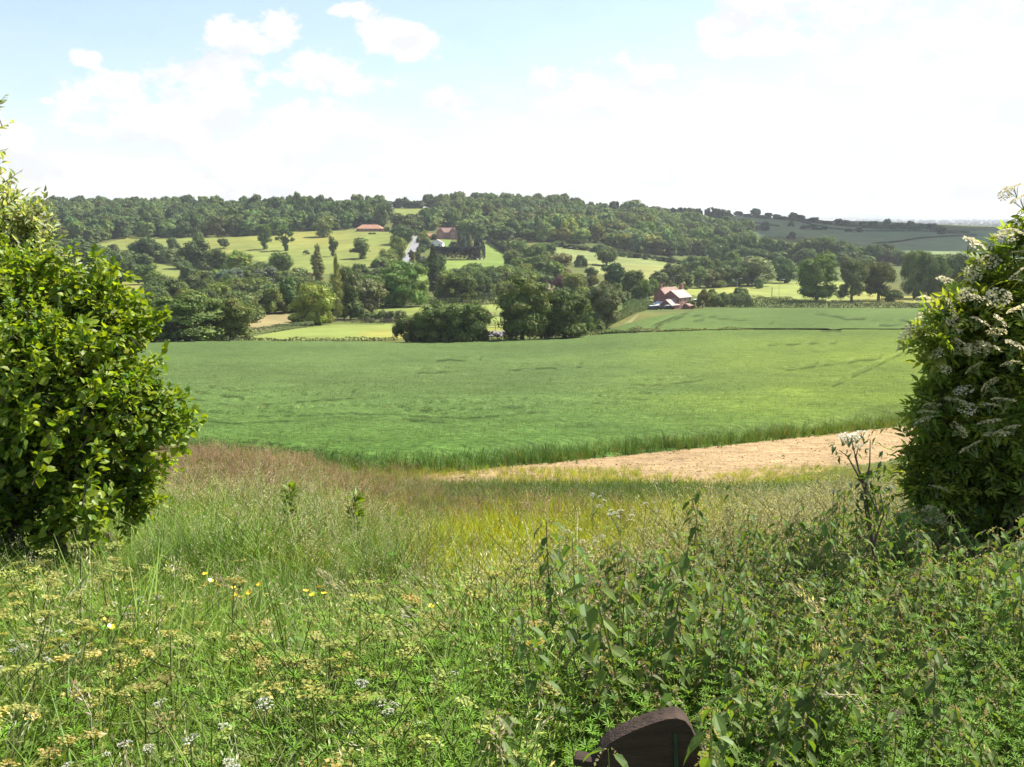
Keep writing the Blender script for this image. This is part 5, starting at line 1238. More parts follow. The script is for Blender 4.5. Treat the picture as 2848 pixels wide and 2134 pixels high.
def onroad(z, x, y, up=.14): q = at(*ZS[z][0](x, y)); q[2] = float(gz(q[0], q[1])) + up; return q
car(onroad(3, 330, 690), rad(75), P_DARK, 'dark car driving down the tarmac lane', name='car')
car(onroad(3, 382, 516), rad(80), P_SIL, 'pale car at the top of the lane by the wood', name='car')
car(onroad(3, 446, 735), rad(20), P_WHITE, 'white van parked in the garden behind the dark poplar', 5.0, 1.9, True, 'parked_van')
q = at(*H(430, 930)); car(q, rad(20), P_DARK, 'white roofed car parked beside the conservatory', top_paint=P_WHITE)
q = at(*H(318, 938)); car(q, rad(25), P_DARK, 'dark car with white roof partly behind the bright garden hedge by the conservatory', top_paint=P_WHITE)
q = at(*H(735, 925)); car(q, rad(15), P_DARK, 'white roofed car in front of the cottage garage', top_paint=P_WHITE)
q = at(*H(1455, 800)); car(q, rad(60), P_WHITE, 'pale van parked behind the tall cottage chimney', 5, 1.9, True, 'parked_van')

# ------------------------------------------------------------------ lamps, poles, fences
M_STEEL = solid('galvanised_steel', (.42, .44, .45), .5, .4); M_WOOD = solid('weathered_wood', (.20, .16, .12), .9, .1, nscale=5, namp=.3); M_LAMP = solid('pale_lamp_head', (.75, .76, .78), .4)
def lamp(z, x, top, base, dirx, label):
    f = ZS[z][0]; p = at(*f(x, base)); hgt = (slope(f(x, top)[1]) - p[2] / p[1]) * p[1]
    root = empty('street_lamp', p); tag(root, label, 'street lamp', 'street lamps along the pasture road')
    mb = MB(); V, Fc = tube([[0, 0, -.3], [0, 0, hgt * .6], [0, 0, hgt]], [.12, .09, .07], 8); mb.add(V, Fc); mb.obj('pole', M_STEEL, root)
    mb = MB(); V, Fc = tube([[0, 0, hgt - .04], [dirx * .7, 0, hgt + .14], [dirx * 1.5, 0, hgt + .22]], [.06, .05, .05], 6); mb.add(V, Fc); mb.obj('arm', M_STEEL, root)
    mb = MB(); V, Fc = box(-.5, -.2, -.09, .5, .2, .09); V = V + [dirx * 1.95, 0, hgt + .24]; mb.add(V, Fc); mb.obj('lamp_head', M_LAMP, root)
lamp(4, 1240, 885, 1000, 1, 'slim street lamp rising behind the brick cottage roof')
lamp(4, 1470, 915, 1003, 1, 'street lamp before the grey green belt, near the scrubby cottage shrub')
lamp(4, 1823, 912, 1000, 1, 'street lamp before the silvery trees, above the wide green shrub')
lamp(5, 322, 772, 895, 1, 'street lamp standing in the roadside pasture beside the wooden pole')
p = at(*Z5(267, 908)); t_ = empty('telegraph_pole', p); tag(t_, 'bare wooden pole in the roadside pasture', 'pole')
mb = MB(); hgt = (slope(Z5(267, 832)[1]) - p[2] / p[1]) * p[1]; V, Fc = tube([[0, 0, -.3], [0, 0, hgt]], [.17, .13], 8); mb.add(V, Fc); mb.obj('pole', M_WOOD, t_)
mb = MB(); V, Fc = box(-.25, -.16, hgt - .5, .25, -.14, hgt - .3); mb.add(V, Fc); mb.obj('plate', M_STEEL, t_)

def fence(z, pts, h, step, rails, label, mat=None, pw=.12):
    f = ZS[z][0]; g = np.array([at(*f(*p)) for p in pts]); d = np.concatenate([[0], np.cumsum(np.linalg.norm(np.diff(g[:, :2], axis=0), axis=1))])
    n = max(int(d[-1] / step), 2); u = np.linspace(0, d[-1], n + 1)
    P = np.stack([np.interp(u, d, g[:, 0]), np.interp(u, d, g[:, 1])], 1); zz = gz(P[:, 0], P[:, 1])
    o0 = np.array([P[0, 0], P[0, 1], zz[0]]); root = empty('post_and_rail_fence', o0); tag(root, label, 'fence')
    Q = np.concatenate([P, zz[:, None]], 1) - o0
    for q in Q:
        mb = MB(); V, Fc = box(-pw/2, -pw/2, -.3, pw/2, pw/2, h); mb.add(V + q, Fc); mb.obj('post', mat or M_WOOD, root)
    for k in rails:
        mb = MB(); V, Fc = tube(Q + [0, -.1, h * k], [.06] * len(Q), 4); mb.add(V, Fc); mb.obj('rail', mat or M_WOOD, root)
    return root
fence(3, [(1000, 1393), (1100, 1392), (1240, 1388)], 1.5, 2.6, (.95, .5), 'dark post and rail fence round the grey riding arena')
fence(3, [(1030, 1262), (1100, 1262), (1190, 1258)], 1.5, 2.0, (.9, .55), 'wooden fence where the brown horse stands')
fence(2, [(960, 1318), (1150, 1318), (1350, 1320), (1560, 1322)], 1.2, 3.0, (.9, .5), 'long paddock fence between saplings and lime paddock')
fence(2, [(1500, 1448), (1530, 1447), (1575, 1446)], 1.7, 1.4, (.95, .7, .45, .2), 'short wooden hurdle fence at the dark clump edge')

# ------------------------------------------------------------------ animals
def skin_animal(name, p, yaw, J, E, Rr, mat, label, cat, scale=1.0, group=None):
    me = bpy.data.meshes.new(name); me.from_pydata([tuple(np.array(j) * scale) for j in J], E, []); me.materials.append(mat)
    o = link(bpy.data.objects.new(name, me)); o.location = [float(v) for v in p]; o.rotation_euler = (0, 0, yaw)
    m = o.modifiers.new('skin', 'SKIN'); sv = me.skin_vertices[0].data
    for i, r in enumerate(Rr): sv[i].radius = (r * scale, r * scale)
    sv[0].use_root = True
    o.modifiers.new('sub', 'SUBSURF').levels = 1
    return tag(o, label, cat, group)
J = [(0, 0, 1.12), (-.55, 0, 1.16), (-.85, 0, 1.18), (.5, 0, 1.12), (.8, 0, 1.22), (1.15, 0, 1.0), (1.4, 0, .6), (1.55, 0, .3),
     (.62, .17, .8), (.64, .17, .45), (.62, .17, .05), (.62, -.17, .8), (.7, -.17, .45), (.68, -.17, .05),
     (-.8, .17, .85), (-.95, .17, .5), (-.88, .17, .05), (-.8, -.17, .85), (-.98, -.17, .5), (-.92, -.17, .05), (-1.02, 0, 1.05), (-1.1, 0, .6)]
E = [(0, 1), (1, 2), (0, 3), (3, 4), (4, 5), (5, 6), (6, 7), (3, 8), (8, 9), (9, 10), (3, 11), (11, 12), (12, 13), (2, 14), (14, 15), (15, 16), (2, 17), (17, 18), (18, 19), (2, 20), (20, 21)]
Rr = [.31, .32, .27, .30, .22, .16, .14, .09, .13, .07, .06, .13, .07, .06, .17, .08, .06, .17, .08, .06, .06, .07]
skin_animal('horse', at(*Z3(1055, 1264)), rad(200), J, E, Rr, solid('chestnut_coat', (.26, .10, .05), .6, nscale=3, namp=.2), 'chestnut horse grazing by the fence in the upper paddock', 'horse')
J2 = [(0, 0, .55), (-.3, 0, .56), (.3, 0, .57), (.5, 0, .7), (.68, 0, .62), (.25, .12, .3), (.25, .12, .03), (.25, -.12, .3), (.25, -.12, .03), (-.32, .12, .3), (-.32, .12, .03), (-.32, -.12, .3), (-.32, -.12, .03)]
E2 = [(0, 1), (0, 2), (2, 3), (3, 4), (2, 5), (5, 6), (2, 7), (7, 8), (1, 9), (9, 10), (1, 11), (11, 12)]
R2 = [.30, .29, .27, .15, .09, .09, .045, .09, .045, .1, .045, .1, .045]
M_WOOL = solid('wool', (.75, .70, .62), .95, .05, nscale=9, namp=.15)
skin_animal('sheep', at(*Z3(956, 745)), rad(170), J2, E2, R2, M_WOOL, 'white sheep close to the end of the clipped hedge', 'sheep', 1.45, 'sheep in the green field')
skin_animal('sheep', at(*Z3(994, 743)), rad(15), J2, E2, R2, M_WOOL, 'white sheep further out from the clipped hedge end', 'sheep', 1.4, 'sheep in the green field')

# ------------------------------------------------------------------ the cloud that shades the far hill
tgt = np.array([610., 1180., -20.]); cc_ = tgt + sdir * (1050 / sdir[2]); r = np.random.default_rng(2); mb = MB()
th = np.linspace(0, math.pi, 13); ph = np.linspace(0, 2 * math.pi, 25)[:-1]
for k in range(16):
    a = r.uniform(0, 6.28); q = math.sqrt(r.uniform(0, 1)) * .72
    c = cc_ + np.array([math.cos(a) * 330 * q, math.sin(a) * 470 * q, r.uniform(-20, 40)]); R_ = np.array([r.uniform(110, 170), r.uniform(130, 190), r.uniform(50, 90)])
    V = np.array([[math.sin(t) * math.cos(f), math.sin(t) * math.sin(f), math.cos(t)] for t in th for f in ph]); V = V * (1 + .12 * (fbm(V[:, 0] * 3 + V[:, 2] * 2 + 9 * k, V[:, 1] * 3, 5) - .47))[:, None]
    n = len(ph); mb.add(V * R_ + c, [[i * n + j, (i + 1) * n + j, (i + 1) * n + (j + 1) % n, i * n + (j + 1) % n] for i in range(12) for j in range(n)])
tag(mb.obj('cloud', solid('cloud_white', (.85, .86, .88), 1, 0), smooth=True), 'white cumulus cloud whose shadow lies on the far hill', kind='stuff')
# ------------------------------------------------------------------ bushes that frame the view
r5 = np.random.default_rng(51)
# one rounded leaf, folded along the midrib (base at 0, tip at x = 1)
LEAF_R = (np.array([[0, 0, 0], [.22, .36, .07], [.62, .42, .06], [1, 0, -.10], [.62, -.42, .06], [.22, -.36, .07], [.5, 0, .0]]), np.array([[0, 6, 2, 1], [6, 3, 2, 2], [0, 5, 4, 6], [6, 4, 3, 3]]))
LEAF_R = (LEAF_R[0], np.array([[0, 6, 2, 1], [0, 5, 4, 6], [6, 3, 2, 6], [6, 4, 3, 6]]))
def leaf_t(wd, drop=.1, fold=.08):
    z = lambda x: .35 * drop * x - 1.35 * drop * x * x
    V = np.array([[0, 0, 0], [.25, wd * .9, z(.25) + fold], [.58, wd * .8, z(.58) + fold], [.82, wd * .38, z(.82) + fold * .5], [1, 0, z(1)], [.82, -wd * .38, z(.82) + fold * .5], [.58, -wd * .8, z(.58) + fold], [.25, -wd * .9, z(.25) + fold], [.58, 0, z(.58)]], float)
    return V, np.array([[0, 8, 2, 1], [8, 4, 3, 2], [0, 7, 6, 8], [8, 6, 5, 4]])
def leaf_s(wd, drop=.1, fold=.08):
    V = np.array([[0, 0, 0], [.45, wd, fold], [1, 0, -drop], [.45, -wd, fold], [.45, 0, 0]], float)
    return V, np.array([[0, 4, 2, 1], [0, 3, 2, 4]])
def compound():
    """five leaflets on one stalk"""
    Vs, Fs = [], []; TV, TF = leaf_t(.2, .12); n = 0
    for x, a in ((.38, 1.05), (.38, -1.05), (.68, .95), (.68, -.95), (.85, 0)):
        V = TV * .52; c, s = math.cos(a), math.sin(a)
        V = np.stack([V[:, 0] * c - V[:, 1] * s + x, V[:, 0] * s + V[:, 1] * c, V[:, 2] - .1 * x * x], 1); Vs.append(V); Fs.append(TF + n); n += len(V)
    return np.concatenate(Vs), np.concatenate(Fs)
ELD = compound()
def lobes_D(L, Y):
    out = []
    for x, y, r, dy in L:
        px, row = Dp(x, y); c = point(px, row, Y + dy); out.append((c, r * Dk / F * (Y + dy)))
    return out
def shoots(mb, lobes, n_per, tmpl, leaf, col, col2, young, rng, slen=.28, nleaf=9, up=.45, fill=.35, twig=None, shell=(.6, 1.02), inset=0., heads=0):
    """leafy shoots over the bush; col for grown leaves, col2 for the fresh tips"""
    TV, TF = tmpl
    for c, r in lobes:
        n = int(n_per * r * r); d = nrm(rng.normal(size=(n, 3)))
        if heads:
            hd = nrm(rng.normal(size=(heads, 3)) + [0, 0, .15]); d = nrm(hd[rng.integers(0, heads, n)] + .34 * rng.normal(size=(n, 3)))
        q = rng.uniform(*shell, n); deep = rng.random(n) < fill; q[deep] = rng.uniform(.1, .8, deep.sum())
        P0 = c + d * np.maximum(r * q - inset, .03)[:, None]
        keep = np.ones(n, bool)
        for c2, r2 in lobes:
            if c2 is c: continue
            keep &= (np.linalg.norm(P0 - c2, axis=1) > r2 * .55) | (rng.random(n) < .25)
        P0, d = P0[keep], d[keep]; n = len(P0); 
        if not n: continue
        D = nrm(d * .7 + np.array([0, 0, up]) + rng.normal(0, .38, (n, 3))); Ls = slen * rng.uniform(.6, 1.35, n)
        fresh = rng.random(n) < young
        side = nrm(np.cross(D, rng.normal(size=(n, 3))))
        for k in range(nleaf):
            u = (k + .5) / nleaf
            p = P0 + D * (Ls * (u - .25))[:, None] - np.array([0, 0, .06]) * (u * u * Ls)[:, None]
            sg = 1 if k % 2 else -1
            A = nrm(side * sg * .9 + D * (.35 + .7 * u) + rng.normal(0, .3, (n, 3)) + [0, 0, -.12])
            N = nrm(np.array([0, 0, 1.]) * .8 + D * .3 + rng.normal(0, .45, (n, 3)))
            s = leaf * rng.uniform(.6, 1.2, n) * (1 - .35 * u)
            V, Fc = place(TV, TF, p, A, N, s)
            cc = np.where(fresh[:, None] & (u > .3), np.array(col2), np.array(col)) * rng.uniform(.72, 1.28, (n, 1)) * (1 + rng.normal(0, .06, (n, 3)))
            mb.add(V, Fc, np.repeat(np.clip(cc, .003, .8), len(TV), 0))
        if twig is not None:
            for i in range(0, n, 3):
                V, Fc = tube([P0[i] - D[i] * Ls[i] * .6, P0[i], P0[i] + D[i] * Ls[i] * .7], [.006, .005, .002], 4); twig.add(V, Fc)

def stems(base, lobes, rng, r0=.035, per=1, root_spread=.25, col=(1, 1, 1)):
    mb = MB()
    for c, r in lobes:
        for _ in range(per):
            b = np.array(base) + np.append(rng.normal(0, root_spread, 2), -.1); e = c + rng.normal(0, .3, 3) * r
            V, Fc = tube(curve3(b, e, [rng.normal(0, .1), rng.normal(0, .1), .15], 9), r0 * np.linspace(1, .25, 9), 6); mb.add(V, Fc, col)
            for k in range(3):
                f = e + nrm(rng.normal(size=3) + [0, 0, .4]) * r * .9
                V, Fc = tube(curve3(b + (e - b) * rng.uniform(.5, .9), f, [0, 0, .05], 6), r0 * np.linspace(.45, .1, 6), 5); mb.add(V, Fc, col)
    return mb

def foot(px, row_hint, Y):
    t = float(xratio(px, row_hint)); return np.array([t * Y, Y, float(land(t, Y))])

# hazel on the left
HZ = lobes_D([(40, 690, 130, .3), (150, 665, 62, .2), (200, 735, 95, 0), (262, 712, 34, -.1), (110, 805, 180, 0), (235, 790, 70, 0), (205, 880, 130, -.2), (305, 890, 70, -.1), (60, 960, 190, 0),
               (200, 1010, 130, 0), (300, 985, 55, .1), (275, 1060, 60, .1), (120, 1080, 120, -.1), (40, 1120, 110, 0), (160, 1105, 50, -.5), (-80, 800, 190, .3), (-70, 1000, 190, .2), (0, 600, 70, .6), ], 8.6)
hb_ = foot(60, 540, 8.6)
hz_ = empty('hazel_bush', hb_); tag(hz_, 'big hazel bush with bright yellow green leaves beside the wheat', 'bush')
mb = MB(); tw = MB()
shoots(mb, HZ, 1150, leaf_t(.42, .12, .08), .078, (.105, .185, .018), (.23, .30, .022), .6, r5, .34, 9, .5, .2, tw, (.6, 1.0), .08, 13)
mb_h, tw_h = mb, tw
def spray(mb, tw, px, py, Y, L, lf, n, cols, rng, tm, drop=.12):
    """one leafy branch reaching out to a tip"""
    q, row = Dp(px, py); tip = point(q, row, Y); d = nrm(np.array([rng.normal(.1, .15) + (.75 if px > 240 else .15), rng.normal(-.1, .3), .75])); b = tip - d * L
    S = curve3(b, tip, [0, 0, .05], 7); V, Fc = tube(S, np.linspace(.007, .002, 7), 4); tw.add(V, Fc)
    for k in range(3):
        u = rng.uniform(.1, 1, n); i = u * 6; j = np.minimum(i.astype(int), 5); p = S[j] + (S[j + 1] - S[j]) * (i - j)[:, None]
        A = nrm(rng.normal(0, .8, (n, 3)) + d * .5 + [0, 0, -.1]); V, Fc = place(*tm, p + A * .05 * rng.uniform(0, 1.6, (n, 1)), A, nrm(rng.normal(0, .5, (n, 3)) + [0, 0, .9]), lf * rng.uniform(.6, 1.15, n) * (1.1 - .3 * u))
        mb.add(V, Fc, np.repeat(np.array(cols[k % len(cols)]) * rng.uniform(.75, 1.25, (n, 1)), len(tm[0]), 0))
HC = [(.105, .185, .018), (.23, .30, .022), (.2, .27, .022)]
for x, y, dy in [(398, 888, -.1), (405, 900, -.1), (380, 858, 0), (352, 842, .1), (345, 690, .1), (325, 715, 0), (335, 770, .1), (300, 660, .1), (268, 612, .1), (240, 598, .2), (200, 572, .2), (150, 560, .3), (110, 575, .2), (60, 570, .2), (345, 985, 0), (322, 1030, 0), (335, 1060, -.1), (300, 1085, -.1), (205, 1075, -.7), (170, 1085, -.7), (120, 1110, -.7), (240, 1065, -.6),
                 (172, 600, .1), (225, 610, .1), (252, 640, 0), (285, 655, 0), (130, 590, .2), (85, 580, .3), (30, 575, .3), (318, 690, .1), (362, 875, 0), (385, 900, 0), (340, 860, 0), (180, 690, -.8), (90, 760, -1), (230, 800, -.7), (150, 900, -.9), (60, 880, -1), (280, 860, -.5), (20, 700, -.8), (260, 720, -.4), (310, 900, -.3), (220, 960, -.7), (120, 680, -.7), (40, 800, -1)]:
    if dy > -.25: x, y = 120 + (x - 120) * 1.075, 850 + (y - 850) * 1.075
    spray(mb_h, tw_h, x, y, 8.6 + dy, r5.uniform(.35, .6), .082, 22, HC, r5, leaf_t(.42, .12, .07))
o = mb_h.obj('leaves', M_LEAF, hz_); mb, tw = mb_h, tw_h
sm = stems(hb_, [(c, r * .7) for c, r in HZ if r > .35], r5, .025, 1, .3); sm.V += tw.V; sm.C += tw.C; sm.Q += [(q + sm.n, m) for q, m in tw.Q]; sm.n += tw.n
o2 = sm.obj('branches', M_BARK, hz_)
for q in (o, o2): q.location = tuple(-hb_)

# pale tree top behind the hazel
PT = lobes_D([(15, 520, 70, 0), (70, 500, 34, 0), (85, 470, 26, 0), (35, 465, 45, .2), (5, 435, 26, .2), (70, 560, 55, 0), (-40, 560, 120, .3), (20, 600, 80, 0), (100, 520, 18, 0), (-60, 420, 70, .3), (-70, 300, 60, .3), (-14, 240, 16, .2), (110, 590, 40, .4)], 12.0)
pb_ = foot(-20, 500, 12.0); pt_ = empty('whitebeam_tree', pb_); tag(pt_, 'pale silvery leaved tree top blowing above the hazel', 'tree')
mb = MB(); tw = MB(); shoots(mb, PT, 560, leaf_t(.22), .13, (.20, .25, .085), (.42, .46, .26), .62, r5, .3, 9, .3, .3, tw)
o = mb.obj('leaves', M_LEAF, pt_); sm = stems(pb_, PT[:7] + PT[9:], r5, .05, 1, .1); sm.V += tw.V; sm.C += tw.C; sm.Q += [(q + sm.n, m) for q, m in tw.Q]; sm.n += tw.n
o2 = sm.obj('trunk', M_BARK, pt_)
for q in (o, o2): q.location = tuple(-pb_)

# elder in flower on the right
EL = lobes_D([(2165, 640, 80, 0), (2135, 590, 40, .1), (2185, 560, 40, .1), (2100, 690, 70, -.1), (2040, 715, 45, -.1), (2020, 745, 45, -.2), (2150, 720, 130, 0), (2075, 790, 90, 0), (2035, 860, 45, -.1), (2010, 900, 42, -.1),
               (2130, 900, 130, 0), (2220, 820, 150, 0), (2050, 980, 85, 0), (1985, 1010, 36, 0), (2010, 1070, 65, 0), (2110, 1060, 120, .1), (2200, 1000, 150, .1), (2060, 1150, 90, .1), (2180, 1170, 130, .2), (2290, 700, 150, .2), (2300, 950, 170, .2), (2225, 455, 16, .1), (2240, 520, 34, .1), (2260, 600, 60, .1), (1965, 960, 22, 0), (2290, 1150, 150, .2)], 6.6)
eb_ = foot(1010, 575, 6.8)
el_ = empty('elder_bush', eb_); tag(el_, 'elder bush in creamy flower with dark inside beside the earth strip', 'bush')
mb = MB(); tw = MB(); shoots(mb, EL, 900, ELD, .150, (.125, .185, .028), (.25, .31, .05), .68, r5, .15, 6, .4, .28, tw, (.6, 1.0), .13, 12)
o = mb.obj('leaves', M_LEAF, el_); sm = stems(eb_, [(c, r * .6) for c, r in EL if r > .18], r5, .022, 1, .2); sm.V += tw.V; sm.C += tw.C; sm.Q += [(q + sm.n, m) for q, m in tw.Q]; sm.n += tw.n
o2 = sm.obj('branches', M_BARK, el_)
for q in (o, o2): q.location = tuple(-eb_)
def flower_head(rng, R=.075, n=95, dome=.16, col=(.80, .73, .50), fl=.0075):
    mb = MB(); q = np.sqrt(rng.uniform(0, 1, n)) * R; a = rng.uniform(0, 6.28, n)
    # five flat sprays make up the head
    hd = np.array([[math.cos(k * 1.257), math.sin(k * 1.257)] for k in range(5)]) * R * .55
    P = np.stack([np.cos(a) * q, np.sin(a) * q], 1); k = np.argmin(((P[:, None] - hd[None]) ** 2).sum(2), 1)
    ctr = hd[k]; P = ctr + (P - ctr) * .86
    z = -dome * (P ** 2).sum(1) / R - .25 * np.linalg.norm(P - ctr, axis=1) + rng.uniform(-.004, .004, n)
    C = np.concatenate([P, z[:, None]], 1)
    V, Fc = cards(C, nrm(rng.normal(0, .3, (n, 3)) + [0, 0, 1]), fl * rng.uniform(.8, 1.4, n), rng, .9, .1)
    mb.add(V, Fc, np.repeat(np.array(col) * rng.uniform(.8, 1.1, (n, 1)), 4, 0))
    for h in hd:
        V, Fc = tube([[0, 0, -R * 1.1], [h[0] * .6, h[1] * .6, -R * .45], [h[0], h[1], -.012]], [.0022, .0018, .0012], 4); mb.add(V, Fc, (.16, .2, .08), 1)
    return mb.mesh('flower_head', [M_FLOWER, M_STEM])
FH = [flower_head(r5) for _ in range(4)]
fpos = [(1975, 703), (1960, 722), (1948, 730), (2010, 640), (2060, 664), (2050, 690), (2085, 632), (2075, 745), (2110, 748), (2140, 742), (2005, 885), (1990, 903), (2012, 872), (2062, 858), (2078, 838), (2170, 858), (2182, 918), (2135, 905), (2100, 790), (2150, 712), (2190, 590), (2138, 560),
        (2178, 500), (2196, 425), (2183, 403), (2170, 415), (2108, 520), (2160, 640), (2200, 660), (2120, 690), (2030, 1050), (2012, 1108), (2092, 960), (2150, 930), (2040, 790), (2130, 830), (2065, 700), (2180, 780), (2140, 870), (2020, 760), (2000, 670), (2045, 600), (2100, 590), (2200, 540), (2090, 880), (1996, 1165), (2075, 925), (2165, 690), (2120, 640), (2195, 740)]
for i, (x, y) in enumerate(fpos):
    px, row = Dp(x, y); dvec = point(px, row, 1.0)
    # rest the head on the outside of the nearest leaf mass
    best = None
    for c, r in EL:
        b = float(dvec @ c) / float(dvec @ dvec); dd = np.linalg.norm(dvec * b - c)
        if dd < r * 1.25:
            e = b - math.sqrt(max((r * .95 + .03) ** 2 - dd ** 2, 0)) / np.linalg.norm(dvec)
            best = e if best is None else min(best, e)
    if best is None: best = 6.5
    p = dvec * best
    o = link(bpy.data.objects.new('flower_head', FH[i % 4]), el_); o.location = tuple(p - eb_); s = r5.uniform(.75, 1.2)
    o.rotation_euler = (r5.normal(.3, .4), r5.normal(-.15, .4), r5.uniform(0, 6.28)); o.scale = (s, s, s)

# ------------------------------------------------------------------ near grass and herbs
def zone_w(x, y, K):
    w = np.zeros(len(x))
    for k in K:
        a, b, ra, rb = k[:4]; s = k[4] if len(k) > 4 else 1
        w = w + s * np.exp(-.5 * (((x - a) / ra) ** 2 + ((y - b) / rb) ** 2))
    return w
KZ = {
 'purple': [(400, 1005, 130, 32, 1.3), (600, 1030, 200, 28, 1.2), (820, 1045, 180, 28, 1.1), (1000, 1066, 180, 24, .8), (1250, 1075, 130, 24, .5), (330, 1000, 80, 34, 1.2)],
 'meadow': [(1080, 1165, 190, 62, 3.2), (1280, 1135, 200, 50, 2.6), (1500, 1100, 140, 40, 1.8), (1250, 1205, 170, 45, 2.2), (1700, 1060, 170, 40), (1000, 1245, 120, 55, 2.2)],
 'hay': [(1620, 1175, 180, 50, 1.8), (1770, 1140, 130, 65, 1.8), (1430, 1215, 130, 35), (820, 1200, 90, 50, .9), (700, 1150, 110, 40, .8), (1250, 1270, 180, 32), (1120, 1310, 120, 45), (1850, 1100, 70, 60), (500, 1110, 140, 40, .5), (790, 1290, 100, 35, .8)],
 'lush': [(100, 1200, 220, 90, 1.8), (400, 1150, 200, 70, 1.8), (300, 1250, 350, 70, 1.6), (600, 1250, 200, 70, 1.8), (450, 1370, 400, 90, 1.2), (200, 1500, 300, 150), (900, 1370, 260, 80, 1.6), (650, 1110, 160, 50, 1.5), (1100, 1420, 200, 80, 1.2), (620, 1600, 400, 100), (1300, 1450, 120, 70)],
 'nettle': [(1580, 1370, 180, 52, 1.8), (1390, 1340, 80, 30, .6), (1700, 1440, 230, 90, 1.8), (2050, 1330, 220, 70, 1.8), (2160, 1480, 110, 110, .5), (1620, 1540, 130, 80), (1960, 1260, 160, 40), (1490, 1420, 90, 50)],
 'cleaver': [(1960, 1500, 230, 100, 2.2), (1850, 1600, 200, 80, 2.2), (1150, 1500, 200, 110), (1000, 1600, 250, 80), (2120, 1440, 150, 110, 1.8), (1300, 1600, 120, 70, 1.2), (700, 1560, 250, 110, .5), (400, 1600, 300, 90, .4), (1200, 1400, 140, 60, .7)],
 'umbel': [(300, 1450, 280, 90, .9), (700, 1510, 240, 90, .9), (100, 1350, 140, 70, .8), (900, 1460, 140, 70, .8), (150, 1600, 200, 70, .7), (880, 1600, 140, 60, .7)],
}
KN = list(KZ)
rg = np.random.default_rng(77)
def scatter_near(n, ylo=1.9, yhi=25, pw=.35):
    Y = (ylo ** (pw + 1) + rg.uniform(0, 1, n) * (yhi ** (pw + 1) - ylo ** (pw + 1))) ** (1 / (pw + 1))
    t = rg.uniform(-.74, .74, n); z = land(t, Y); px, row = project(t * Y, Y, z + .45)
    return np.stack([t * Y, Y, z], 1), px * 2.1592, row * 2.1592
EARTH = zp(0, [(900, 1034), (960, 1018), (1300, 985), (1600, 955), (1950, 915), (2400, 875), (2400, 950), (1960, 985), (1800, 1005), (1650, 1030), (1520, 1058), (1300, 1040), (1100, 1034), (980, 1045)])
P, gx, gy = scatter_near(56000)
pr, rr_ = project(P[:, 0], P[:, 1], P[:, 2])
crop = inpoly(pr, rr_, WH1); earth = inpoly(pr, rr_, EARTH)
e2 = inpoly(pr, rr_ + 9 + 5 * fbm(P[:, 0] * .9, P[:, 1] * .9, 55), EARTH)
ok = ~crop & (~earth | (rg.random(len(P)) < np.where(e2, .03, .45))) & (rr_ < 1500)
# the boards of the stile stand in a small trodden gap
ok &= ~((np.abs(P[:, 0] - .55) < .42) & (P[:, 1] < 2.75))
P, gx, gy = P[ok], gx[ok], gy[ok]
W = np.stack([zone_w(gx, gy, KZ[k]) for k in KN], 1) + np.array([.004, .004, .004, .02, .0, .0, .0])
W = W / W.sum(1, keepdims=True); ch = (W.cumsum(1) > rg.random(len(P))[:, None]).argmax(1)
wb = lambda Y: np.maximum(1, Y * .19)          # far blades a little broader
def inst(mb, Pn, protos_, sc, cols, lean=.18, axis=None):
    """set plants of a few shapes at Pn; cols multiplies the shape's own colour"""
    if not len(Pn): return
    k = rg.integers(0, len(protos_), len(Pn))
    for i, pb2 in enumerate(protos_):
        s = np.where(k == i)[0]
        if not len(s): continue
        V0 = np.concatenate(pb2.V); C0 = np.concatenate(pb2.C); a = rg.uniform(0, 6.28, len(s))
        A = np.stack([np.cos(a), np.sin(a), 0 * a], 1); N = nrm(np.stack([rg.normal(.05, lean, len(s)), rg.normal(0, lean, len(s)), np.ones(len(s))], 1))
        A = nrm(A - N * (A * N).sum(1, keepdims=True)); Yv = np.cross(N, A); S = sc[s][:, None, None]
        V = Pn[s][:, None] + S * (V0[None, :, 0:1] * A[:, None] + V0[None, :, 1:2] * Yv[:, None] + V0[None, :, 2:3] * N[:, None])
        C = C0[None] * cols[s][:, None]
        base = 0
        for Fq, m in pb2.Q:
            pass
        off = (np.arange(len(s)) * len(V0))[:, None, None]
        n0 = mb.n; mb.V.append(V.reshape(-1, 3)); mb.C.append(C.reshape(-1, 3)); mb.n += V.shape[0] * V.shape[1]
        by = {}
        for Fq, m in pb2.Q: by.setdefault((Fq.shape[1], m), []).append(Fq)
        for (w_, m), L_ in by.items():
            Fq = np.concatenate(L_); mb.Q.append(((Fq[None] + off).reshape(-1, w_) + n0, m))

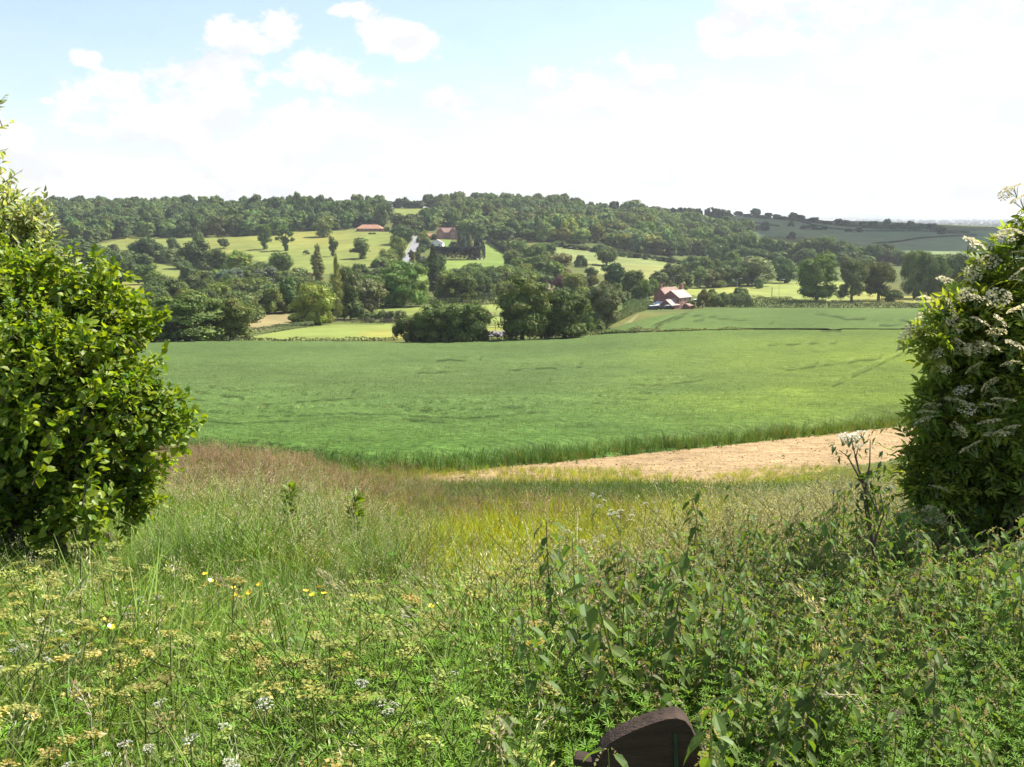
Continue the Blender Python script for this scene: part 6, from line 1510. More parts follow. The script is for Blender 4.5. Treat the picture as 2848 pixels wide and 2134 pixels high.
def g_blades(n, h, w_, spread, bend, col, cv=.2, seg=3):
    mb = MB(); B = np.concatenate([rg.normal(0, spread, (n, 2)), np.zeros((n, 1))], 1)
    V, Fc = blades(B, rg.uniform(h * .55, h * 1.1, n), rg.uniform(w_ * .7, w_ * 1.3, n), rg.normal(2.6, 1.3, n), rg.uniform(bend * .3, bend * 1.4, n), seg, rg)
    c = np.array(col) * rg.uniform(1 - cv, 1 + cv, (n, 1)) * (1 + rg.normal(0, .08, (n, 3))); mb.add(V, Fc, np.repeat(np.clip(c, .004, .8), 2 * (seg + 1), 0)); return mb
def add_heads(mb, n, h, spread, col, stemcol, hl=.14, nsp=16, sp=.011, droop=.35, sw=.0028):
    """seed heads on thin stems"""
    for i in range(n):
        b = np.append(rg.normal(0, spread, 2), 0); hh = h * rg.uniform(.75, 1.12); az = rg.normal(2.7, .9); d = np.array([math.cos(az), math.sin(az), 0]); L = hh * droop * rg.uniform(.5, 1.3)
        u = np.linspace(0, 1, 6)[:, None]; S = b + np.array([0, 0, 1.]) * hh * (u - .12 * u ** 3) + d * L * u ** 2.2
        V, Fc = tube(S, [sw, sw, sw * .8, sw * .7, sw * .6, sw * .4], 3); mb.add(V, Fc, stemcol)
        f = hl / hh; uu = 1 - f * rg.uniform(0, 1, nsp)[:, None]
        c = b + np.array([0, 0, 1.]) * hh * (uu - .12 * uu ** 3) + d * L * uu ** 2.2
        tip = 1 - (1 - uu) / f
        c = c + rg.normal(0, 1, (nsp, 3)) * (.012 + .014 * (1 - tip)) * (hl / .14)
        A = nrm(np.array([0, 0, .8]) + d * .8 + rg.normal(0, .5, (nsp, 3)))
        TV = np.array([[0, 0, 0], [.5, .1, .03], [1, 0, 0], [.5, -.1, .03]])
        V, Fc = place(TV, np.array([[0, 1, 2, 3]]), c, A, nrm(rg.normal(size=(nsp, 3))), sp * rg.uniform(.7, 1.4, nsp) * 1.6)
        mb.add(V, Fc, np.repeat(np.array(col) * rg.uniform(.75, 1.25, (nsp, 1)), 4, 0))
    return mb
HAYC = (.60, .56, .36); 
PR = {}
PR['lush'] = [g_blades(15, .54, .0105, .07, .85, (.148, .236, .030)) for _ in range(4)] + [add_heads(g_blades(11, .5, .008, .07, .6, (.125, .2, .032)), 1, .72, .05, HAYC, (.18, .22, .07)) for _ in range(1)]
PR['meadow'] = [g_blades(17, .42, .0085, .08, .4, (.35, .37, .022)) for _ in range(4)] + [add_heads(g_blades(12, .42, .0065, .08, .35, (.34, .35, .03)), 1, .55, .06, (.30, .25, .11), (.22, .24, .06), .08, 9, .008, .2) for _ in range(1)]
PR['hay'] = [add_heads(g_blades(14, .45, .007, .08, .6, (.23, .28, .06)), 5, .68, .09, HAYC, (.30, .29, .14), .15, 15, .010, .5) for _ in range(4)]
PR['purple'] = [add_heads(g_blades(14, .38, .0075, .08, .4, (.215, .25, .05)), 6, .56, .09, (.50, .32, .27), (.30, .23, .13), .11, 12, .010, .25) for _ in range(3)] + [g_blades(14, .4, .0075, .08, .4, (.215, .26, .04))]
def nettle_shape(hh, leaf=.080, sep=False):
    mb = MB(); lv = MB() if sep else mb
    top = np.array([rg.normal(0, .06), rg.normal(0, .06), hh]); S = curve3([0, 0, 0], top, [rg.normal(0, .02), rg.normal(0, .02), 0], 5)
    V, Fc = tube(S, [.0036, .0034, .003, .0026, .0018], 4); mb.add(V, Fc, (.20, .25, .09))
    TV, TF = leaf_t(.25, .24, .06); m = 15
    for k in range(m):
        u = .25 + .75 * k / (m - 1); p = np.array([0, 0, 0.]) * (1 - u) + top * u; a0 = (k % 2) * 1.57 + rg.normal(0, .2)
        for sgn in (0, math.pi):
            a = a0 + sgn; d = np.array([math.cos(a), math.sin(a), -.35 - .5 * rg.random()]); s = leaf * (1.25 - .75 * (u - .25)) * rg.uniform(.8, 1.15)
            V, Fc = place(TV, TF, p[None] + d * .018, nrm(d)[None], np.array([[d[0] * .5, d[1] * .5, 1.]]), s); lv.add(V, Fc, np.array([.118, .190, .038]) * rg.uniform(.75, 1.25))
            if u > .5:          # hanging flower strings
                q = 6; c = p + np.array([math.cos(a + .8), math.sin(a + .8), 0]) * np.linspace(.01, .04, q)[:, None] + np.array([0, 0, -1.]) * (np.linspace(0, 1, q) ** 1.6 * .035)[:, None]
                V, Fc = cards(c, nrm(rg.normal(size=(q, 3))), np.full(q, .0068), rg); lv.add(V, Fc, (.30, .26, .17))
    return (mb, lv) if sep else mb
PR['nettle'] = [nettle_shape(h) for h in (.62, .72, .8, .68, .58)]
def cleaver_shape(hh):
    mb = MB(); TV, TF = leaf_s(.085, .05, .02)
    for st_ in range(3):
        b = np.append(rg.normal(0, .05, 2), 0); e = b + np.array([rg.normal(0, .22), rg.normal(0, .22), hh * rg.uniform(.75, 1.1)]); S = curve3(b, e, [rg.normal(0, .05), rg.normal(0, .05), .03], 7)
        V, Fc = tube(S, np.linspace(.0028, .0014, 7), 3); mb.add(V, Fc, (.12, .18, .04))
        for k in range(11):
            u = .12 + .88 * k / 10; i = u * 6; j = min(int(i), 5); p = S[j] + (S[j + 1] - S[j]) * (i - j); n = 7; a = np.arange(n) / n * 6.28 + rg.uniform(0, 1)
            A = nrm(np.stack([np.cos(a), np.sin(a), np.full(n, .35)], 1)); V, Fc = place(TV, TF, np.repeat(p[None], n, 0), A, np.tile([0, 0, 1.], (n, 1)), (.046 - .026 * u) * rg.uniform(.85, 1.15, n)); mb.add(V, Fc, np.array([.165, .30, .03]) * rg.uniform(.8, 1.2))
    return mb
PR['cleaver'] = [cleaver_shape(h) for h in (.5, .6, .7, .55)]
def umbel_shape(hh, col, heads=4, flw=.006, R=.045, n1=9, ferny=True, stemc=(.16, .19, .06), nf=5):
    mb = MB(); top = np.array([rg.normal(0, .05), rg.normal(0, .05), hh])
    V, Fc = tube(curve3([0, 0, 0], top, [0, 0, 0], 5), [.0045, .004, .0035, .003, .002], 5); mb.add(V, Fc, stemc)
    for k in range(heads):
        if k == 0: c = top
        else:
            u = rg.uniform(.5, .85); a = rg.uniform(0, 6.28); c = top * u + np.array([math.cos(a), math.sin(a), 0]) * rg.uniform(.08, .2) + np.array([0, 0, hh * rg.uniform(.1, .25)])
            V, Fc = tube(curve3(top * u, c, [0, 0, -.01], 4), [.0028, .0025, .002, .0018], 4); mb.add(V, Fc, stemc)
        rk = R * rg.uniform(.7, 1.2)
        for j in range(n1):
            a = j * 2.4; q = rk * math.sqrt((j + .5) / n1); e = c + np.array([math.cos(a) * q, math.sin(a) * q, .028 - 3 * q * q])
            V, Fc = tube([c, e], [.0011, .0009], 3); mb.add(V, Fc, stemc)
            P_ = e + rg.normal(0, .0065, (nf, 3)) * [1, 1, .4]; V, Fc = cards(P_, nrm(rg.normal(0, .4, (nf, 3)) + [0, 0, 1]), flw * rg.uniform(.7, 1.3, nf), rg, .85, .1); mb.add(V, Fc, np.repeat(np.array(col) * rg.uniform(.8, 1.2, (nf, 1)), 4, 0))
    if ferny:
        TV, TF = leaf_s(.16, .1, .02)
        for k in range(5):
            u = rg.uniform(.08, .6); a = rg.uniform(0, 6.28); d = np.array([math.cos(a), math.sin(a), .25]); n = 16; q = rg.uniform(.2, 1, n); sg = rg.choice([-1, 1], n)
            sd_ = np.array([-d[1], d[0], 0]); C = top * u + d * (q * .16)[:, None]; A = nrm(d[None] * .7 + sd_[None] * sg[:, None] + rg.normal(0, .25, (n, 3)) + [0, 0, -.1]); V, Fc = place(TV, TF, C, A, nrm(rg.normal(0, .4, (n, 3)) + [0, 0, 1]), .06 * rg.uniform(.6, 1.1, n) * (1.2 - .6 * q)); mb.add(V, Fc, np.array([.13, .22, .032]) * rg.uniform(.8, 1.2))
    return mb
PR['umbel'] = [umbel_shape(.62, (.32, .34, .09), 3, R=.038)] + [umbel_shape(.56, (.37, .34, .10), 3, R=.035)] + [g_blades(14, .5, .010, .07, .8, (.150, .24, .030)) for _ in range(4)]
LAB = {'lush': ('green_grass', 'tall lush green grass below the hazel and on the bank'), 'meadow': ('meadow_grass', 'yellow green upright meadow grass in the middle of the bank'), 'hay': ('seeding_grass', 'pale straw coloured grass heads bent by the wind'),
       'purple': ('reddish_grass', 'reddish purple flowering grass along the wheat edge'), 'nettle': ('nettle_undergrowth', 'mass of drooping stinging nettles filling the bank'), 'cleaver': ('goosegrass_undergrowth', 'mats of bright green goosegrass with star shaped leaf whorls'), 'umbel': ('fading_parsley_undergrowth', 'yellowish fading cow parsley seed heads among ferny leaves')}
SCL = {'lush': (.75, 1.25), 'meadow': (.75, 1.2), 'hay': (.7, 1.15), 'purple': (.75, 1.15), 'nettle': (.75, 1.2), 'cleaver': (.75, 1.2), 'umbel': (.75, 1.15)}
DEN = {'nettle': .95, 'cleaver': .6, 'umbel': .75, 'hay': .75, 'purple': .75}
for i, k in enumerate(KN):
    s = np.where(ch == i)[0]; s = s[rg.random(len(s)) < DEN.get(k, 1)]
    Pn = P[s]; sc = rg.uniform(*SCL[k], len(s)) * np.clip(.42 + 1.15 * fbm(Pn[:, 0] * .9 + 7, Pn[:, 1] * .75, 91), .5, 1.25)
    sc = sc * np.where(Pn[:, 1] < 3.2, .55 + .14 * Pn[:, 1], 1)
    sc = sc * (1 - np.clip((Pn[:, 0] / Pn[:, 1] + .22) / .16, 0, 1) * (1 - np.clip(1.0 - (Pn[:, 1] - 13) / 8, .38, 1)))
    tone = .72 + .6 * fbm(Pn[:, 0] * .9, Pn[:, 1] * .9, 61 + i); cols = tone[:, None] * rg.uniform(.8, 1.2, (len(s), 1)) * (1 + rg.normal(0, .06, (len(s), 3)))
    mb = MB(); inst(mb, Pn, PR[k], sc, cols)
    print(k, len(s), mb.n)
    tag(mb.obj(LAB[k][0], M_GRASS), LAB[k][1], kind='stuff')
# short green fill under everything so no bare ground shows
P2, gx2, gy2 = scatter_near(32000, 1.6, 20, .5); pr, rr_ = project(P2[:, 0], P2[:, 1], P2[:, 2]); ok = ~inpoly(pr, rr_, WH1) & ~inpoly(pr, rr_, EARTH); ok &= ~((np.abs(P2[:, 0] - .55) < .4) & (P2[:, 1] < 2.6)); P2 = P2[ok]
mb = MB(); inst(mb, P2, [g_blades(9, .26, .011, .07, .8, (.075, .125, .022)) for _ in range(4)], rg.uniform(.7, 1.3, len(P2)), rg.uniform(.7, 1.25, (len(P2), 1)) * np.ones(3))  # colour kept dark, painting in the shade between the taller plants
tag(mb.obj('undergrowth_grass', M_GRASS), 'short grass covering the bank under the taller plants', kind='stuff')

# ------------------------------------------------------------------ single plants one can pick out
def herb(name, x, y, Y, shape_mbs, label, cat, group=None, rz=0, sc=1.0, mats=None):
    """a plant whose foot is at pixel column x with its top at row y, at distance Y; shape is one high"""
    px, row = Dp(x, y); tip = point(px, row, Y); g = np.array([tip[0], tip[1], float(gz(tip[0], tip[1]))]); h = max(tip[2] - g[2], .15)
    root = empty(name, g, rz, (h * sc, h * sc, h)); tag(root, label, cat, group)
    for n_, m_, mt in shape_mbs:
        if isinstance(m_, MB): m_ = m_.mesh(n_, mt)
        link(bpy.data.objects.new(n_, m_), root)
    return root
# great cow parsley before the elder
pos = [Dp(1893, 1262), Dp(1885, 1180), Dp(1872, 1080), Dp(1850, 1000), Dp(1838, 945)]
Yc_ = 5.6; pts = np.array([point(px, row, Yc_) for px, row in pos]); g0 = np.array([pts[0][0] + .02, Yc_, float(gz(pts[0][0], Yc_))]); pts = np.concatenate([[g0], pts]) - g0
hog = empty('cow_parsley', g0); tag(hog, 'tall cow parsley with dark purple stem and white top in front of the elder', 'wildflower')
mb = MB(); SC2 = (.11, .06, .06); V, Fc = tube(pts, [.009, .008, .007, .0055, .004, .0025], 7); mb.add(V, Fc, SC2)
def loc(x, y, dy=0): px, row = Dp(x, y); return point(px, row, Yc_ + dy) - g0
br = [(loc(1885, 1180), loc(1908, 1110), loc(1898, 1050)), (loc(1898, 1110), loc(1862, 1035), loc(1845, 985)), (loc(1860, 1040), loc(1830, 985), loc(1812, 972)), (loc(1868, 1060), loc(1878, 1000), loc(1879, 950)), (loc(1853, 1010), loc(1848, 985), loc(1853, 968)), (loc(1893, 1240), loc(1870, 1110), loc(1862, 1060))]
for a, b, c in br:
    V, Fc = tube([a, b, c], [.0055, .004, .002], 6); mb.add(V, Fc, SC2)
mb.obj('stem', M_STEM, hog)
mb = MB(); TV, TF = leaf_s(.2, .15, .03)
for q in (loc(1898, 1050), loc(1868, 1075), loc(1880, 1100), loc(1850, 1120), loc(1815, 972), loc(1879, 952), loc(1893, 1020), loc(1860, 1050), loc(1905, 1090)):
    n = 22; C = q + rg.normal(0, .04, (n, 3)); V, Fc = place(TV, TF, C, nrm(rg.normal(0, .8, (n, 3)) + [0, 0, -.4]), nrm(rg.normal(0, .5, (n, 3)) + [0, 0, 1]), .055 * rg.uniform(.6, 1.2, n)); mb.add(V, Fc, np.array([.07, .12, .03]) * rg.uniform(.7, 1.2))
mb.obj('leaves', M_LEAF, hog)
UM = [flower_head(rg, .046, 60, .3, (.66, .66, .56), .0050) for _ in range(3)]
for i, (x, y, s) in enumerate(((1825, 941, 1.2), (1840, 936, 1.4), (1852, 935, 1.2), (1860, 929, .9), (1854, 958, .8), (1832, 948, 1.0))):
    o = link(bpy.data.objects.new('flower_head', UM[i % 3]), hog); o.location = tuple(loc(x, y, rg.normal(0, .04))); o.scale = (s, s, s); o.rotation_euler = (.2, .1, i)
# smaller white umbels
def white_umbel(x, y, Y, label, R=.035, heads=4, group='white umbels in the grass', hcol=(.82, .82, .76)):
    px, row = Dp(x, y); tip = point(px, row, Y); g = np.array([tip[0], Y, float(gz(tip[0], Y))]); h = max(tip[2] - g[2], .25)
    root = empty('cow_parsley', g, rg.uniform(0, 6.28)); tag(root, label, 'wildflower', group)
    st = MB(); hd = []
    top = np.array([0, 0, h]); V, Fc = tube(curve3([0, 0, 0], top, [rg.normal(0, .02), rg.normal(0, .02), 0], 5), [.0045, .004, .0035, .003, .002], 5); st.add(V, Fc, (.15, .18, .06))
    spots = [(top, 1.0)]
    for k in range(heads - 1):
        a = rg.uniform(0, 6.28); c = top + np.array([math.cos(a) * rg.uniform(.06, .16), math.sin(a) * .12, -rg.uniform(.0, .1)]); V, Fc = tube(curve3(top * .72, c, [0, 0, -.01], 4), [.0028, .0025, .002, .0018], 4); st.add(V, Fc, (.15, .18, .06)); spots.append((c, rg.uniform(.6, .9)))
    st.obj('stem', M_STEM, root)
    for i, (c, s) in enumerate(spots):
        o = link(bpy.data.objects.new('flower_head', UM[i % 3]), root); o.location = tuple(c); k = s * R / .062; o.scale = (k, k, k); o.rotation_euler = (rg.normal(.15, .2), rg.normal(0, .2), i)
for a in [(570, 1512, 3.1, 'broad white umbel head in the middle of the fading parsley', .05, 2), (345, 1512, 3.1, 'single white umbel left of the broad white head', .036, 1), (410, 1590, 2.6, 'loose cluster of white umbels low in the grass', .036, 4), (665, 1500, 3.1, 'small white umbel beside the broad white head', .03, 1),
          (300, 1290, 5.2, 'white umbels beside the buttercups under the hazel', .035, 6), (245, 1300, 5.2, 'pair of white umbels below the hazel shade', .03, 3), (345, 1285, 5.3, 'white umbel next to the buttercups', .03, 2), (90, 1335, 4.4, 'pale umbels at the edge of the hazel shadow', .035, 5), (30, 1400, 3.8, 'pale umbels near the hazel side corner of the bank', .035, 5), (150, 1340, 4.5, 'creamy umbel cluster below the hazel shadow', .034, 5),
          (820, 1510, 3.1, 'white umbel heads among golden seed heads', .04, 4), (780, 1470, 3.2, 'cream umbel above the golden seed heads', .035, 3), (985, 1450, 3.4, 'small white umbel where goosegrass begins', .03, 2), (500, 1655, 2.4, 'white umbel touching the bottom of the bank', .03, 1), (270, 1600, 2.6, 'half hidden white umbel in the lower bank', .03, 2), (140, 1650, 2.4, 'white umbel in the lowest grass under the hazel side', .03, 2),
          (1340, 1100, 8.6, 'branching cow parsley with many small white heads in the meadow grass', .045, 9), (1395, 1085, 9.2, 'slender cow parsley beside the branching one', .04, 5), (1250, 1140, 8.0, 'low white umbels in the meadow grass', .04, 4), (1300, 1155, 7.6, 'white umbel pair below the branching cow parsley', .04, 3), (1215, 1215, 6.5, 'cream umbel where meadow grass meets straw heads', .035, 3), (1280, 1068, 10, 'row of small white umbels by the bare earth', .045, 5), (1800, 1058, 6.2, 'pinkish umbel on a thin dark stem beside the great cow parsley', .04, 3)]:
    white_umbel(*a)
# buttercups
BC = MB(); a = np.arange(5) / 5 * 6.283
for q in a:
    V, Fc = cards(np.array([[math.cos(q) * .007, math.sin(q) * .007, .003]]), np.array([[-math.cos(q) * .4, -math.sin(q) * .4, 1]]), [.0075], rg, .85, 0); BC.add(V, Fc, (.80, .55, .01))
BCM = BC.mesh('petals', leafmat('yellow_petals', .2, .1, .3, warm=(1, .9, .3)))
for i, (x, y) in enumerate([(443, 1240), (455, 1255), (470, 1263), (505, 1270), (510, 1283), (520, 1290), (538, 1280), (660, 1277), (675, 1285), (700, 1282), (287, 1315), (500, 1295), (445, 1262), (930, 1310), (240, 1355), (228, 1340), (690, 1268), (560, 1262)]):
    px, row = Dp(x, y); Y = 5.3 - (y - 1260) * .012; tip = point(px, row, Y); g = np.array([tip[0], Y, float(gz(tip[0], Y))]); h = max(tip[2] - g[2], .3)
    root = empty('buttercup', g, i); tag(root, 'yellow buttercup on a thin stem in the lush grass', 'wildflower', 'buttercups below the hazel')
    mb = MB(); V, Fc = tube([[.03, 0, 0], [.01, 0, h * .5], [0, 0, h]], [.002, .0018, .0015], 4); mb.add(V, Fc, (.10, .15, .04)); mb.obj('stem', M_STEM, root); o = link(bpy.data.objects.new('petals', BCM), root); o.location = (0, 0, h); o.scale = (1.25,) * 3; o.rotation_euler = (rg.normal(.3, .3), rg.normal(0, .3), 0)
# tall oat-like grass heads
def oat(pts_D, Y, label, sp=.02, n=60, col=(.50, .42, .27), thick=.03, slope_y=0.0):
    P_ = np.array([point(*Dp(x, y), Y + slope_y * k) for k, (x, y) in enumerate(pts_D)]); b = P_[0]; g = np.array([b[0], b[1], float(gz(b[0], b[1]))])
    root = empty('tall_grass', g); tag(root, label, 'grass stem', None)
    S = np.concatenate([[g], P_]) - g; mb = MB(); V, Fc = tube(S, np.linspace(.0035, .0012, len(S)), 5); mb.add(V, Fc, (.25, .26, .12)); mb.obj('stem', M_STEM, root)
    u = rg.uniform(0, 1, n); D_ = P_ - g; d = np.concatenate([[0], np.cumsum(np.linalg.norm(np.diff(D_, axis=0), axis=1))]); w_ = u * d[-1]
    C = np.stack([np.interp(w_, d, D_[:, k]) for k in range(3)], 1) + rg.normal(0, 1, (n, 3)) * (thick * (1.05 - u) + .003)[:, None]
    tan = nrm(D_[-1] - D_[0]); TV = np.array([[0, 0, 0], [.4, .15, .06], [1, 0, 0], [.4, -.15, .06]])
    V, Fc = place(TV, np.array([[0, 1, 2, 3]]), C, nrm(tan + rg.normal(0, .35, (n, 3))), nrm(rg.normal(size=(n, 3))), sp * rg.uniform(.7, 1.3, n)); mb = MB(); mb.add(V, Fc, np.repeat(np.array(col) * rg.uniform(.8, 1.25, (n, 1)), 4, 0)); mb.obj('seed_head', M_GRASS, root)
oat([(1835, 1420), (1800, 1380), (1765, 1320), (1712, 1262)], 3.6, 'large straw coloured oat grass head leaning over the nettles', .026, 80, (.52, .45, .27), .035)
oat([(1800, 1490), (1790, 1440), (1770, 1400)], 3.3, 'bushy lower straw head under the large oat grass head', .026, 50, (.5, .43, .26), .045)
oat([(760, 1310), (735, 1270), (690, 1232)], 5.0, 'pale feathery grass head nodding above the buttercups', .024, 70, (.46, .41, .33), .03)
oat([(545, 1340), (505, 1280), (465, 1238)], 4.9, 'brownish feathery grass head beside the buttercups', .02, 70, (.34, .26, .19), .03)
oat([(195, 1540), (175, 1500), (155, 1475)], 3.0, 'pinkish grass head in the fading parsley', .018, 40, (.52, .42, .36), .018)
oat([(1085, 1655), (1080, 1620), (1080, 1570)], 2.5, 'stiff open grass head with pale spikelets at the bottom of the bank', .022, 26, (.6, .5, .45), .035)
oat([(1885, 1545), (1850, 1500), (1800, 1500), (1785, 1502)], 2.9, 'arching grass head drooping over the goosegrass', .018, 46, (.48, .42, .33), .012)
oat([(1910, 1560), (1920, 1555), (1945, 1538)], 2.8, 'short curled grass head among the goosegrass', .016, 30, (.50, .40, .33), .012)
oat([(1520, 1330), (1560, 1275), (1575, 1240)], 4.6, 'single bleached stalk slanting through the nettles', .012, 14, (.6, .56, .38), .004)
oat([(900, 1335), (880, 1320), (868, 1330)], 4.2, 'silvery curled grass head in the straw grass', .02, 36, (.52, .48, .4), .02)
# two leafy saplings in the reddish grass
for x, y, Y, lab in ((765, 1068, 9.6, 'small bright leafed sapling with dark grass clump at its foot'), (625, 1050, 10.2, 'thin bright leafed sapling nearer to the hazel')):
    px, row = Dp(x, y); tip = point(px, row, Y); g = np.array([tip[0], Y, float(gz(tip[0], Y))]); h = tip[2] - g[2]; root = empty('sapling', g); tag(root, lab, 'sapling')
    mb = MB(); V, Fc = tube([[0, 0, 0], [.03, 0, h * .5], [0, 0, h]], [.012, .009, .004], 6); mb.add(V, Fc); mb.obj('stem', M_BARK, root)
    mb = MB(); n = 70; u = rg.uniform(.45, 1, n); a = rg.uniform(0, 6.28, n); A = nrm(np.stack([np.cos(a), np.sin(a), rg.uniform(.2, 1.3, n)], 1)); V, Fc = place(*leaf_t(.26), np.stack([0 * u, 0 * u, u * h], 1) + A * .02, A, nrm(rg.normal(0, .6, (n, 3)) + [0, 0, .7]), .095 * rg.uniform(.6, 1.2, n)); mb.add(V, Fc, np.repeat(np.array([.15, .23, .02]) * rg.uniform(.75, 1.2, (n, 1)), 9, 0)); mb.obj('leaves', M_LEAF, root)
# nettles standing out in front
NS = [nettle_shape(1.0, .125, True) for _ in range(4)]; NM = [(a.mesh('stem', M_GRASS), b.mesh('leaves', M_LEAF)) for a, b in NS]
nspots = [(1700, 1300, 4.4, 'nettle top beside the large oat grass head'), (1655, 1345, 4.0, 'nettle standing between stile and large oat grass head'), (1780, 1345, 3.9, 'nettle whose top meets the large oat grass head'), (1850, 1300, 4.3, 'nettle at the foot of the great cow parsley'), (1905, 1290, 4.3, 'nettle just right of the great cow parsley stem'), (1960, 1250, 4.8, 'tall nettle in front of the dark elder inside'),
          (2030, 1240, 4.8, 'tall nettle under the elder flowers'), (2095, 1225, 4.9, 'highest nettle against the elder shade'), (2160, 1235, 4.7, 'nettle at the frame edge below the elder'), (1610, 1440, 3.2, 'nettle leaning above the stile'), (1680, 1480, 2.9, 'broad leaved nettle hanging beside the stile board'), (1560, 1500, 2.75, 'nettle covering the top corner of the stile board'), (1740, 1540, 2.7, 'dark drooping nettle by the stile post'), (1545, 1560, 1.95, 'big nettle hanging over the stile board'), (1500, 1600, 1.85, 'small nettle growing up against the stile board end'), (1330, 1625, 1.85, 'low nettle hiding the foot of the stile board'), (1690, 1610, 2.4, 'nettle with long drooping leaves beside the stile'),
          (2070, 1330, 3.9, 'nettle among goosegrass under the elder'), (2140, 1340, 3.8, 'pale tipped nettle at the elder side'), (1500, 1285, 4.8, 'dark nettle at the top of the patch facing the straw grass'), (1440, 1290, 4.8, 'dark nettle next to the straw grass'), (1370, 1310, 4.6, 'outlying dark nettle in the straw grass')]
for i, (x, y, Y, lab) in enumerate(nspots):
    herb('nettle', x, y, Y, [('stem', NM[i % 4][0], None), ('leaves', NM[i % 4][1], None)], lab, 'nettle', 'nettles standing clear of the patch', rg.uniform(0, 6.28), rg.uniform(.75, .95))

# dense tussocks that throw dark pockets of shade
for x, y, Y, h, w_, lab in ((852, 1160, 7.4, .75, .20, 'dark upright grass tussock at the edge of the bright meadow grass'), (765, 1120, 8.8, .6, .22, 'grass clump at the foot of the bright sapling'), (640, 1215, 6.4, .6, .30, 'wide green grass tussock above the buttercups'), (380, 1150, 7.6, .8, .30, 'tall green grass tussock beside the hazel'), (470, 1130, 8.0, .75, .25, 'pointed green grass tussock between hazel and saplings'), (260, 1240, 5.6, .55, .3, 'lush tussock in the hazel shade')):
    px, row = Dp(x, y); t_ = float(xratio(px, row)); g = np.array([t_ * Y, Y, float(land(t_, Y))]); n = 420
    B = np.concatenate([rg.normal(0, w_ * .55, (n, 2)), np.zeros((n, 1))], 1); V, Fc = blades(B, rg.uniform(h * .6, h * 1.1, n), rg.uniform(.006, .011, n), rg.normal(2.6, 1.4, n), rg.uniform(.15, .7, n), 3, rg)
    mb = MB(); mb.add(V, Fc, np.repeat(np.array([.095, .165, .028]) * rg.uniform(.7, 1.3, (n, 1)), 8, 0)); o = mb.obj('grass_tussock', M_GRASS); o.location = tuple(g); tag(o, lab, 'grass tussock')

# ------------------------------------------------------------------ the stile
M_BOARD = solid('old_stile_board', (.048, .032, .023), .85, .2, nscale=7, namp=.45, bump=.35, bscale=30); M_MOSS = solid('green_stain', (.03, .062, .036), .8, .2, nscale=10, namp=.4); M_RAIL = solid('orange_brown_timber', (.22, .11, .06), .85, .2, nscale=9, namp=.4)
for n_ in [q for q in M_BOARD.node_tree.nodes if q.type == 'TEX_NOISE']:      # grain runs along the board
    mp = M_BOARD.node_tree.nodes.new('ShaderNodeMapping'); mp.inputs['Scale'].default_value = (1.2, 7, 9); src = n_.inputs['Vector'].links[0].from_socket
    M_BOARD.node_tree.links.new(src, mp.inputs[0]); M_BOARD.node_tree.links.new(mp.outputs[0], n_.inputs['Vector'])
Ys = 2.05
def sp(x, y): px, row = Dp(x, y + 12); return point(px, row, Ys)
out2 = [(1292, 1652), (1292, 1628), (1300, 1610), (1318, 1592), (1345, 1577), (1375, 1563), (1410, 1550), (1440, 1541), (1462, 1539), (1480, 1545), (1492, 1560), (1510, 1600), (1522, 1650), (1530, 1760), (1530, 2290), (1335, 2290), (1320, 1760), (1300, 1690)]
fr = np.array([sp(*p) for p in out2]); o0 = fr.mean(0); stl = empty('stile', (o0[0], o0[1], float(gz(o0[0], o0[1])))); stl_o = np.array(stl.location)
tag(stl, 'dark weathered wooden stile with rounded board almost buried in nettles', 'stile')
n = len(fr); bk = fr + np.array([.0, .045, .004]); mb = MB(); V = np.concatenate([fr, bk]) - stl_o
mb.add(V, [[i, n + i, n + (i + 1) % n, (i + 1) % n] for i in range(n)]); mb.add(V, [list(range(n)), list(range(n, 2 * n))[::-1]]); o = mb.obj('step_board', M_BOARD, stl)
bv = o.modifiers.new('bevel', 'BEVEL'); bv.width = .006; bv.segments = 2
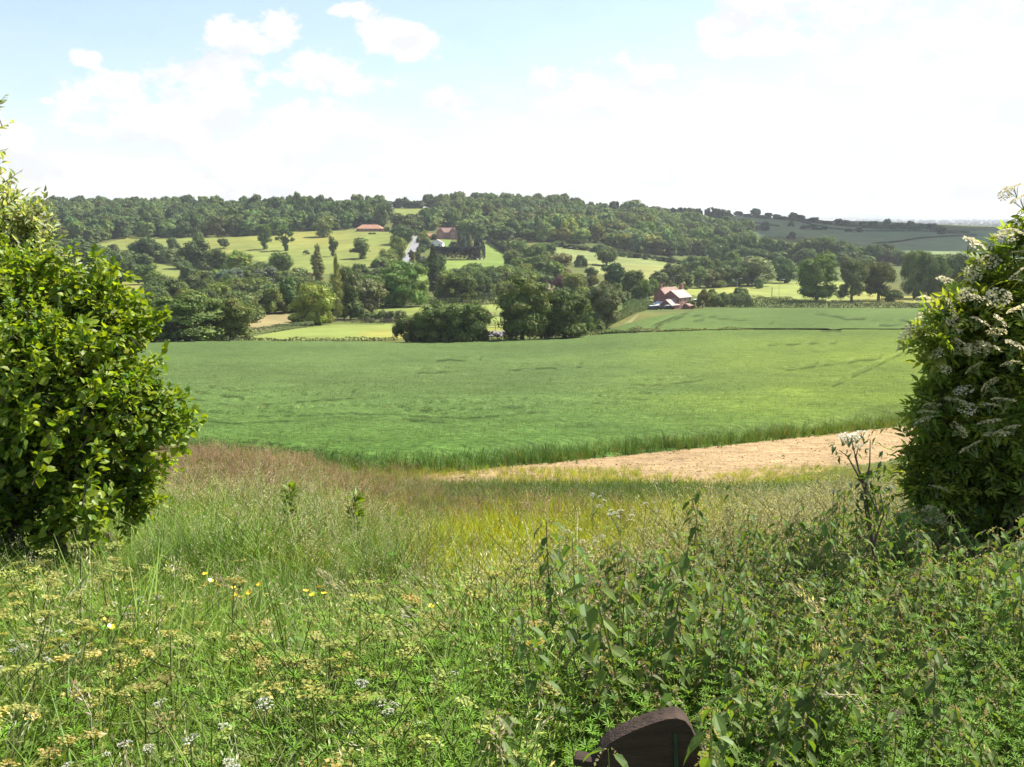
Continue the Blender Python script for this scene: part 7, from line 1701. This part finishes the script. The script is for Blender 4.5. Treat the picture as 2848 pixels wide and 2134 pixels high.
q = np.array([sp(1454, 1570), sp(1461, 1570), sp(1470, 1760), sp(1458, 1760)]) + [0, -.004, 0]; mb = MB(); V = np.concatenate([q, q + [0, .012, 0]]) - stl_o; mb.add(V, BOXF[:, ::-1]); mb.obj('green_stain', M_MOSS, stl)
def timber(a, b, w_, h_, nm, mat):
    a = np.array(a) - stl_o; b = np.array(b) - stl_o; d = nrm(b - a); s = nrm(np.cross(d, [0, 0, 1.])) * w_ / 2; u = np.array([0, 0, h_ / 2]); V = [a - s - u, a + s - u, a + s + u, a - s + u, b - s - u, b + s - u, b + s + u, b - s + u]
    mb = MB(); mb.add(V, np.array([[0, 1, 2, 3], [4, 7, 6, 5], [0, 4, 5, 1], [1, 5, 6, 2], [2, 6, 7, 3], [3, 7, 4, 0]])); o = mb.obj(nm, mat, stl); bv = o.modifiers.new('bevel', 'BEVEL'); bv.width = .005; bv.segments = 2
timber(sp(1242, 1640) + [0, .03, 0], sp(1300, 1645) + [0, .02, 0], .04, .018, 'side_batten', M_BOARD)
timber(sp(1465, 1664) + [0, -.02, 0], sp(1580, 1656) + [0, -.02, 0], .03, .022, 'lower_rail', M_RAIL)
HAZE = 0.8e-4
# ------------------------------------------------------------------ haze
lo = np.array([1e9] * 3); hi = -lo
for o in COL.objects:
    if o.type == 'MESH' and o.parent is None and o.get('kind') == 'structure':
        b = np.array([tuple(v) for v in o.bound_box]); lo = np.minimum(lo, b.min(0)); hi = np.maximum(hi, b.max(0))
topz = max(34.0, hi[2] + 6)
V, Fc = box(lo[0] - 20, lo[1] - 20, lo[2] - 1, hi[0] + 20, hi[1] + 20, topz)
mb = MB(); mb.add(V, Fc)
hz, nt, out = newmat('haze_air')
pv = nt.nodes.new('ShaderNodeVolumePrincipled'); pv.inputs['Density'].default_value = HAZE; pv.inputs['Color'].default_value = (.86, .90, 1, 1); pv.inputs['Anisotropy'].default_value = .3
nt.links.new(pv.outputs[0], out.inputs['Volume'])
tag(mb.obj('haze', hz), 'pale blue haze in the air over the valley', kind='stuff')
